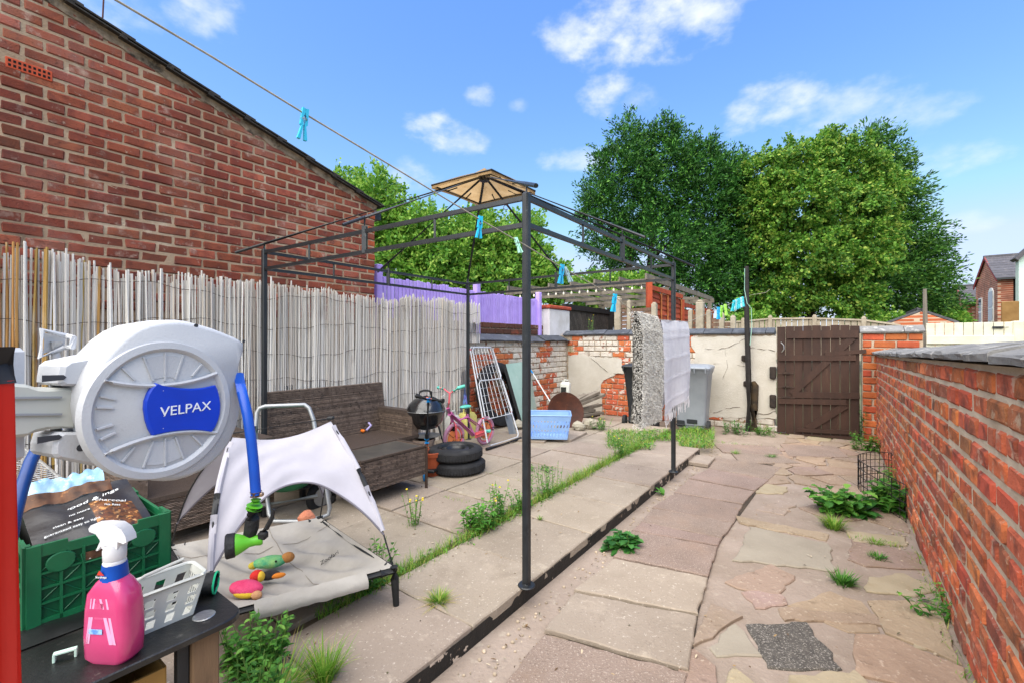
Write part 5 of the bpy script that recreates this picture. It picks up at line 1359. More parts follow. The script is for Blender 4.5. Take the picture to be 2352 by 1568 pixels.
mb.grid(shf, 40, 30); child('sheet', mb, mat('black_polythene', '#171717', '#202020', 9, .3, spec=.6), ps, smooth='all')

# ------------------------------------------------------------------ red pole at the left edge
rp = thing('red_pole', Vector((-.735, .68, 0)), 0, 'bright red metal pole with black end cap at the left edge', 'pole')
ptop, pbot = at(0, 874, .66), at(21, 1568, .66); dpl = (ptop - pbot)
mb = MB(); mb.tube([pbot - dpl * 1.75, ptop], .0145, 18); child('tube', mb, mat('red_paint', '#d8241a', '#c81c12', 4, .35, spec=.5), rp, smooth=True)
capt = ptop + dpl.normalized() * .062
mb = MB(); mb.lathe([(.0125, .030), (.0165, .058), (.0165, .0), (.0155, -.004)], 18, frame(ptop, VB.cross(dpl.normalized()), VB) ); 
mb = MB(); mb.tube([ptop - dpl.normalized() * .004, ptop + dpl.normalized() * .05], .0165, 18, cap=False); mb.tube([ptop + dpl.normalized() * .05, ptop + dpl.normalized() * .001], .0135, 18, cap=True); child('cap', mb, mat('black_cap', '#262424', '#33302f', 12, .6), rp, smooth=True)

# ------------------------------------------------------------------ wall mounted hose reel
HC = Vector((-.795, 1.045, 1.32)); HE = Vector((.36, .933, 0)); HN = Vector((.933, -.36, 0))
def hp(zx, zy, off=0.0):              # point of the reel's face plane seen at close-up position (zx, zy)
    px, py = zx / 3.8787, 698.3 + zy / 3.8787
    d = Vector(((px - 1176) / FOC, 1, (784 - py) / FOC)); o = Vector((0, 0, EYE)); c = HC + HN * off
    t = (c - o).dot(HN) / d.dot(HN); return o + d * t
hr = thing('hose_reel', HC - Vector((0, 0, .2)), 0, 'light grey wall mounted hose reel with blue badge in the left foreground', 'hose reel')
m_reel = mat('grey_reel_plastic', '#bdbec1', '#b3b4b7', 3, .55, spec=.35, bump=.15, bscale=220, layers=[('#94928d', 7, .58, .76, .35), ('#87857f', 60, .66, .74, .4), ('#d2d2d2', 2.2, .6, .75, .3)])
outl = [(1330, 165), (1460, 145), (1600, 140), (1700, 155), (1800, 180), (1920, 215), (2030, 258), (2130, 300), (2188, 335), (2190, 400), (2165, 480), (2142, 560), (2150, 680), (2160, 800), (2155, 940), (2130, 1080), (2060, 1240), (1985, 1345), (1900, 1430), (1800, 1500), (1700, 1545), (1600, 1572), (1500, 1580), (1400, 1575), (1300, 1556), (1210, 1525), (1130, 1480), (1040, 1420), (960, 1350), (895, 1270), (840, 1180), (800, 1090), (775, 1000), (765, 910), (772, 820), (790, 730), (825, 640), (860, 570), (905, 500), (980, 415), (1080, 310), (1200, 220)]
OUT = [hp(*q) for q in outl]; c0 = sum(OUT, Vector()) / len(OUT)
def shell(layers, m, name, smooth=True, sub=None):
    mb = MB(); n = len(OUT)
    for (sc, off) in layers: mb.v += [c0 + (p - c0) * sc + HN * off for p in OUT]
    for k in range(len(layers) - 1):
        for i in range(n): j = (i + 1) % n; mb.f.append((k * n + i, k * n + j, (k + 1) * n + j, (k + 1) * n + i))
    mb.f.append(tuple(range(n))); mb.f.append(tuple((len(layers) - 1) * n + i for i in range(n)))
    return child(name, mb, m, hr, smooth=smooth, sub=sub)
house = shell([(.93, .002), (.975, -.004), (1.0, -.018), (1.0, -.055), (.985, -.058), (.985, -.062), (.99, -.064), (.97, -.12), (.90, -.14), (.6, -.145)], m_reel, 'housing')
# screw holes, face discs, ribs
m_groove = mat('reel_shadow_grey', '#8e9094', None, rough=.6)
fc = hp(1470, 935, .004)
ex_, ey_ = HE, Vector((0, 0, 1))
def fpt(r, ang, off): return fc + HN * off + ex_ * (r * math.cos(ang)) + ey_ * (r * math.sin(ang))
RF = .136
mb = MB(); M_f = frame(fc, ex_, ey_)
mb.lathe([(RF + .022, -.010), (RF + .018, .004), (RF + .004, .006), (RF - .002, .001), (RF - .004, -.004), (0, -.004)], 64, M_f); child('face_disc', mb, m_reel, hr, smooth=True, sub=house)
# bow-tie band with raised edges
def band(ang0, ang1, off, r0=.052, r1=RF - .006):
    pass
for sgn in (1, -1):
    mb = MB()           # sunk fan: raised lip along the chord
    pts = []
    for k in range(17):
        s = -1 + 2 * k / 16; pts.append(fc + HN * .004 + ex_ * (s * .118) + ey_ * (sgn * (.056 + .020 * s * s)))
    mb.tube(pts, .0045, 6); child('lip', mb, m_reel, hr, sub=house, smooth=True)
    for a_ in (50, 72, 90, 110, 130):
        t = math.radians(a_ if sgn > 0 else -a_); y0 = .066 + .015 * math.cos(t) ** 2
        p, q = fpt(y0 / abs(math.sin(t)) * 1.0, t, -.001), fpt(RF - .006, t, -.001)
        mb = MB(); mb.bar(p, q, .0035, .006, HN); child('rib', mb, m_reel, hr, sub=house)
    mb = MB()           # alternate fan blades stand a little proud
    for (s0, s1) in ((72, 110),):
        q = []
        for a_ in range(s0, s1 + 1, 4): q.append(fpt(RF - .012, math.radians(a_ * sgn), -.0035))
        for a_ in range(s1, s0 - 1, -4): q.append(fpt(.074, math.radians(a_ * sgn), -.0035))
        mb.prism(q, HN * .003); child('blade', mb, m_reel, hr, sub=house)
for a_ in (-12, 12, 170, 190, 160, 200):
    t = math.radians(a_); mb = MB(); mb.bar(fpt(.102, t, .0), fpt(RF - .006, t, .0), .004, .005, HN); child('rib', mb, m_reel, hr, sub=house)
m_blue = mat('blue_badge', '#0b3fc4', '#0936ac', 5, .4, spec=.4)
bpts = [(1375, 700), (1430, 716), (1500, 733), (1600, 745), (1700, 748), (1790, 742), (1850, 731), (1905, 718), (1925, 760), (1942, 830), (1950, 900), (1945, 970), (1930, 1030), (1905, 1085), (1870, 1138), (1790, 1124), (1700, 1120), (1600, 1124), (1500, 1135), (1420, 1150), (1345, 1166), (1312, 1110), (1285, 1030), (1270, 930), (1275, 860), (1300, 790), (1335, 735)]
mb = MB(); mb.prism([hp(x, y, .004) for (x, y) in bpts], HN * .009, .003); bdg = child('badge', mb, m_blue, hr, sub=house)
tc = hp(1663, 931, .0138); text_mesh('VELPAX', .031, mat('white_letter', '#e6e8ea', None, rough=.4), hr, frame(tc, HE, ey_) @ Matrix.Diagonal((1.08, 1, 1, 1)), 'brand_lettering', .0004, sub=house, shear=.05)
for (zx, zy) in ((1575, 905), (1640, 960), (1700, 910), (1775, 945)):
    pass
for (zx, zy, r) in ((1282, 260, .0075), (1748, 192, .0055), (2172, 330, .005), (1456, 768, .001), (1458, 938, .001), (1460, 996, .001), (1455, 1103, .001)):
    big = r > .003
    mb = MB(); mb.disc(hp(zx, zy, .0005 if big else .0135), HN, r, 16, r * .8); child('screw_hole', mb, mat('hole_dark', '#3a3b40', None) if big else m_ink, hr, sub=house)
# arms and swivel bracket
def arm(poly, o0, o1, name, m=m_reel):
    mb = MB(); mb.prism([hp(x, y, o0) for (x, y) in poly], HN * (o1 - o0), .006); return child(name, mb, m, hr)
arm([(330, 640), (345, 545), (400, 505), (640, 455), (800, 430), (985, 420), (900, 560), (830, 640), (760, 720), (360, 712), (325, 690)], -.13, -.045, 'upper_arm')
arm([(270, 1230), (300, 1140), (350, 1112), (720, 1118), (760, 1230), (820, 1330), (900, 1450), (640, 1400), (300, 1330), (268, 1300)], -.13, -.045, 'lower_arm')
sw = [(-160, 690), (95, 702), (200, 730), (300, 735), (552, 735), (552, 1085), (430, 1088), (300, 1100), (180, 1125), (95, 1160), (-160, 1180)]
arm(sw, -.115, -.06, 'swivel_bracket', mat('bracket_plastic', '#bdbdb4', '#b0b0a7', 3, .6))
for y in (835, 985):
    mb = MB(); mb.bar(hp(-160, y, -.057), hp(550, y - 8, -.057), .004, .004, HN); child('groove', mb, m_groove, hr)
for (x, y) in ((780, 583), (722, 1275)):
    mb = MB(); mb.disc(hp(x, y, -.0445), HN, .0075, 14); child('screw_hole', mb, MATS['hole_dark'], hr)
for (x, y) in ((470, 655), (430, 1195)):
    mb = MB(); c = hp(x, y, -.0445); mb.prism([c + HE * (sx * .016) + ey_ * (sy * .005 * (1 if sx > 0 else 1.3)) for (sx, sy) in ((-1, -1), (1, -1), (1.3, 0), (1, 1), (-1, 1))], HN * .001); child('slot', mb, MATS['hole_dark'], hr)
mb = MB(); mb.tube([hp(500, 1050, -.09), hp(500, 1160, -.09)], .012, 12); mb.tube([hp(500, 700, -.09), hp(500, 760, -.09)], .012, 12); child('pivot_pin', mb, mat('bright_steel', '#c9c9c9', None, rough=.3, metal=.8), hr, smooth=True)
# side face between the arms
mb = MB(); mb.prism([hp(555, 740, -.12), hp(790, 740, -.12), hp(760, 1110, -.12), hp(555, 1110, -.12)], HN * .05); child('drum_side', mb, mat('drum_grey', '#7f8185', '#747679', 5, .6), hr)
# hose guide on top left
mb = MB()
q = [hp(360, 470, -.16), hp(375, 230, -.16), hp(590, 285, -.16), hp(655, 300, -.13), hp(645, 385, -.13), hp(575, 385, -.16)]
mb.tube(q, .006, 6, closed=True); mb.add([hp(385, 440, -.17), hp(395, 255, -.17), hp(585, 300, -.17), hp(575, 380, -.17)], [(0, 1, 2, 3)]); child('hose_guide', mb, m_reel, hr)
mb = MB(); mb.tube([hp(500, 335, -.165), hp(500, 520, -.165)], .010, 10); child('guide_roller', mb, MATS['bright_steel'], hr, smooth=True)
# wall plate out of view that carries the bracket
mb = MB(); mb.bbox(hp(-240, 930, -.09), (.05, .14, .22), .008); child('wall_plate', mb, m_reel, hr)
# hose: behind the reel and down the right side to the gun
m_hose = mat('blue_hose', '#0c4fb8', '#0a45a6', 9, .4, spec=.5)
ho = thing('garden_hose', at(590, 1140, 1.2), 0, 'thick blue garden hose hanging from the hose reel', 'hose')
Yh = 1.16
mb = MB(); mb.tube([at(548, 860, 1.20), at(556, 900, 1.18), at(568, 950, Yh), at(577, 1010, Yh), at(583, 1070, Yh), at(588, 1135, Yh)], .0125, 14); child('outlet', mb, m_hose, ho, smooth=True)
mb = MB(); mb.tube([at(140, 985, 1.35), at(95, 1010, 1.28), at(70, 1060, 1.2), at(50, 1120, 1.15), at(33, 1185, 1.1), at(20, 1260, 1.08), at(0, 1400, 1.05)], .014, 12); child('feed', mb, mat('dark_blue_hose', '#123a78', '#0d2f66', 9, .4), ho, smooth=True)
mb = MB(); c = at(588, 1133, Yh); mb.tube([c + Vector((0, 0, .006)), c + Vector((0, 0, -.006))], .0145, 14); mb.bbox(c + Vector((.017, -.004, .0)), (.008, .012, .01), .002); child('hose_clip', mb, mat('clip_steel', '#b08a68', '#8d8d8d', 40, .35, .8), ho, smooth=True)
gn = thing('spray_gun', at(575, 1200, Yh), 0, 'green and black hose spray gun hanging below the blue hose', 'spray gun')
m_lime = mat('lime_plastic', '#5fb02c', '#54a026', 6, .4); m_blk = mat('black_grip', '#141415', '#1e1e20', 30, .6, bump=.6, bscale=60)
mb = MB(); mb.tube([at(588, 1146, Yh), at(587, 1153, Yh)], .0125, 14); mb.tube([at(585, 1160, Yh), at(583, 1167, Yh)], .0195, 16); child('collar', mb, m_lime, gn, smooth=True)
mb = MB(); mb.tube([at(584, 1167, Yh), at(580, 1190, Yh), at(578, 1210, Yh), at(572, 1233, Yh)], [.0185, .0165, .0175, .015], 14); child('grip', mb, m_blk, gn, smooth=True)
for k in range(5):
    mb = MB(); mb.ball(at(567 + (4 - k) * 1.3, 1180 + k * 11, Yh - .006), (.006, .006, .0065), 8, 6); child('grip_ridge', mb, m_blk, gn, smooth=True)
mb = MB(); mb.tube([at(600, 1222, Yh), at(612, 1212, Yh), at(624, 1190, Yh), at(629, 1168, Yh)], [.006, .0065, .006, .004], 8); mb.bbox(at(604, 1228, Yh), (.022, .02, .02), .004); child('trigger', mb, m_blk, gn, smooth=True)
ax0, ax1 = at(592, 1239, Yh), at(527, 1253, Yh - .03)
def lathe_axis(prof, p, q, n=20):
    d = (q - p).normalized(); x, y = perp(d); M = frame(p, x, d.cross(x)); mb = MB(); mb.lathe(prof, n, M); return mb, M
d_ = (ax1 - ax0); Ln = d_.length; d_.normalize(); x_ = perp(d_)[0]; M_ = Matrix(((x_.x, d_.cross(x_).x, d_.x, ax0.x), (x_.y, d_.cross(x_).y, d_.y, ax0.y), (x_.z, d_.cross(x_).z, d_.z, ax0.z), (0, 0, 0, 1)))
mb = MB(); mb.lathe([(0, -.012), (.0125, -.011), (.0145, -.006), (.0125, .006), (.013, .018), (.020, .032), (.026, .045), (.027, Ln - .012)], 24, M_); child('nozzle', mb, m_lime, gn, smooth=True)
mb = MB(); mb.lathe([(.0275, Ln - .013), (.030, Ln - .011), (.0305, Ln + .006), (.027, Ln + .009), (0, Ln + .009)], 24, M_); child('dial', mb, m_blk, gn, smooth=True)

# ------------------------------------------------------------------ wire rack standing behind the crate
wr = thing('wire_rack', at(80, 1100, 2.0), 0, 'chrome wire rack behind the crate and hose reel', 'rack')
m_chrome = mat('chrome_wire', '#bcbcb8', '#8c8a86', 40, .35, .6)
rc0, rc1, rc2, rc3 = yd(-3.6, .0, .90), yd(-2.5, .0, .90), yd(-2.5, .40, .90), yd(-3.6, .40, .90)
mb = MB(); mb.tube([rc0, rc1, rc2, rc3], .006, 6, closed=True); dn = Vector((0, 0, -.09)); mb.tube([rc0 + dn, rc1 + dn, rc2 + dn, rc3 + dn], .006, 6, closed=True); child('frame', mb, m_chrome, wr, smooth=True)
for k in range(1, 26):
    mb = MB(); t = k / 26; mb.tube([rc0.lerp(rc1, t), rc3.lerp(rc2, t)], .003, 5); child('bar', mb, m_chrome, wr)
for t in (0, .33, .66, 1):
    mb = MB(); p = rc1.lerp(rc2, t); mb.tube([p, p + dn], .004, 5); q = rc0.lerp(rc3, t); mb.tube([q, q + dn], .004, 5); mb.tube([q, p], .004, 5); child('strut', mb, m_chrome, wr)
for p in (rc0, rc1, rc2, rc3):
    mb = MB(); mb.tube([p, Vector((p.x, p.y, PZ))], .008, 6); child('leg', mb, m_chrome, wr)
# ------------------------------------------------------------------ raised dog bed with canopy
db = thing('raised_pet_bed', Vector((-1.3, 2.45, PZ)), 0, 'raised beige pet bed with white sun canopy on the patio', 'pet bed')
FRp, BRp, BLp, FLp = Vector((-.617, 2.323, .285)), Vector((-1.29, 2.98, .285)), Vector((-1.973, 2.566, .285)), Vector((-1.297, 1.913, .285))
m_tube = mat('black_bed_tube', '#18191a', '#232425', 12, .55)
cs_ = [FRp, BRp, BLp, FLp]
for i in range(4):
    mb = MB(); mb.tube([cs_[i], cs_[(i + 1) % 4]], .0165, 10); child('side_tube', mb, m_tube, db, smooth=True)
    c = cs_[i]; ctr_ = sum(cs_, Vector()) / 4; out_ = (c - ctr_).normalized()
    mb = MB(); mb.tube([c + Vector((0, 0, .02)), c + Vector((0, 0, -.04)) + out_ * .004, Vector((c.x, c.y, PZ)) + out_ * .012], [.021, .021, .0155], 10); child('leg', mb, m_tube, db, smooth=True)
    for q in (cs_[(i + 1) % 4], cs_[i - 1]):
        mb = MB(); mb.tube([c, c + (q - c).normalized() * .07], .021, 10); child('corner_joint', mb, m_tube, db, smooth=True)
m_bedcloth = mat('beige_bed_cloth', '#a19c94', '#8f8a82', 4, .9, bump=.5, bscale=14, layers=[('#756a5c', 5, .58, .78, .5), ('#b3a999', 2, .58, .75, .4)])
def bedf(u, v):       # u along front (FL->FR), v front->back
    p = FLp.lerp(FRp, u).lerp(BLp.lerp(BRp, u), v); e = min(u, 1 - u, v, 1 - v)
    s = min(1, e * 5); sag = (1 - (2 * u - 1) ** 2) * (1 - (2 * v - 1) ** 2) * 1.25
    wr_ = .022 * mnoise.noise(Vector((u * 5, v * 6, 2))) * s + .032 * mnoise.noise(Vector((u * 9 + v * 5, v * 2, 7))) * s
    crease = .012 * math.sin((u + v) * 26) * max(0, 1 - abs(u - .85) * 4) * s
    return p + Vector((0, 0, .018 - .085 * sag ** .6 + wr_ + crease))
mb = MB(); mb.grid(bedf, 44, 44); bc = child('bed_cloth', mb, m_bedcloth, db, smooth='all')
mb = MB(); mb.grid(lambda u, v: bedf(.20 + .62 * u, 0).lerp(bedf(.20 + .62 * u, 0) + Vector((.02, -.03, -.055)), v) + Vector((.012 * math.sin(v * 3) , -.014 * math.sin(v * 3), .012 * (1 - v) + .008 * mnoise.noise(Vector((u * 9, v * 3, 0))))), 30, 6); child('hem_flap', mb, m_bedcloth, db, sub=bc, smooth='all')
m_seam = mat('cloth_seam', '#766c5f', None)
for pts in ([bedf(.62, v / 12) for v in range(13)], [bedf(u / 12, .82) for u in range(13)]):
    mb = MB(); mb.tube([p + Vector((0, 0, .002)) for p in pts], .0014, 4); child('seam', mb, m_seam, db, sub=bc)
c = bedf(.80, .42); x = bedf(.86, .42) - bedf(.74, .42); y = bedf(.80, .48) - bedf(.8, .36); M_ = frame(c, x, y); M_.translation = c + Vector((0, 0, .006))
text_mesh('Zoofari', .035, mat('dark_print', '#2f2c2a', None), db, M_, 'printed_name', .0004, sub=bc, shear=.2)
# canopy
RgR, RgL = Vector((-1.07, 2.62, 1.01)), Vector((-1.44, 2.28, .99))
m_canopy = mat('white_canopy', '#bcb9c0', '#aeabb3', 3, .85, bump=.25, bscale=10, transl=.18)
def pole(c, r, bul):
    n = 14; o_ = (c - (RgR + RgL) / 2); o_.z = 0; o_.normalize()
    return [c.lerp(r, t / n) + o_ * (bul * math.sin(math.pi * t / n)) + Vector((0, 0, bul * .9 * math.sin(math.pi * t / n))) for t in range(n + 1)]
def lerp_list(L_, t):
    f = t * (len(L_) - 1); i = min(int(f), len(L_) - 2); return L_[i].lerp(L_[i + 1], f - i)
polesF = (pole(FLp, RgL, .05), pole(FRp, RgR, .035)); polesB = (pole(BLp, RgL, .05), pole(BRp, RgR, .05))
for pl in polesF + polesB:
    mb = MB(); mb.tube([p + Vector((0, 0, .0)) for p in pl], .0045, 6); child('canopy_pole', mb, m_tube, db)
def canopy(poles, amin, m, name):
    mb = MB()
    def fn(u, v):
        vmax = amin + (.80 - amin) * abs(2 * u - 1) ** 2.2
        t = 1 - v * vmax
        a, b = lerp_list(poles[0], t), lerp_list(poles[1], t)
        p = a.lerp(b, u); sgv = math.sin(math.pi * u)
        return p + Vector((0, 0, -.05 * sgv * (1 - v))) + Vector((.5, -.6, .4)) * (.016 * mnoise.noise(Vector((u * 3.5 + v * 2, v * 3, 3))) + .007 * math.sin((u * 1.0 + v * .6) * 22) * v * abs(2 * u - 1))
    mb.grid(fn, 36, 24); o_ = child(name, mb, m, db, smooth='all')
    e = MB(); e.tube([fn(i / 36, 1.0) for i in range(37)], .0055, 5); child('binding', e, mat('grey_binding', '#6c6870', None), db, sub=o_)
canopy(polesF, .40, m_canopy, 'canopy'); canopy(polesB, .30, m_canopy, 'canopy')
for pl in polesF:
    mb = MB(); mb.tube([lerp_list(pl, t) for t in (.96, .85, .7, .62)], .014, 8); mb.tube([lerp_list(pl, t) for t in (.50, .4, .3, .22)], .014, 8); child('pole_sleeve', mb, m_canopy, db, smooth=True)
    mb = MB(); mb.tube([lerp_list(pl, t) for t in (.62, .56, .50)], .013, 8); child('sleeve_gap', mb, m_tube, db, smooth=True)
mb = MB(); mb.tube([RgL + Vector((0, 0, .02)), RgR + Vector((0, 0, .02))], .004, 6); mb.bbox(RgR + Vector((0, 0, .02)), (.04, .03, .02), .006); child('ridge_pole', mb, m_tube, db)
# plush toys lying in the bed
def plush(name, px, py, rx, ry, rz_, colr, c2, label, parts, zoff=.0):
    p = gp(px, py, .235); t = thing(name, p, rz_, label, 'dog toy')
    mb = MB()
    def f(u, v):
        a = u * 2 * math.pi; b_ = -math.pi / 2 + v * math.pi; q = Vector((rx * math.cos(a) * math.cos(b_), ry * math.sin(a) * math.cos(b_), ry * .8 * math.sin(b_)))
        return q * (1 + .09 * mnoise.noise(q * 22)) + Vector((0, 0, ry * .8))
    mb.grid(f, 20, 12); child('body', mb, mat(name + '_plush', colr, c2, 25, .95, bump=.7, bscale=120), t, smooth='all', world=False)
    for (nm, x, y, z, r3, cc) in parts:
        mb = MB(); mb.ball((x, y, z), r3, 12, 8); child(nm, mb, mat(nm + cc.strip('#'), cc, None, rough=.95, bump=.5, bscale=120), t, smooth=True, world=False)
    return t
plush('parrot_toy', 622, 1302, .09, .04, .35, '#3f9a72', '#8ab870', 'green plush parrot toy with tan beak in the pet bed', [('beak', .085, .0, .042, (.035, .028, .028), '#a4703c'), ('foot', -.085, .0, .025, (.025, .018, .02), '#b9a83a'), ('eye', .03, -.036, .045, (.006, .005, .006), '#1a1a1a')])
plush('toucan_toy', 618, 1330, .055, .028, .4, '#242326', '#3a3634', 'small plush bird with red and yellow head in the pet bed', [('head', -.055, -.01, .035, (.033, .03, .03), '#c9302a'), ('face', -.035, -.022, .034, (.02, .022, .026), '#d8b23a'), ('wing', .045, -.02, .022, (.035, .014, .014), '#cf7a2a')])
plush('pig_toy', 566, 1366, .085, .045, -.1, '#c93560', '#d94f78', 'bright pink plush toy nearest the table in the pet bed', [('belly', .01, -.022, .022, (.06, .03, .02), '#c9a82f'), ('paw', .075, -.03, .022, (.026, .022, .02), '#b98a62')])

# ------------------------------------------------------------------ rattan furniture
m_rattan = mat('brown_rattan', '#54463c', '#6b5c51', 14, .65, bump=.4, bscale=60, rnd='isl', ramt=.4, layers=[('#2b221d', 30, .56, .62, .7), ('#85776b', 22, .6, .66, .6)])
m_rattan_h = mat('flat_rattan', '#453932', '#55483f', 40, .6, bump=.8, bscale=120, stretch=(6, 1, 1), layers=[('#5c5148', 8, .58, .7, .5)])
def weave_panel(p0, p1, z0, z1, th, outv, root, name='panel', m=m_rattan, lean=Vector((0, 0, 0))):
    """a woven panel: many thin horizontal strips, joined as one woven surface"""
    mb = MB(); n = max(4, int((z1 - z0) / .011))
    mb.prism([p0 + Vector((0, 0, z0)), p1 + Vector((0, 0, z0)), p1 + lean + Vector((0, 0, z1)), p0 + lean + Vector((0, 0, z1))], outv * -th)
    L_ = (p1 - p0).length; d = (p1 - p0).normalized(); k = max(2, int(L_ / .10))
    for i in range(n):
        t = (i + .5) / n; z = z0 + (z1 - z0) * t; a = p0 + lean * t + Vector((0, 0, z)); b_ = p1 + lean * t + Vector((0, 0, z))
        pts = [a.lerp(b_, s / (k * 2)) + outv * (.0035 if (s + i) % 2 else -.0005) for s in range(k * 2 + 1)]
        mb.tube(pts, .0046, 4)
    return child(name, mb, m, root)
def rattan_sofa(name, label, a0, a1, b0, b1, arm0=True, arm1=True, zback=1.0):
    t = thing(name, yd((b0 + b1) / 2, (a0 + a1) / 2, PZ), YROT, label, 'sofa' if a1 - a0 > 1 else 'armchair')
    weave_panel(yd(b0 + .13, a0), yd(b0 + .13, a1), .40, zback, .05, VB, t, 'backrest', lean=VB * -.10)
    weave_panel(yd(b1, a0), yd(b1, a1), .20, .455, .03, VB, t, 'front_panel')
    mb = MB(); mb.prism([yd(b0 + .05, a0, .43), yd(b1 + .012, a0, .43), yd(b1 + .012, a1, .43), yd(b0 + .05, a1, .43)], (0, 0, .032)); child('seat', mb, m_rattan_h, t)
    for on, aa_, sg in ((arm0, a0, -1), (arm1, a1, 1)):
        if not on: continue
        q0, q1 = yd(b0, aa_ - (.0 if sg < 0 else .09)), yd(b1, aa_ - (.0 if sg < 0 else .09))
        weave_panel(q0, q1, .2, .70, .09, -UA, t, 'arm')
        mb = MB(); mb.bar(q0 + UA * .045 + Vector((0, 0, .71)), q1 + UA * .045 + Vector((0, 0, .71)), .10, .03, (0, 0, 1)); child('arm_rest', mb, m_rattan_h, t)
    for (b_, a_) in ((b0 + .06, a0 + .05), (b1 - .05, a0 + .05), (b0 + .06, a1 - .05), (b1 - .05, a1 - .05)):
        mb = MB(); mb.bbox(yd(b_, a_, .15), (.04, .04, .1), .003, RY); child('leg', mb, m_black_metal, t)
    return t
rattan_sofa('rattan_sofa', 'dark brown rattan sofa against the reed screen', 2.02, 3.36, -4.38, -3.72, False, True)
rattan_sofa('rattan_armchair', 'dark brown rattan armchair mostly hidden behind the hose reel', .85, 1.74, -4.38, -3.60, True, True)
ot = thing('rattan_coffee_table', yd(-3.33, 2.55, PZ), YROT, 'low dark rattan coffee table in front of the sofa', 'coffee table')
ob0, ob1, oa0, oa1 = -3.54, -3.12, 2.196, 2.91
weave_panel(yd(ob1, oa0), yd(ob1, oa1), .235, .50, .02, VB, ot, 'side'); weave_panel(yd(ob0, oa0), yd(ob0, oa1), .235, .50, .02, -VB, ot, 'side')
weave_panel(yd(ob0, oa0), yd(ob1, oa0), .235, .50, .02, -UA, ot, 'side'); weave_panel(yd(ob0, oa1), yd(ob1, oa1), .235, .50, .02, UA, ot, 'side')
mb = MB(); mb.bbox(yd((ob0 + ob1) / 2, (oa0 + oa1) / 2, .488), (ob1 - ob0 - .03, oa1 - oa0 - .03, .02), .003, RY); child('top', mb, mat('dusty_dark_top', '#4b463e', '#332f2b', 4, .55, layers=[('#847c70', 3, .58, .74, .5)]), ot)
for (p, q) in ((yd(ob0, oa0), yd(ob1, oa0)), (yd(ob1, oa0), yd(ob1, oa1)), (yd(ob1, oa1), yd(ob0, oa1)), (yd(ob0, oa1), yd(ob0, oa0))):
    mb = MB(); mb.bar(p + Vector((0, 0, .502)), q + Vector((0, 0, .502)), .022, .014, (0, 0, 1)); child('rim', mb, m_rattan_h, ot)
for (b_, a_) in ((ob0 + .02, oa0 + .02), (ob1 - .008, oa0 + .02), (ob0 + .02, oa1 - .02), (ob1 + .004, oa1 + .004)):
    mb = MB(); mb.bbox(yd(b_, a_, .30), (.022, .022, .40), .003, RY); child('leg', mb, mat('bronze_leg', '#3d3029', None, rough=.5), ot)
# goggles and glove on the sofa
gg = thing('toy_goggles', gp(828, 990, .47), -.5, 'orange and black goggles with lilac strap on the rattan sofa', 'goggles')
mb = MB(); mb.bbox((.02, -.03, .02), (.15, .035, .035), .012); child('visor', mb, mat('orange_plastic', '#d06a1c', None, rough=.4), gg, world=False)
mb = MB(); mb.tube([(-.05, -.02, .03), (-.02, .05, .08), (.06, .07, .09), (.11, .05, .07), (.115, -.02, .03)], .012, 7); child('strap', mb, mat('lilac_strap', '#a49ac4', None), gg, world=False, smooth=True)
mb = MB(); mb.ball((-.11, -.01, .035), (.06, .05, .035), 12, 8); mb.ball((-.13, .02, .06), (.035, .03, .04), 10, 7); child('pad', mb, MATS['black_rubber'], gg, world=False, smooth=True)

# ------------------------------------------------------------------ wheelbarrow behind the pet bed
wbw = thing('wheelbarrow', at(675, 1180, 3.45), 0, 'green wheelbarrow with grey tube frame behind the pet bed', 'wheelbarrow')
m_gtube = mat('grey_tube', '#a3a5a6', '#8f9192', 8, .4, .5)
mb = MB(); mb.tube([at(588, 1010, 3.4), at(588, 977, 3.4), at(590, 947, 3.42), at(596, 936, 3.43), at(610, 932, 3.44), at(699, 928, 3.6), at(710, 936, 3.6), at(720, 962, 3.58), at(730, 1020, 3.56)], .017, 9); child('handle', mb, m_gtube, wbw, smooth=True)
mb = MB(); mb.tube([at(730, 1020, 3.56), at(746, 1099, 3.5), at(757, 1165, 3.46), at(754, 1180, 3.45), at(740, 1187, 3.42), at(690, 1196, 3.3)], .017, 9); child('leg', mb, m_gtube, wbw, smooth=True)
mb = MB(); mb.tube([at(588, 1010, 3.4), at(612, 1125, 3.35), at(618, 1180, 3.3), at(630, 1196, 3.28), at(690, 1196, 3.3)], .017, 9); child('leg', mb, m_gtube, wbw, smooth=True)
mb = MB(); mb.tube([at(600, 1160, 3.32), at(729, 1138, 3.5)], .017, 9); child('cross_tube', mb, m_gtube, wbw, smooth=True)
m_tray = mat('green_tray', '#0f7a4c', '#0c6a40', 5, .35)
tc_ = at(668, 1075, 3.5)
mb = MB(); mb.lathe([(0, -.14), (.12, -.135), (.21, -.07), (.27, .04), (.30, .16), (.285, .16), (.25, .04), (.19, -.06), (0, -.12)], 28, Matrix.Translation(tc_) @ Matrix.Diagonal((1.0, 1.3, 1, 1))); child('tray', mb, m_tray, wbw, smooth=True)
wc = at(739, 1138, 3.75); Mw = frame(wc, UA, Vector((0, 0, 1)))
mb = MB(); mb.tube([wc + UA * (.105 * math.cos(t)) + Vector((0, 0, .105 * math.sin(t))) for t in [2 * math.pi * i / 28 for i in range(28)]], .032, 10, closed=True); wl = child('wheel', mb, mat('tyre_rubber', '#1e1e1f', '#2b2b2c', 14, .85, bump=.6), wbw, smooth=True)
mb = MB(); mb.lathe([(0, -.02), (.08, -.015), (.085, 0), (.08, .015), (0, .02)], 20, Mw); child('hub', mb, m_gtube, wbw, sub=wl, smooth=True)
bp_ = at(706, 1186, 3.1); mb = MB(); mb.ball(bp_, (.06, .05, .045), 9, 6)
for v in mb.v: v += Vector((1, 1, .6)) * (.018 * mnoise.noise(v * 14))
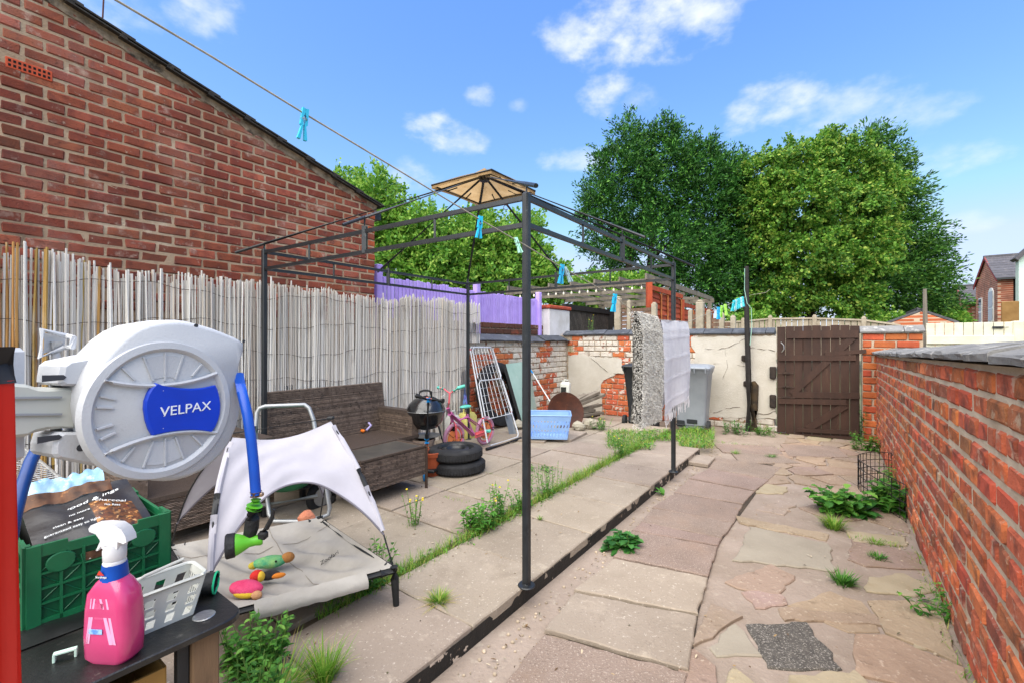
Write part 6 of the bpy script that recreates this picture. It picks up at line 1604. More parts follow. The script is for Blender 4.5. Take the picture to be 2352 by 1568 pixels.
tag(mb.build('broken_brick', mat('peach_brick', '#c07e62', '#a9674d', 18, .95, bump=.7)), 'peach coloured broken brick lying behind the pet bed', 'brick')

# ------------------------------------------------------------------ kettle barbecue and scooter
bq = thing('kettle_barbecue', at(978, 1075, 5.0), 0, 'black kettle barbecue with domed lid by the reed screen', 'barbecue')
bc_ = at(978, 940, 5.0); Mb = Matrix.Translation(bc_); m_enamel = mat('black_enamel', '#121213', '#1b1b1c', 4, .25, spec=.6, coat=.5)
mb = MB(); mb.lathe([(0, .155), (.06, .15), (.13, .12), (.185, .07), (.214, .015), (.218, .0), (.214, -.002)], 32, Mb); lid = child('lid', mb, m_enamel, bq, smooth=True)
mb = MB(); mb.tube([bc_ + Vector((-.075, -.02, .14)), bc_ + Vector((-.06, -.03, .205)), bc_ + Vector((-.02, -.03, .22)), bc_ + Vector((.03, -.03, .22)), bc_ + Vector((.065, -.03, .205)), bc_ + Vector((.07, -.02, .14))], .012, 8); child('lid_handle', mb, m_blk, bq, sub=lid, smooth=True)
mb = MB(); mb.lathe([(.219, -.003), (.221, -.012), (.21, -.04), (.185, -.13), (.13, -.195), (.05, -.22), (0, -.222)], 32, Mb); child('bowl', mb, m_enamel, bq, smooth=True)
mb = MB(); mb.tube([bc_ + Vector((.2195 * math.cos(t), .2195 * math.sin(t), -.004)) for t in [2 * math.pi * i / 40 for i in range(40)]], .004, 5, closed=True); child('rim', mb, mat('dull_steel', '#8a8c8c', None, rough=.35, metal=.7), bq, smooth=True)
for (dx, dy) in ((-.13, -.09), (.15, -.05), (0, .16)):
    mb = MB(); mb.tube([bc_ + Vector((dx, dy, -.17)), Vector((bc_.x + dx * 1.9, bc_.y + dy * 1.9, PZ))], .012, 8); child('leg', mb, m_black_metal, bq, smooth=True)
mb = MB(); mb.lathe([(0, -.30), (.15, -.295), (.165, -.285)], 26, Mb); child('ash_tray', mb, MATS['dull_steel'], bq, smooth=True)
lg = thing('wicker_pot', at(972, 1085, 4.85), 0, 'dark woven pot standing under the kettle barbecue', 'pot')
mb = MB(); pc = Vector((at(972, 1085, 4.9).x, 4.9, PZ)); mb.lathe([(0, 0), (.10, 0), (.11, .05), (.125, .30), (.118, .31), (.11, .28)], 20, Matrix.Translation(pc)); child('pot', mb, m_rattan, lg, smooth=True)
sc = thing('kick_scooter', at(985, 1115, 4.45), 0, 'black and blue kick scooter leaning beside the coffee table', 'scooter')
s_top, s_bot = at(984, 914, 4.42), at(977, 1095, 4.42)
m_bluep = mat('blue_plastic', '#1d86c8', None, rough=.4)
mb = MB(); mb.tube([s_bot, s_bot.lerp(s_top, .55)], .022, 10); mb.tube([s_bot.lerp(s_top, .5), s_top], .016, 10); child('stem', mb, mat('scooter_black', '#17191b', '#2a2d30', 18, .4, layers=[('#2f7fc0', 16, .64, .66, .8)]), sc, smooth=True)
for t in (.46, .98):
    mb = MB(); p = s_bot.lerp(s_top, t); mb.tube([p - Vector((0, 0, .02)), p + Vector((0, 0, .02))], .026, 10); child('clamp', mb, m_bluep, sc, smooth=True)
mb = MB(); mb.tube([s_bot.lerp(s_top, .38), s_bot.lerp(s_top, .42)], .025, 10); child('ring', mb, MATS['orange_plastic'], sc, smooth=True)
hb0, hb1 = at(957, 908, 4.5), at(1018, 920, 4.36)
mb = MB(); mb.tube([hb0.lerp(hb1, .36), hb0.lerp(hb1, .64)], .015, 8); child('handlebar', mb, mat('copper_bar', '#b3654a', None, rough=.4), sc, smooth=True)
for (a, b_) in ((0, .38), (.62, 1)):
    mb = MB(); mb.tube([hb0.lerp(hb1, a), hb0.lerp(hb1, b_)], .026, 10); child('grip', mb, m_blk, sc, smooth=True)
dk = Vector((s_bot.x, s_bot.y, PZ + .07)); mb = MB(); mb.bbox(dk + Vector((.08, .28, 0)), (.11, .46, .03), .008, Matrix.Rotation(-.25, 3, 'Z')); child('deck', mb, m_black_metal, sc)
for q in (dk + Vector((0, -.02, -.02)), dk + Vector((.15, .55, -.02))):
    mb = MB(); mb.lathe([(0, -.014), (.04, -.014), (.05, -.008), (.05, .008), (.04, .014), (0, .014)], 20, Matrix.Translation(q) @ Matrix.Rotation(math.radians(90), 4, 'Y')); child('wheel', mb, m_bluep, sc, smooth=True)
tpz = thing('terracotta_pot', Vector((at(990, 1090, 4.62).x, 4.62, PZ)), 0, 'terracotta plant pot half hidden behind the coffee table leg', 'plant pot')
mb = MB(); mb.lathe([(0, 0), (.085, 0), (.115, .2), (.125, .2), (.127, .24), (.115, .245), (.105, .2)], 24); child('pot', mb, mat('terracotta', '#a5502f', '#8c4227', 8, .9), tpz, smooth=True, world=False)

# ------------------------------------------------------------------ two tyres stacked flat
def tyre(loc, label, rim=True, rz=0.0):
    t = thing('car_tyre', loc, rz, label, 'tyre', 'tyres stacked on the patio')
    R, W = .287, .128
    prof = [(.19, .012), (.205, .0), (.25, .004), (.272, .016), (.284, .034), (R, .05), (R, W - .05), (.284, W - .034), (.272, W - .016), (.25, W - .004), (.205, W), (.19, W - .012), (.188, W - .03), (.188, .03), (.19, .012)]
    mb = MB(); mb.lathe(prof, 48); child('tyre', mb, mat('worn_tyre', '#1d1d1f', '#2b2b2d', 16, .8, bump=.5, bscale=60, layers=[('#4a4946', 6, .6, .75, .5)]), t, smooth=True, world=False)
    mb = MB()
    for i in range(56):
        a = 2 * math.pi * i / 56
        mb.bbox((R * .997 * math.cos(a), R * .997 * math.sin(a), W / 2), (.006, .022, .07), .002, Matrix.Rotation(a, 3, 'Z'))
    o = child('tread', mb, MATS['worn_tyre'], t, world=False); o['kind'] = 'stuff'
    if rim:
        mb = MB(); mb.lathe([(.189, W - .02), (.182, W - .012), (.172, W - .03), (.16, W - .032), (.14, W - .02), (.11, W - .018), (.09, W - .045), (.04, W - .05), (0, W - .05)], 40); r_ = child('wheel_rim', mb, mat('black_steel_rim', '#131416', '#202225', 9, .4, spec=.5), t, smooth=True, world=False)
        for i in range(16):
            a = 2 * math.pi * i / 16; mb = MB(); mb.bbox((.152 * math.cos(a), .152 * math.sin(a), W - .0235), (.02, .024, .006), .002, Matrix.Rotation(a, 3, 'Z')); child('slot', mb, m_dark, t, sub=r_, world=False)
    return t
tyre((-.575, 4.76, PZ + .002), 'lower of two black car tyres stacked on the patio', False)
tyre((-.605, 4.77, PZ + .134), 'upper of two stacked car tyres, with a slotted black rim', True, .4)

# ------------------------------------------------------------------ pink children's bicycle
bk = thing('childs_bicycle', Vector((-.54, 5.7, PZ)), 0, 'pink childrens bicycle with mint saddle behind the stacked tyres', 'bicycle')
BF, BR_ = Vector((-.715, 5.47, 0)), Vector((-.362, 5.97, 0)); BD = (BR_ - BF).normalized(); BNn = Vector((BD.y, -BD.x, 0))
def bkp(zx, zy, off=0.0):
    px, py = (1000 + zx / 5.227) / 1.0884, (900 + zy / 5.227) / 1.0884
    d = Vector(((px - 1176) / FOC, 1, (784 - py) / FOC)); o = Vector((0, 0, EYE)); c = BF + BNn * off
    t = (c - o).dot(BNn) / d.dot(BNn); return o + d * t
m_bpink = mat('pink_frame', '#d777b0', '#c966a2', 5, .35, coat=.4); m_coral = mat('coral_paint', '#d8646a', None, rough=.4); m_btyre = mat('pale_pink_tyre', '#b98aa0', '#a87890', 30, .85, bump=.6); m_mint = mat('mint_plastic', '#4fb3a0', '#62c0ac', 9, .45); m_orim = mat('orange_rim', '#d97f4a', None, rough=.4)
def bwheel(c, r, sp):
    rg = lambda rad: [c + BD * (rad * math.cos(t)) + Vector((0, 0, rad * math.sin(t))) for t in [2 * math.pi * i / 36 for i in range(36)]]
    mb = MB(); mb.tube(rg(r), .022, 8, closed=True); w = child('wheel', mb, m_btyre, bk, smooth=True)
    mb = MB(); mb.tube(rg(r - .026), .011, 6, closed=True); child('rim', mb, m_coral, bk, sub=w, smooth=True)
    mb = MB(); mb.lathe([(0, -.012), (r - .06, -.006), (r - .06, .006), (0, .012)], 24, frame(c, BD, Vector((0, 0, 1)))); child('disc', mb, m_orim, bk, sub=w, smooth=True)
    for i in range(sp):
        a = 2 * math.pi * i / sp; mb = MB(); e = BD * math.cos(a) + Vector((0, 0, math.sin(a))); mb.tube([c + e * .02 + BNn * .012, c + e * (r - .03) + BNn * .010], .004, 5); child('spoke', mb, m_dark, bk, sub=w)
WR = .168
cf, cr2 = BF + Vector((0, 0, PZ + WR + .022)), BR_ + Vector((0, 0, PZ + WR + .022))
bwheel(cf, WR, 5); bwheel(cr2, WR, 5)
hd0, hd1 = bkp(690, 800), bkp(625, 620); bbk = bkp(955, 965); st = bkp(875, 740)
mb = MB(); mb.tube([hd0, hd1], .022, 10); child('head_tube', mb, m_bpink, bk, smooth=True)
mb = MB(); mb.tube([hd0.lerp(hd1, .6), bbk], .032, 12); child('down_tube', mb, m_bpink, bk, smooth=True)
mb = MB(); mb.tube([hd0.lerp(hd1, .7).lerp(bbk, .35), st], .022, 10); child('top_tube', mb, m_bpink, bk, smooth=True)
mb = MB(); mb.tube([st + Vector((0, 0, .03)), bbk], .021, 10); child('seat_tube', mb, m_bpink, bk, smooth=True)
for s in (-1, 1):
    o_ = BNn * (s * .045)
    mb = MB(); mb.tube([st + o_ * .4, cr2 + o_], .011, 7); child('seat_stay', mb, m_bpink, bk, smooth=True)
    mb = MB(); mb.tube([bbk + o_ * .5, cr2 + o_], .012, 7); child('chain_stay', mb, m_bpink, bk, smooth=True)
    mb = MB(); mb.tube([hd0 + o_ * .5, hd0.lerp(cf, .2) + o_, cf + o_], .014, 8); child('fork_leg', mb, m_coral, bk, smooth=True)
mb = MB(); mb.bbox(cf.lerp(hd0, .58) + Vector((0, 0, 0)), (.05, .05, .05), .008); child('brake', mb, m_dark, bk)
mb = MB(); q0 = bkp(680, 590); mb.prism([bbk + BNn * .03 + Vector((0, 0, .03)), bbk + BNn * .03 + Vector((0, 0, -.045)), cr2 + BNn * .06 + Vector((0, 0, -.035)), cr2 + BNn * .06 + Vector((0, 0, .035))], BNn * .006, .0); child('chain_guard', mb, m_coral, bk)
hs0 = bkp(650, 430); mb = MB(); mb.tube([hd1, bkp(640, 560), hs0], .012, 8); mb.tube([hs0, hs0 + Vector((.03, .02, .02)), bkp(700, 400, .05), bkp(790, 345, .12), bkp(850, 335, .16)], .011, 8); mb.tube([hs0, hs0 - BNn * .1 + Vector((0, 0, .05)), hs0 - BNn * .2 + Vector((0, 0, .06))], .011, 8); child('handlebar', mb, m_coral, bk, smooth=True)
mb = MB(); mb.tube([bkp(700, 400, .05), bkp(760, 360, .10), bkp(850, 330, .16)], [.02, .024, .02], 9); child('grip', mb, m_mint, bk, smooth=True)
mb = MB(); mb.tube([hs0 - BNn * .1 + Vector((0, 0, .05)), hs0 - BNn * .2 + Vector((0, 0, .06))], .02, 9); child('grip', mb, m_mint, bk, smooth=True)
for k in range(5):
    mb = MB(); p = bkp(845, 345, .16); mb.tube([p, p + Vector((random.uniform(-.02, .02), random.uniform(-.02, .02), -.1)), p + Vector((random.uniform(-.03, .03), 0, -.21))], .005, 5); child('streamer', mb, mat('purple_streamer', '#7f6cc0', '#5f9ccf', 30, .4), bk, smooth=True)
mb = MB(); mb.tube([bkp(650, 500, -.02), bkp(590, 445, .02), bkp(545, 470, .04), bkp(560, 550, .02)], .004, 5); child('brake_cable', mb, m_white, bk)
sp_ = bkp(850, 605)
mb = MB(); mb.ball(sp_ + BD * .01, (1, 1, 1), 16, 8, Matrix((( BD.x * .10, BNn.x * .05, 0), (BD.y * .10, BNn.y * .05, 0), (0, 0, .024)))); child('saddle', mb, m_mint, bk, smooth=True)
mb = MB(); mb.tube([sp_, st], .011, 8); child('seat_post', mb, mat('copper_post', '#9c5a3c', None, rough=.4, metal=.5), bk, smooth=True)
mb = MB(); mb.tube([bbk + BNn * .05, bkp(1120, 925, .06)], .010, 7); child('crank', mb, m_coral, bk, smooth=True)
mb = MB(); mb.bbox(bkp(1150, 920, .09), (.08, .06, .035), .008); child('pedal', mb, m_mint, bk)
mb = MB(); mb.bbox(bkp(785, 1040, -.09), (.08, .06, .03), .008); child('pedal', mb, m_dark, bk)

# ------------------------------------------------------------------ things leaning by the side wall
ar = thing('clothes_airer', gp(1160, 1018, PZ), 0, 'folded white wire clothes airer leaning by the side wall', 'airer')
AA, AB_, AC, AD = gp(1122, 1029, PZ + .02), gp(1194, 1006, PZ + .02), at(1128, 797, 6.95), at(1079, 797, 6.45)
def arp(u, v): return AA.lerp(AB_, u).lerp(AD.lerp(AC, u), v)
m_airer = mat('white_wire', '#c9cacb', '#b5b6b8', 20, .4, .3)
def loop(u0, u1, v0, v1, r, off=0.0):
    q = []; N_ = (AB_ - AA).cross(AD - AA).normalized() * off; e = .06
    for (uu, vv) in ((u0 + e, v0), (u1 - e, v0), (u1, v0 + e * .5), (u1, v1 - e * .5), (u1 - e, v1), (u0 + e, v1), (u0, v1 - e * .5), (u0, v0 + e * .5)): q.append(arp(uu, vv) + N_)
    return MB().tube(q, r, 7, closed=True)
child('outer_frame', loop(0, 1, 0.02, 1, .011), m_airer, ar, smooth=True)
for (v0, v1) in ((.25, .625), (.63, .985)):
    child('rack_frame', loop(.03, .97, v0, v1, .009, .03), m_airer, ar, smooth=True)
    for k in range(1, 7):
        mb = MB(); u = k / 7; N_ = (AB_ - AA).cross(AD - AA).normalized() * .03; mb.tube([arp(u, v0) + N_, arp(u, v1) + N_], .0035, 5); child('wire', mb, m_airer, ar)
    for k in range(1, 5):
        mb = MB(); v = v0 + (v1 - v0) * k / 5; mb.tube([arp(.03, v) + N_, arp(.97, v) + N_], .0035, 5); child('wire', mb, m_airer, ar)
mb = MB(); mb.tube([AA.lerp(AB_, -.06), AA.lerp(AB_, 1.04)], .019, 9); child('foot_bar', mb, m_blk, ar, smooth=True)
for (u, v) in ((.0, .27), (1.0, .27), (0, .97)):
    mb = MB(); mb.ball(arp(u, v), .016, 8, 6); child('joint', mb, mat('red_joint', '#c0303a', None), ar, smooth=True)
bt = thing('large_tyre', Vector((0, 6.9, PZ)), 0, 'large bare black tyre leaning on the side wall behind airer', 'tyre')
tcn = onb(1146, 925, LBW + .16); tn = (VB * 1.0 + Vector((0, 0, .18))).normalized(); Rt = .43
x_ = UA; y_ = tn.cross(x_).normalized()
tcn.z = PZ + Rt + .09
mb = MB(); prof = [(Rt - .07, -.06), (Rt + .02, -.075), (Rt + .085, -.055), (Rt + .09, .055), (Rt + .02, .075), (Rt - .07, .06), (Rt - .075, .04), (Rt + .04, .03), (Rt + .04, -.03), (Rt - .075, -.04), (Rt - .07, -.06)]
mb.lathe(prof, 44, frame(tcn, x_, y_)); child('tyre', mb, MATS['worn_tyre'], bt, smooth=True)
gs = thing('glass_sheet', gp(1198, 977, PZ), 0, 'pale green sheet of glass leaning behind the front gazebo post', 'glass sheet')
q = [onb(1198, 977, -4.14), onb(1231, 947, -4.55), onb(1212, 829, -4.58), onb(1158, 836, -4.50)]
q = [gp(1198, 977, .12), gp(1233, 949, .12), at(1213, 829, 8.2), at(1158, 836, 7.25)]
n_ = (q[1] - q[0]).cross(q[3] - q[0]).normalized()
mb = MB(); mb.prism(q, n_ * .012); child('pane', mb, mat('frosted_green_glass', '#8fb3a6', '#9fc0b4', 3, .25, spec=.6, layers=[('#c0d6cc', 2, .55, .7, .6)]), gs)
mb = MB(); mb.bar(q[0], q[3], .02, .05); child('edge_strip', mb, m_blk, gs)
mb = MB(); mb.bar(q[3].lerp(q[2], .25).lerp(q[0].lerp(q[1], .25), .12) - n_ * .01, q[3].lerp(q[2], .8).lerp(q[0].lerp(q[1], .8), .1) - n_ * .01, .006, .014); child('mark', mb, m_dark, gs)
lb = thing('laundry_basket', gp(1262, 1003, .14) + Vector((0, .05, 0)), -.1, 'light blue plastic laundry basket on loose slabs', 'laundry basket')
m_lblue = mat('light_blue_plastic', '#8fb2e0', '#82a6d6', 6, .4)
bask(.60, .44, .50, .36, .33, 2, 12, lb, m_lblue, slant=.05, T=.004, gapf=.5)
jc = thing('liquid_canister', at(1299, 916, 8.35), -.4, 'clear canister with yellow liquid and black label on the planks', 'canister')
m_clear = mat('milky_plastic', '#d0d0c6', '#c5c5ba', 5, .35, spec=.5)
b = loft([(.17, .12, .09, 0, .02), (.18, .13, .28, 0, .02), (.17, .12, .31, 0, .03), (.10, .08, .33, 0, .03)], 4); child('body', b, m_clear, jc, smooth=True, world=False)
b = loft([(.175, .125, 0, 0, .02), (.182, .132, .01, 0, .02), (.182, .132, .092, 0, .02)], 4); child('liquid', b, mat('yellow_liquid', '#c9c22a', '#b8b020', 5, .3), jc, smooth=True, world=False)
mb = MB(); mb.tube([(.06, 0, .31), (.055, 0, .36), (-.02, 0, .365), (-.03, 0, .33)], .014, 7); child('handle', mb, m_clear, jc, smooth=True, world=False)
mb = MB(); mb.tube([(-.06, 0, .32), (-.06, 0, .36)], .022, 10); child('cap', mb, m_white, jc, smooth=True, world=False)
mb = MB(); mb.box((-.02, -.069, .185), (.10, .002, .10)); child('label', mb, mat('black_label', '#1d1d1b', '#2b2a24', 60, .5), jc, world=False)
# timber pile
pile = [(1296, 930, 1345, 905, .04), (1306, 930, 1372, 900, .05), (1322, 930, 1385, 905, .05), (1318, 945, 1378, 928, .04), (1300, 948, 1362, 940, .04), (1320, 955, 1382, 946, .04), (1330, 962, 1372, 950, .05), (1296, 921, 1330, 912, .05)]
for i, (x0, y0, x1, y1, h) in enumerate(pile):
    Yp = 7.9 + .07 * (i % 4); mb = MB(); mb.bar(at(x0, y0, Yp), at(x1, y1, Yp + .45), .13, h, (0, 0, 1))
    tag(mb.build('plank', m_greywood), ['grey plank lying just under the canister, second from top', 'grey plank slanting up behind the canister', 'thick plank sloping up to the right across the pile', 'plank in the middle of the pile ending at the render', 'short plank behind the rusty dish', 'plank near the bottom right of the timber pile', 'lowest plank of the pile, nearest the weeds', 'topmost plank with the canister standing on it'][i], 'plank', 'planks piled in the wall corner')
mb = MB(); mb.lathe([(0, -.02), (.20, -.015), (.30, .005), (.32, .03), (.305, .03), (.28, .015), (0, .0)], 36, frame(at(1298, 945, 7.2), UA * .7 + VB * .5, Vector((.15, .3, 1))))
tag(mb.build('rusty_dish', mat('rusty_brown', '#3d2116', '#542d1c', 7, .6, bump=.3, layers=[('#7a4a30', 18, .6, .7, .5)]), smooth=True), 'round rusty brown metal dish propped behind laundry basket', 'dish')
mp_ = thing('mop_handle', at(1266, 930, 8.0), 0, 'white mop handle with blue grip leaning on the side wall', 'mop')
mb = MB(); mb.tube([at(1272, 935, 7.9), at(1224, 857, 8.2)], .014, 8); child('stick', mb, m_white, mp_, smooth=True)
mb = MB(); mb.tube([at(1224, 857, 8.2), at(1216, 845, 8.25)], .018, 8); child('grip', mb, m_bluep, mp_, smooth=True)
for (px, w, h, colr, lab) in ((1073, .26, .36, '#c2b96a', 'dull yellow plastic canister behind the pink bicycle'), (1040, .16, .36, '#b9bab4', 'pale grey plastic canister behind the bicycle handlebar')):
    p = onb(px, 985, -4.28); t = thing('canister', (p.x, p.y, PZ), YROT + 1.57, lab, 'canister')
    b = loft([(w, .18, 0, 0, .03), (w * 1.03, .19, .05, 0, .03), (w, .18, h - .05, 0, .03), (w * .8, .14, h, 0, .04)], 4); child('body', b, mat('can_' + colr.strip('#'), colr, None, rough=.5), t, smooth=True, world=False)
    mb = MB(); mb.tube([(-w * .3, 0, h - .01), (-w * .25, 0, h + .06), (w * .2, 0, h + .06), (w * .3, 0, h - .01)], .016, 7); child('handle', mb, MATS['can_' + colr.strip('#')], t, smooth=True, world=False)
sv = thing('spade', gp(1160, 1010, PZ), 0, 'old spade with steel blade standing behind the clothes airer', 'spade')
mb = MB(); mb.tube([at(1138, 850, 6.75), at(1155, 930, 6.7)], .018, 8); child('shaft', mb, m_palewood, sv, smooth=True)
mb = MB(); bl_ = [at(1158, 948, 6.7), at(1172, 945, 6.75), at(1188, 1000, 6.68), at(1182, 1008, 6.66), at(1172, 1006, 6.64)]; mb.prism(bl_, Vector((0, .012, 0))); mb.tube([at(1155, 930, 6.7), at(1166, 958, 6.69)], .016, 7); child('blade', mb, mat('grey_steel', '#7e8387', None, rough=.4, metal=.5), sv)
# pale rubble stones at the wall foot
for i, (px, py, s) in enumerate(((1204, 950, .17), (1190, 968, .12), (1100, 968, .16), (1262, 968, .13), (1276, 972, .1), (1355, 968, .14), (1330, 972, .12))):
    c = gp(px, py + 14, PZ); mb = MB(); mb.ball((0, 0, s * .5), (s, s * .8, s * .6), 9, 6)
    for v in mb.v: v += Vector((1, 1, .8)) * (s * .35 * mnoise.noise(v * 9 + Vector((i, 0, 0))))
    o = mb.build('rubble_stone', mat('pale_rubble', '#a49d8b', '#8d8676', 9, .95, bump=.8, rnd='obj', ramt=.12)); o.location = c; o.rotation_euler = (0, 0, i)
    tag(o, ['pale rubble stone under the glass sheet', 'small pale stone beside the spade blade', 'pale stone behind the stacked tyres', 'pale stone behind the laundry basket', 'small stone right of the laundry basket', 'pale stone by the exposed orange bricks', 'pale stone at the end of the planks'][i], 'stone')
# wire mesh cage by the right wall
wm = thing('wire_mesh_guard', gp(2020, 1150, .02), 0, 'black wire mesh guard round weeds by the right wall', 'wire guard')
pth = [gp(2081, 1200, 0), gp(2030, 1168, 0), gp(1992, 1143, 0), gp(1973, 1126, 0), gp(1972, 1113, 0), gp(1990, 1106, 0), gp(2020, 1104, 0), gp(2048, 1107, 0)]
def spl(t):
    f = t * (len(pth) - 1); i = min(int(f), len(pth) - 2); u = f - i
    P = [pth[max(0, i - 1)], pth[i], pth[i + 1], pth[min(len(pth) - 1, i + 2)]]
    return .5 * ((2 * P[1]) + (P[2] - P[0]) * u + (2 * P[0] - 5 * P[1] + 4 * P[2] - P[3]) * u * u + (3 * P[1] - P[0] - 3 * P[2] + P[3]) * u ** 3)
m_mesh = mat('black_wire', '#1b1a19', '#2c2622', 20, .6)
Hh = .31
for k in range(5):
    mb = MB(); z = .01 + (Hh - .01) * k / 4; mb.tube([spl(i / 40) + Vector((0, 0, z)) for i in range(41)], .0038, 5); child('wire', mb, m_mesh, wm)
for k in range(22):
    mb = MB(); p = spl(k / 21); mb.tube([p, p + Vector((0, 0, Hh))], .0038, 5); child('wire', mb, m_mesh, wm)
# ------------------------------------------------------------------ grass and weeds
def leafmat(name, ramp, transl=.3, rough=.6, layers=()): return mat(name, '#4d6a2c', None, rnd='isl', ramt=.0, ramp=ramp, rough=rough, spec=.3, transl=transl, layers=layers)
m_grass = leafmat('grass_blade', [(0, '#4f7a22'), (.35, '#5f8f2a'), (.6, '#7ba33a'), (.85, '#9aa84a'), (1, '#b7a860')])
m_weed = leafmat('weed_leaf', [(0, '#2f5d1c'), (.4, '#3f7526'), (.75, '#5a9234'), (1, '#7dab45')])
m_dock = leafmat('dock_leaf', [(0, '#1f4a1c'), (.5, '#2f6426'), (.85, '#4b8038'), (1, '#6d9a52')], .2, .45)
m_dry = leafmat('dry_grass', [(0, '#b39a5e'), (.5, '#c4ab6c'), (.8, '#8f9a46'), (1, '#6f8a34')])
m_stem = mat('green_stem', '#5a7a34', '#6f8a40', 20, .7)
m_yflower = mat('yellow_flower', '#d8b81c', '#e0c838', 30, .7)
class LM:
    """many small leaves collected as raw triangles / quads"""
    def __init__(s): s.v, s.f = [], []
    def blade(s, p, d, L_, w, bend, n=3):
        d = d.normalized(); side = d.cross(Vector((0, 0, 1)))
        if side.length < .05: side = Vector((random.uniform(-1, 1), random.uniform(-1, 1), 0))
        side = side.normalized() * w; k = len(s.v); drop = Vector((0, 0, -1)); cur = p.copy(); dd = d.copy()
        for i in range(n):
            ww = side * (1 - (i / n) ** 1.5); s.v += [cur - ww, cur + ww]
            cur = cur + dd * (L_ / n); dd = (dd + drop * bend / n * (i + 1)).normalized()
        s.v.append(cur)
        for i in range(n - 1): s.f.append((k + 2 * i, k + 2 * i + 1, k + 2 * i + 3, k + 2 * i + 2))
        s.f.append((k + 2 * n - 2, k + 2 * n - 1, k + 2 * n))
    def leaf(s, p, d, L_, w, up=None, curl=.2, lobes=0):
        d = d.normalized(); side = d.cross(up or Vector((0, 0, 1)))
        if side.length < .05: side = Vector((1, 0, 0))
        side = side.normalized(); nrm = side.cross(d).normalized(); k = len(s.v)
        prof = [(0, .1), (.25, .75), (.5, 1.0), (.75, .72)] if not lobes else [(0, .12), (.15, .5), (.22, .3), (.35, .8), (.43, .5), (.58, 1.0), (.66, .62), (.82, .7)]
        for (t, ww) in prof:
            c = p + d * (L_ * t) - nrm * (curl * L_ * t * t)
            s.v += [c - side * (w * ww) + nrm * (w * ww * .35), c, c + side * (w * ww) + nrm * (w * ww * .35)]
        s.v.append(p + d * L_ - nrm * (curl * L_)); m_ = len(prof)
        for i in range(m_ - 1):
            a = k + 3 * i; s.f += [(a, a + 1, a + 4, a + 3), (a + 1, a + 2, a + 5, a + 4)]
        a = k + 3 * (m_ - 1); s.f += [(a, a + 1, k + 3 * m_), (a + 1, a + 2, k + 3 * m_)]
    def obj(s, name, m, parent=None, smooth=False):
        M = ROOTM[parent.name].inverted() if parent else None
        me = bpy.data.meshes.new(name); me.from_pydata([tuple(M @ v) if M else tuple(v) for v in s.v], [], s.f); me.materials.append(m); me.update()
        if smooth: me.polygons.foreach_set('use_smooth', [True] * len(me.polygons))
        o = bpy.data.objects.new(name, me); link(o)
        if parent: o.parent = parent
        return o
def rv3(z0, z1):
    a = random.uniform(0, 2 * math.pi); return Vector((math.cos(a), math.sin(a), random.uniform(z0, z1)))
def tuft(c, n, h, spread, m, label=None, name='grass_tuft', w=.0022, upz=(.6, 2.2), dry=0, cat='grass tuft'):
    t = thing(name, c, 0, label, cat) if label else None
    L_ = LM()
    for i in range(n):
        d = rv3(*upz); p = c + Vector((d.x, d.y, 0)) * random.uniform(0, spread); L_.blade(p, d, h * random.uniform(.45, 1.1), w * random.uniform(.6, 1.3), random.uniform(.1, .8))
    if t is None: return L_
    L_.obj('blades', m, t)
    if dry:
        D_ = LM()
        for i in range(dry):
            d = rv3(.02, .35); D_.blade(c + Vector((d.x, d.y, 0)) * spread * random.uniform(0, .8), d, h * random.uniform(.7, 1.6), w * .8, random.uniform(.1, .35))
        D_.obj('dry_blades', m_dry, t)
    return t
def leafy(c, label, stems, h, leafL, m=m_weed, name='weed', spread=.06, lobes=0, flowers=0, cat='weed', leafw=.28, lean=.35, per=9):
    t = thing(name, c, 0, label, cat); S_ = MB(); L_ = LM(); F_ = MB()
    for i in range(stems):
        a = random.uniform(0, 2 * math.pi); d = Vector((math.cos(a) * lean * random.random(), math.sin(a) * lean * random.random(), 1)).normalized(); p = c + Vector((math.cos(a), math.sin(a), 0)) * spread * random.random(); hh = h * random.uniform(.55, 1.08)
        S_.tube([p, p + d * hh * .5, p + d * hh + Vector((random.uniform(-.02, .02), random.uniform(-.02, .02), 0))], [.0028, .0022, .0014], 4)
        for k in range(per):
            f = .12 + .88 * k / per; b_ = rv3(-.1, .7); L_.leaf(p + d * (hh * f), b_, leafL * random.uniform(.6, 1.1) * (1.1 - .5 * f), leafL * leafw * random.uniform(.7, 1.2) * .6, None, random.uniform(.05, .5), lobes)
        if i < flowers: F_.ball(p + d * (hh + .005), (.009, .009, .006), 7, 4)
    child('stem', S_, m_stem, t)['kind'] = 'stuff'; L_.obj('leaves', m, t)
    if flowers: child('flower', F_, m_yflower, t)
    return t
def rosette(c, label, n, L_, m=m_dock, name='dock_plant', lobes=1, up=(.15, 1.3), w=.2, cat='weed'):
    t = thing(name, c, 0, label, cat)
    for k in range(n):
        Q = LM(); d = rv3(*up); Q.leaf(c + Vector((d.x, d.y, 0)) * .02, d, L_ * random.uniform(.6, 1.1), L_ * w * random.uniform(.7, 1.2), None, random.uniform(.15, .6), lobes); Q.obj('leaf', m, t, True)
    return t
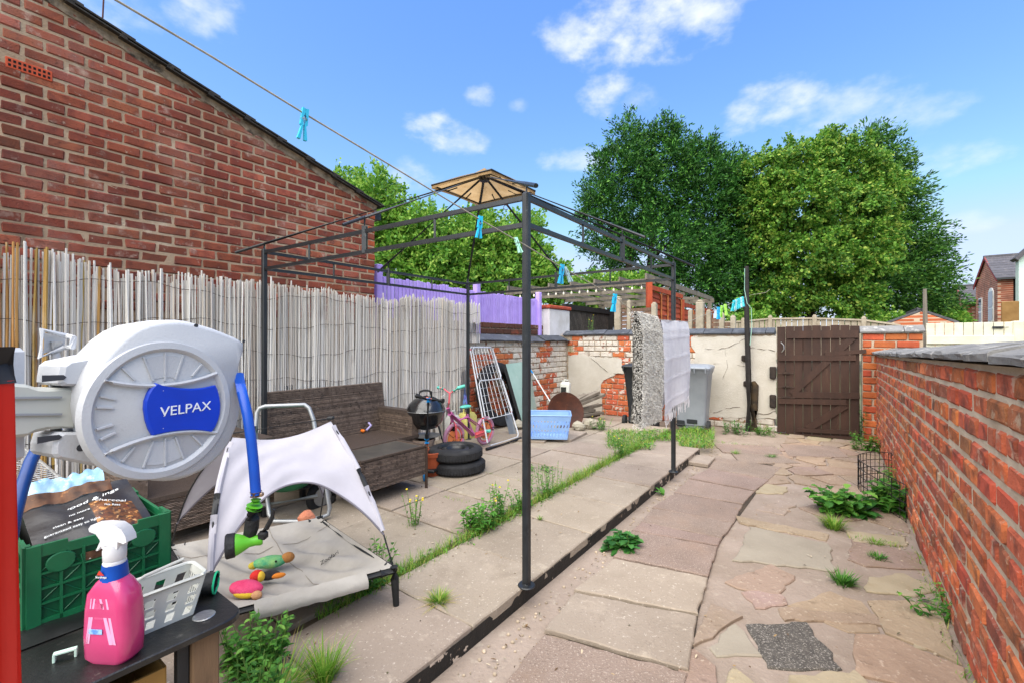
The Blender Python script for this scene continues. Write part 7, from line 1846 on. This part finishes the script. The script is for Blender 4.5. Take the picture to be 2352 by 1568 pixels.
# joint line of grass across the patio: nobody could count it
G_ = LM(); W_ = LM()
aa = 1.25
while aa < 5.75:
    dens = 18 + 22 * max(0, mnoise.noise(Vector((aa * 2.1, 0, 0))) + .35) * (1 + (.9 if 2.3 < aa < 3.6 else 0))
    for k in range(int(dens)):
        d = rv3(.5, 2.4); G_.blade(yd(-2.10 + random.gauss(0, .036), aa + random.uniform(-.02, .02), PZ - .012), d, random.uniform(.03, .10) * (1.3 if aa > 3.9 else 1), random.uniform(.0012, .0026), random.uniform(.1, .7))
    aa += .022
for i in range(620):
    a_ = random.choice((random.uniform(4.9, 5.75), random.uniform(2.3, 3.7), random.uniform(1.3, 5.6))); d = rv3(.1, 1.2); W_.leaf(yd(-2.10 + random.gauss(0, .04), a_, PZ), d, random.uniform(.02, .05), .006, None, .3)
tag(G_.obj('joint_grass', m_grass), 'strip of grass growing along the long patio joint', 'grass', kind='stuff')
tag(W_.obj('joint_weeds', m_weed), 'low weeds among the grass of the patio joint', 'weeds', kind='stuff')
# other joints and wall feet: thin scatter
S2 = LM()
def scatter_line(p, q, n, h, sd_=.02, z=0.0):
    for i in range(n):
        c = p.lerp(q, random.random()) + Vector((random.gauss(0, sd_), random.gauss(0, sd_), 0)); c.z = z; S2.blade(c, rv3(.3, 2.0), h * random.uniform(.4, 1.2), .002, random.uniform(.1, .7))
scatter_line(yd(.45, 2.2), yd(.47, 4.2), 260, .06, .03); scatter_line(yd(.44, 4.4), yd(.46, 8.2), 300, .05, .04); scatter_line(yd(-.75, 8.3), yd(.3, 8.3), 260, .04, .03)
scatter_line(gp(1960, 1238), gp(2075, 1255), 140, .05, .02); scatter_line(gp(1650, 1015), gp(1790, 1030), 120, .05, .03); scatter_line(gp(1100, 1080, PZ), gp(1210, 1100, PZ), 40, .03, .02, PZ - .01)
scatter_line(gp(862, 1185, PZ), gp(1014, 1234, PZ), 50, .03, .01, PZ - .01); scatter_line(gp(1020, 1140, PZ), gp(1085, 1155, PZ), 70, .035, .015, PZ - .01)
tag(S2.obj('edge_grass', m_grass), 'sparse grass along wall feet and joints', 'grass', kind='stuff')
# clumps near the patio end
C_ = LM(); CW = LM()
for (px0, px1, py0, py1, n, h) in ((1395, 1500, 992, 1036, 2300, .13), (1560, 1640, 985, 1030, 1300, .12), (1490, 1560, 990, 1012, 700, .10)):
    for i in range(n):
        c = gp(random.uniform(px0, px1), random.uniform(py0, py1), .07); C_.blade(c, rv3(.5, 2.2), h * random.uniform(.4, 1.15), .0035, random.uniform(.2, .9))
    for i in range(n // 7):
        c = gp(random.uniform(px0, px1), random.uniform(py0, py1), .08); CW.leaf(c + Vector((0, 0, random.uniform(0, h * .6))), rv3(-.1, .9), random.uniform(.03, .06), .012, None, .3)
tag(C_.obj('clump_grass', m_grass), 'thick bright grass at the far end of the patio', 'grass', kind='stuff')
tag(CW.obj('clump_weeds', m_weed), 'leafy weeds in the thick grass by the bins', 'weeds', kind='stuff')
# single plants
tuft(gp(1008, 1382, PZ), 150, .085, .035, m_grass, 'pale dry-edged grass tuft on the patio left of front gazebo post', dry=60)
tuft(gp(640, 1590, .1), 160, .22, .09, m_grass, 'loose long grass growing among the weeds beside table', w=.002, upz=(.3, 1.6), dry=50)
tuft(gp(745, 1560, PZ), 190, .17, .05, m_grass, 'tall grass tuft at the bottom edge of the patio', w=.003, upz=(.8, 3))
tuft(gp(1240, 1192, PZ), 40, .045, .015, m_grass, 'tiny grass tuft just right of the front gazebo post')
tuft(gp(1690, 1044), 120, .09, .03, m_grass, 'small grass tuft on the path below the washing post'); tuft(gp(1772, 1052), 140, .085, .04, m_weed, 'low green tuft on the path in front of gate')
tuft(gp(1935, 1340), 170, .10, .05, m_weed, 'dark green tuft at the corner of the yellow stone', w=.004); tuft(gp(2016, 1284), 110, .06, .04, m_weed, 'flat green tuft between crazy paving stones near wall', w=.004)
tuft(gp(1915, 1212), 260, .14, .06, m_grass, 'spiky grass clump in front of the big leafy weeds', w=.003); tuft(gp(2010, 1250), 90, .07, .05, m_grass, 'thin grass tuft beside the yellow stone near wall foot')
leafy(gp(952, 1205, PZ), 'tall thin weed with tiny buds on the patio joint', 12, .26, .035, spread=.04, flowers=8, per=7, lean=.25)
leafy(yd(-2.12, 2.52, PZ), 'bushy leafy weed left of the front gazebo post', 26, .20, .07, spread=.13)
leafy(yd(-2.11, 2.75, PZ), 'leafy upright weed with yellow buds behind gazebo post', 14, .27, .06, spread=.09, flowers=6)
leafy(yd(-2.1, 3.42, PZ), 'feathery upright weed just right of the front gazebo post', 22, .26, .05, spread=.15, leafw=.2)
leafy(yd(-2.08, 3.0, PZ), 'smaller feathery weed hidden behind the gazebo post', 14, .2, .05, spread=.1)
leafy(yd(-2.1, 5.1, PZ), 'grassy weed with an orange flower by the laundry basket end', 16, .22, .05, spread=.12, flowers=3)
leafy(gp(1245, 1078, PZ), 'flat creeping weed on the patio below the basket', 10, .05, .05, spread=.16, lean=1.2, per=6)
leafy(gp(870, 1310, PZ), 'young weed beside the corner leg of pet bed', 12, .2, .055, spread=.08, per=7)
leafy(gp(850, 1345, PZ), 'low weed under the corner of the pet bed', 12, .12, .05, spread=.09)
leafy(gp(590, 1545, .1), 'dense leafy weed beside the wooden table leg', 44, .24, .055, spread=.10, flowers=0, per=11, lean=.35)
leafy(gp(590, 1640, .1), 'leafy weed low at the bottom edge beside table', 30, .2, .055, spread=.11, lean=.4)
leafy(gp(1690, 995), 'dark leafy shrub at the foot of the washing post', 26, .24, .07, m_dock, spread=.22); leafy(gp(1752, 998), 'bright leafy weed between washing post and gate', 24, .16, .06, spread=.2)
leafy(gp(1978, 1012), 'climbing weed against the pier right of the gate', 16, .62, .07, m_dock, spread=.07, lean=.12, per=14); leafy(gp(1995, 1035), 'bright bushy weed at the foot of the right wall by gate', 30, .24, .08, spread=.16)
leafy(gp(1382, 985, .1), 'yellow-green weed beside the timber pile', 16, .2, .06, spread=.14, flowers=3)
leafy(gp(1428, 1262), 'dark green dandelion clump against the black patio edge', 30, .12, .12, m_dock, 'dandelion', .05, 1, 0, leafw=.42, lean=1.1, per=6)
rosette(gp(1526, 1136), 'single upright leaf at the black patio edge', 4, .10, m_weed, 'seedling', 0, (1, 2), .22)
leafy(gp(1918, 1172), 'large leafy weed beside the wire guard', 34, .22, .13, m_weed, 'dock_plant', .13, 1, 0, leafw=.55, lean=.9, per=7)
rosette(gp(1968, 1178), 'broad pale leaved plant inside the wire guard', 30, .2, m_dock, 'dock_plant', 0, (.05, .9), .26)
leafy(gp(2035, 1172), 'leafy weed against the wall inside the wire guard', 22, .26, .11, m_weed, 'dock_plant', .12, 0, 0, leafw=.5, lean=.5, per=8)
leafy(gp(2052, 1130), 'upright weed at the far end of the wire guard', 20, .26, .07, spread=.12)
leafy(yd(.44, 3.3), 'straggly weed rooted in the right wall foot', 14, .14, .05, spread=.12, lean=.9)
leafy(yd(-4.1, BA + .06, 1.70), 'thin yellow-flowered weed growing from the wall coping', 6, .34, .05, spread=.05, flowers=3, per=5, lean=.4)
leafy(yd(-4.5, BA - .03, 1.25), 'dry weed hanging from a crack in the wall corner', 6, .2, .045, m_dry, spread=.05, per=4, lean=.8)

# litter: dead leaves, twigs and grit lying about
D2 = LM(); rr = random.Random(21)
for i in range(1500):
    if rr.random() < .5: c = yd(rr.uniform(-4.4, -1.45), rr.uniform(.9, 6.8), PZ + .004)
    elif rr.random() < .5: c = yd(-1.30 + abs(rr.gauss(0, .14)), rr.uniform(1.3, 7.5), .012)
    else: c = yd(rr.uniform(-1.2, .45), rr.uniform(1.3, 8.1), .04 if rr.random() < .2 else .022)
    a = rr.uniform(0, 6.28); s_ = rr.uniform(.003, .011); d = Vector((math.cos(a), math.sin(a), rr.uniform(-.1, .25)))
    D2.leaf(c, d, s_ * rr.uniform(1, 3.2), s_ * .45, None, rr.uniform(-.2, .3))
tag(D2.obj('litter', mat('leaf_litter', '#5a4632', None, rnd='isl', ramt=.1, ramp=[(0, '#3a2d22'), (.3, '#6b5238'), (.55, '#8a7048'), (.75, '#b5aa96'), (1, '#4a4630')], rough=.9)), 'dead leaves, twigs and grit scattered over the paving', 'litter', kind='stuff')
GR = MB()
for i in range(420):
    c = yd(-1.36 + abs(rr.gauss(0, .10)), rr.uniform(1.3, 7.0), .004) if i < 260 else yd(.44 - abs(rr.gauss(0, .05)), rr.uniform(1.6, 8.2), .006)
    r_ = rr.uniform(.003, .011); GR.ball(c, (r_, r_ * rr.uniform(.7, 1.1), r_ * .7), 6, 4)
tag(GR.build('gravel', mat('loose_grit', '#a3937e', None, rnd='isl', ramt=.35, rough=.95)), 'loose grit and crumbs of mortar along the edges of the path', 'gravel', kind='stuff')

# ------------------------------------------------------------------ trees
def quads(name, P, D, S, W, m, parent):
    """leaf diamonds: centres P, directions D, lengths S, widths W (numpy)"""
    n = len(P); R = RNG.normal(size=(n, 3)); side = np.cross(D, R); side /= np.linalg.norm(side, axis=1)[:, None] + 1e-9
    up = np.cross(side, D)
    V = np.empty((n, 4, 3)); V[:, 0] = P; V[:, 1] = P + D * (S * .5)[:, None] + side * (W * .5)[:, None] + up * (W * .12)[:, None]
    V[:, 2] = P + D * S[:, None]; V[:, 3] = P + D * (S * .5)[:, None] - side * (W * .5)[:, None] + up * (W * .12)[:, None]
    M = np.array(ROOTM[parent.name].inverted()); V = V.reshape(-1, 3) @ M[:3, :3].T + M[:3, 3]
    me = bpy.data.meshes.new(name); me.vertices.add(4 * n); me.vertices.foreach_set('co', V.astype(np.float32).ravel())
    me.loops.add(4 * n); me.loops.foreach_set('vertex_index', np.arange(4 * n, dtype=np.int32))
    me.polygons.add(n); me.polygons.foreach_set('loop_start', np.arange(0, 4 * n, 4, dtype=np.int32)); me.polygons.foreach_set('loop_total', np.full(n, 4, dtype=np.int32))
    me.update(calc_edges=True); me.materials.append(m)
    o = bpy.data.objects.new(name, me); link(o); o.parent = parent
    return o
def unit(a): return a / (np.linalg.norm(a, axis=-1)[..., None] + 1e-9)
def crown(lobes, clumps, per, csize, leaf, lw, out=.6, upb=.15, shell=.55, elong=1.0, dirb=(0, 0, 0)):
    """lobes: (centre, radii). returns P, D, S, W"""
    vol = np.array([r[0] * r[2] for (_, r) in lobes]); vol /= vol.sum(); Ps, Ds = [], []
    for (c, r), f in zip(lobes, vol):
        k = int(clumps * f); n = unit(RNG.normal(size=(k, 3))); rad = shell + (1 - shell) * RNG.random(k) ** .6; rad *= 1 + .16 * RNG.normal(size=k)
        cc = np.array(c) + n * np.array(r) * rad[:, None]
        dirs = unit(n * np.array((1, 1, .6)) * out + RNG.normal(size=(k, 3)) * .35 + np.array((0, 0, upb)) + np.array(dirb))
        for j in range(per):
            t = RNG.random(k) * elong; off = unit(RNG.normal(size=(k, 3))) * (csize * .45 * RNG.random(k) ** .5 * (1.15 - .7 * t / max(elong, .01)))[:, None]
            Ps.append(cc + dirs * (csize * t)[:, None] + off); Ds.append(unit(dirs * .9 + RNG.normal(size=(k, 3)) * .55))
    P = np.concatenate(Ps); D = np.concatenate(Ds); n = len(P)
    return P, D, leaf * RNG.uniform(.6, 1.3, n), lw * RNG.uniform(.6, 1.3, n)
def L3(px, py, Y, rp, rv=None, ry=None):      # lobe from photo position and pixel radius
    c = at(px, py + 8, Y); r = max(.25, rp / FOC * Y * .86 - .12); r2 = max(.25, (rv or rp) / FOC * Y * .82 - .15); return ((c.x, c.y, c.z), (r, (ry or r), r2))
def trunk(t, base, top, r, m, limbs=()):
    mb = MB(); b = Vector(base); tp_ = Vector(top); k = 7
    mb.tube([b.lerp(tp_, i / k) + Vector((.12 * mnoise.noise(Vector((i, b.x, 1))), .1 * mnoise.noise(Vector((i, b.x, 5))), 0)) for i in range(k + 1)], [r * (1 - .8 * i / k) for i in range(k + 1)], 8)
    o = child('trunk', mb, m, t, smooth=True)
    for (f, q) in limbs:
        mb = MB(); p = b.lerp(tp_, f); q = Vector(q); mb.tube([p, p.lerp(q, .5) + Vector((0, 0, .25)), q], [r * .45, r * .3, r * .1], 6); child('limb', mb, m, t, smooth=True)
m_bark = mat('dark_bark', '#3a3029', '#261f1a', 5, .95, bump=.8); m_birch = mat('pale_bark', '#a39c8c', '#7c7466', 4, .9, layers=[('#3a342d', 9, .6, .68, .7)])
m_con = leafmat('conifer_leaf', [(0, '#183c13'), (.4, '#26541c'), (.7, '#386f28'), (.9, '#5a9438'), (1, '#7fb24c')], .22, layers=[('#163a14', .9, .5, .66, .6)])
m_con2 = leafmat('dark_conifer_leaf', [(0, '#1d4014'), (.4, '#305e1f'), (.75, '#4a7a2c'), (1, '#6f963c')], .22)
m_lime = m_lime
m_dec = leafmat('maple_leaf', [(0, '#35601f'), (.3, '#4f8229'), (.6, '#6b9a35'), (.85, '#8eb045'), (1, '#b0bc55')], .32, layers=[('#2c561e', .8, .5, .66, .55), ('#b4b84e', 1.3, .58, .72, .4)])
m_bir = leafmat('birch_leaf', [(0, '#457426'), (.4, '#629634'), (.75, '#86b044'), (1, '#a8c25a')], .35)
YC = 24.0
t = thing('conifer_tree', at(1530, 700, YC) - Vector((0, 0, at(1530, 700, YC).z)), 0, 'broad dark green conifer, left of the two big trees', 'tree', 'large trees behind the far fence')
lob = [L3(1440, 440, YC, 78, 150), L3(1440, 330, YC, 34, 62), L3(1532, 420, YC + .5, 82, 140), L3(1532, 330, YC, 32, 56), L3(1610, 450, YC, 84, 130), L3(1600, 365, YC + 1, 40, 48), L3(1665, 480, YC, 58, 140), L3(1390, 480, YC, 52, 90), L3(1500, 570, YC, 130, 90), L3(1620, 600, YC, 100, 90), L3(1400, 570, YC, 64, 36), L3(1560, 660, YC, 120, 60), L3(1680, 640, YC, 50, 80), L3(1440, 308, YC, 22, 50), L3(1478, 335, YC, 22, 46), L3(1532, 316, YC, 22, 50), L3(1575, 352, YC, 20, 40), L3(1610, 345, YC, 22, 44), L3(1655, 355, YC, 22, 46), L3(1402, 382, YC, 24, 46), L3(1690, 395, YC, 22, 50), L3(1362, 450, YC, 28, 44), L3(1705, 480, YC, 44, 110), L3(1705, 610, YC, 56, 110)]
P, D, S, W = crown(lob, 3300, 32, .72, .21, .075, out=.9, upb=.30, shell=.55, elong=1.15)
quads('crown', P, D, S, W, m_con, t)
Vc = at(1560, 560, YC); trunk(t, (at(1490, 700, YC).x, YC, 0), at(1500, 430, YC), .35, m_bark, [(.5, at(1400, 520, YC)), (.6, at(1620, 500, YC)), (.4, at(1600, 640, YC))])
mb = MB(); p = at(1440, 700, YC - 1); mb.tube([Vector((p.x, p.y, 0)), at(1444, 620, YC - 1), at(1448, 560, YC - .5)], [.2, .16, .1], 8); child('trunk', mb, m_bark, t, smooth=True)
YD = 23.0
t = thing('maple_tree', at(1880, 700, YD) - Vector((0, 0, at(1880, 700, YD).z)), 0, 'rounded yellow-green broadleaf tree between the two conifers', 'tree', 'large trees behind the far fence')
lob = [L3(1765, 385, YD, 64, 58), L3(1850, 372, YD, 72, 60), L3(1905, 340, YD, 48, 52), L3(1960, 375, YD, 60, 56), L3(2005, 430, YD, 56, 60), L3(1750, 470, YD, 60, 80), L3(1850, 460, YD - .6, 90, 80), L3(1950, 480, YD - .6, 84, 76), L3(2010, 530, YD, 56, 80), L3(1760, 580, YD, 62, 76), L3(1860, 580, YD - .8, 90, 70), L3(1960, 600, YD - .6, 80, 76), L3(1800, 670, YD, 84, 60), L3(1920, 680, YD - .3, 84, 54), L3(1740, 680, YD + .5, 56, 50)]
P, D, S, W = crown(lob, 2300, 50, .66, .165, .12, out=.5, upb=.0, shell=.62, elong=.9)
D[:, 2] -= .25; D = unit(D)
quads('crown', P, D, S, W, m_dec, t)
trunk(t, (at(1850, 700, YD).x, YD, 0), at(1880, 430, YD), .3, m_bark, [(.45, at(1770, 520, YD)), (.5, at(1970, 540, YD)), (.6, at(1900, 360, YD)), (.4, at(1740, 640, YD))])
YE = 25.0
t = thing('conifer_tree', at(2080, 720, YE) - Vector((0, 0, at(2080, 720, YE).z)), 0, 'conifer with layered drooping boughs right of the broadleaf tree', 'tree', 'large trees behind the far fence')
lob = [L3(2000, 370, YE, 44, 80), L3(2040, 450, YE, 50, 80), L3(2060, 540, YE, 64, 70), L3(2075, 610, YE, 70, 50), L3(2075, 670, YE, 78, 40), L3(2020, 650, YE, 80, 60), L3(1990, 330, YE, 24, 40), L3(2110, 640, YE, 50, 26), L3(2120, 690, YE, 52, 24), L3(2095, 560, YE, 44, 30)]
P, D, S, W = crown(lob, 1300, 30, .85, .24, .08, out=.9, upb=.05, shell=.55, elong=1.4, dirb=(.45, 0, .12))
quads('crown', P, D, S, W, m_con2, t)
trunk(t, (at(2040, 700, YE).x, YE, 0), at(2010, 380, YE), .3, m_bark, [(.4, at(2130, 640, YE)), (.55, at(2100, 540, YE))])
def small_tree(name, label, lob, clumps, per, cs, lf, lw, m, base, top, r, bark, limbs=(), Y=18.0, group=None):
    t = thing(name, (base[0], base[1], 0), 0, label, 'tree', group)
    P, D, S, W = crown(lob, clumps, per * 2, cs * 1.1, lf * .75, lw * .8, out=.5, upb=.1, shell=.4, elong=1.0); quads('crown', P, D, S, W, m, t)
    trunk(t, (base[0], base[1], 0), top, r, bark, limbs); return t
YB = 17.0
def bx(px, Y): q = at(px, 784, Y); return (q.x, q.y)
small_tree('birch_tree', 'airy tree with reddish tips rising above the roof verge', [L3(865, 430, YB, 52, 40), L3(850, 480, YB, 60, 60), L3(880, 530, YB, 58, 70), L3(790, 420, YB + 2, 50, 36), L3(910, 480, YB, 36, 40)], 420, 15, .55, .22, .12, m_bir, bx(880, YB), at(860, 430, YB), .14, m_birch, [(.7, at(840, 450, YB)), (.75, at(890, 470, YB))], group='smaller trees beyond the purple fence')
small_tree('birch_tree', 'light green birch with pale stems behind the purple fence', [L3(960, 520, YB, 80, 50), L3(1000, 590, YB, 90, 70), L3(930, 600, YB, 66, 80), L3(1060, 530, YB + 1, 70, 44), L3(990, 650, YB, 110, 50)], 900, 16, .6, .22, .12, m_bir, bx(985, YB), at(970, 500, YB), .12, m_birch, [(.5, at(930, 540, YB)), (.6, at(1030, 520, YB)), (.4, at(1040, 590, YB))], group='smaller trees beyond the purple fence')
small_tree('leafy_tree', 'bushy green tree right of the birch behind purple fence', [L3(1120, 560, YB + 1, 74, 60), L3(1190, 590, YB + 1, 70, 60), L3(1150, 640, YB + 1, 110, 56), L3(1250, 640, YB + 1, 64, 50), L3(1100, 510, YB + 1.5, 44, 36), L3(1200, 520, YB + 2, 44, 36), L3(1300, 665, YB + 1, 46, 30)], 1100, 17, .6, .22, .14, m_bir, bx(1160, YB), at(1150, 540, YB + 1), .14, m_bark, [(.6, at(1220, 580, YB + 1)), (.6, at(1090, 560, YB + 1))], group='smaller trees beyond the purple fence')
mbx = at(1095, 620, YB)
small_tree('leafy_tree', 'low leafy tree behind the grey pergola', [L3(1390, 645, 20, 52, 26), L3(1450, 655, 20, 50, 28), L3(1360, 660, 20, 44, 18), L3(1410, 680, 20, 90, 24)], 420, 16, .5, .2, .13, m_bir, bx(1410, 20), at(1410, 640, 20), .1, m_bark)
small_tree('leafy_tree', 'small green tree between layered conifer and far houses', [L3(2140, 708, 30, 32, 22), L3(2166, 726, 30, 30, 18), L3(2110, 738, 30, 44, 18)], 420, 16, .7, .26, .18, m_bir, bx(2160, 30), at(2155, 700, 30), .15, m_bark)
small_tree('leafy_tree', 'low bright bushes behind the end of the pale board fence', [L3(1990, 726, 22, 50, 12), L3(2040, 735, 22, 40, 12), L3(1720, 728, 21.5, 60, 18)], 260, 14, .45, .18, .12, m_bir, bx(1990, 22), at(1990, 735, 22), .06, m_bark)
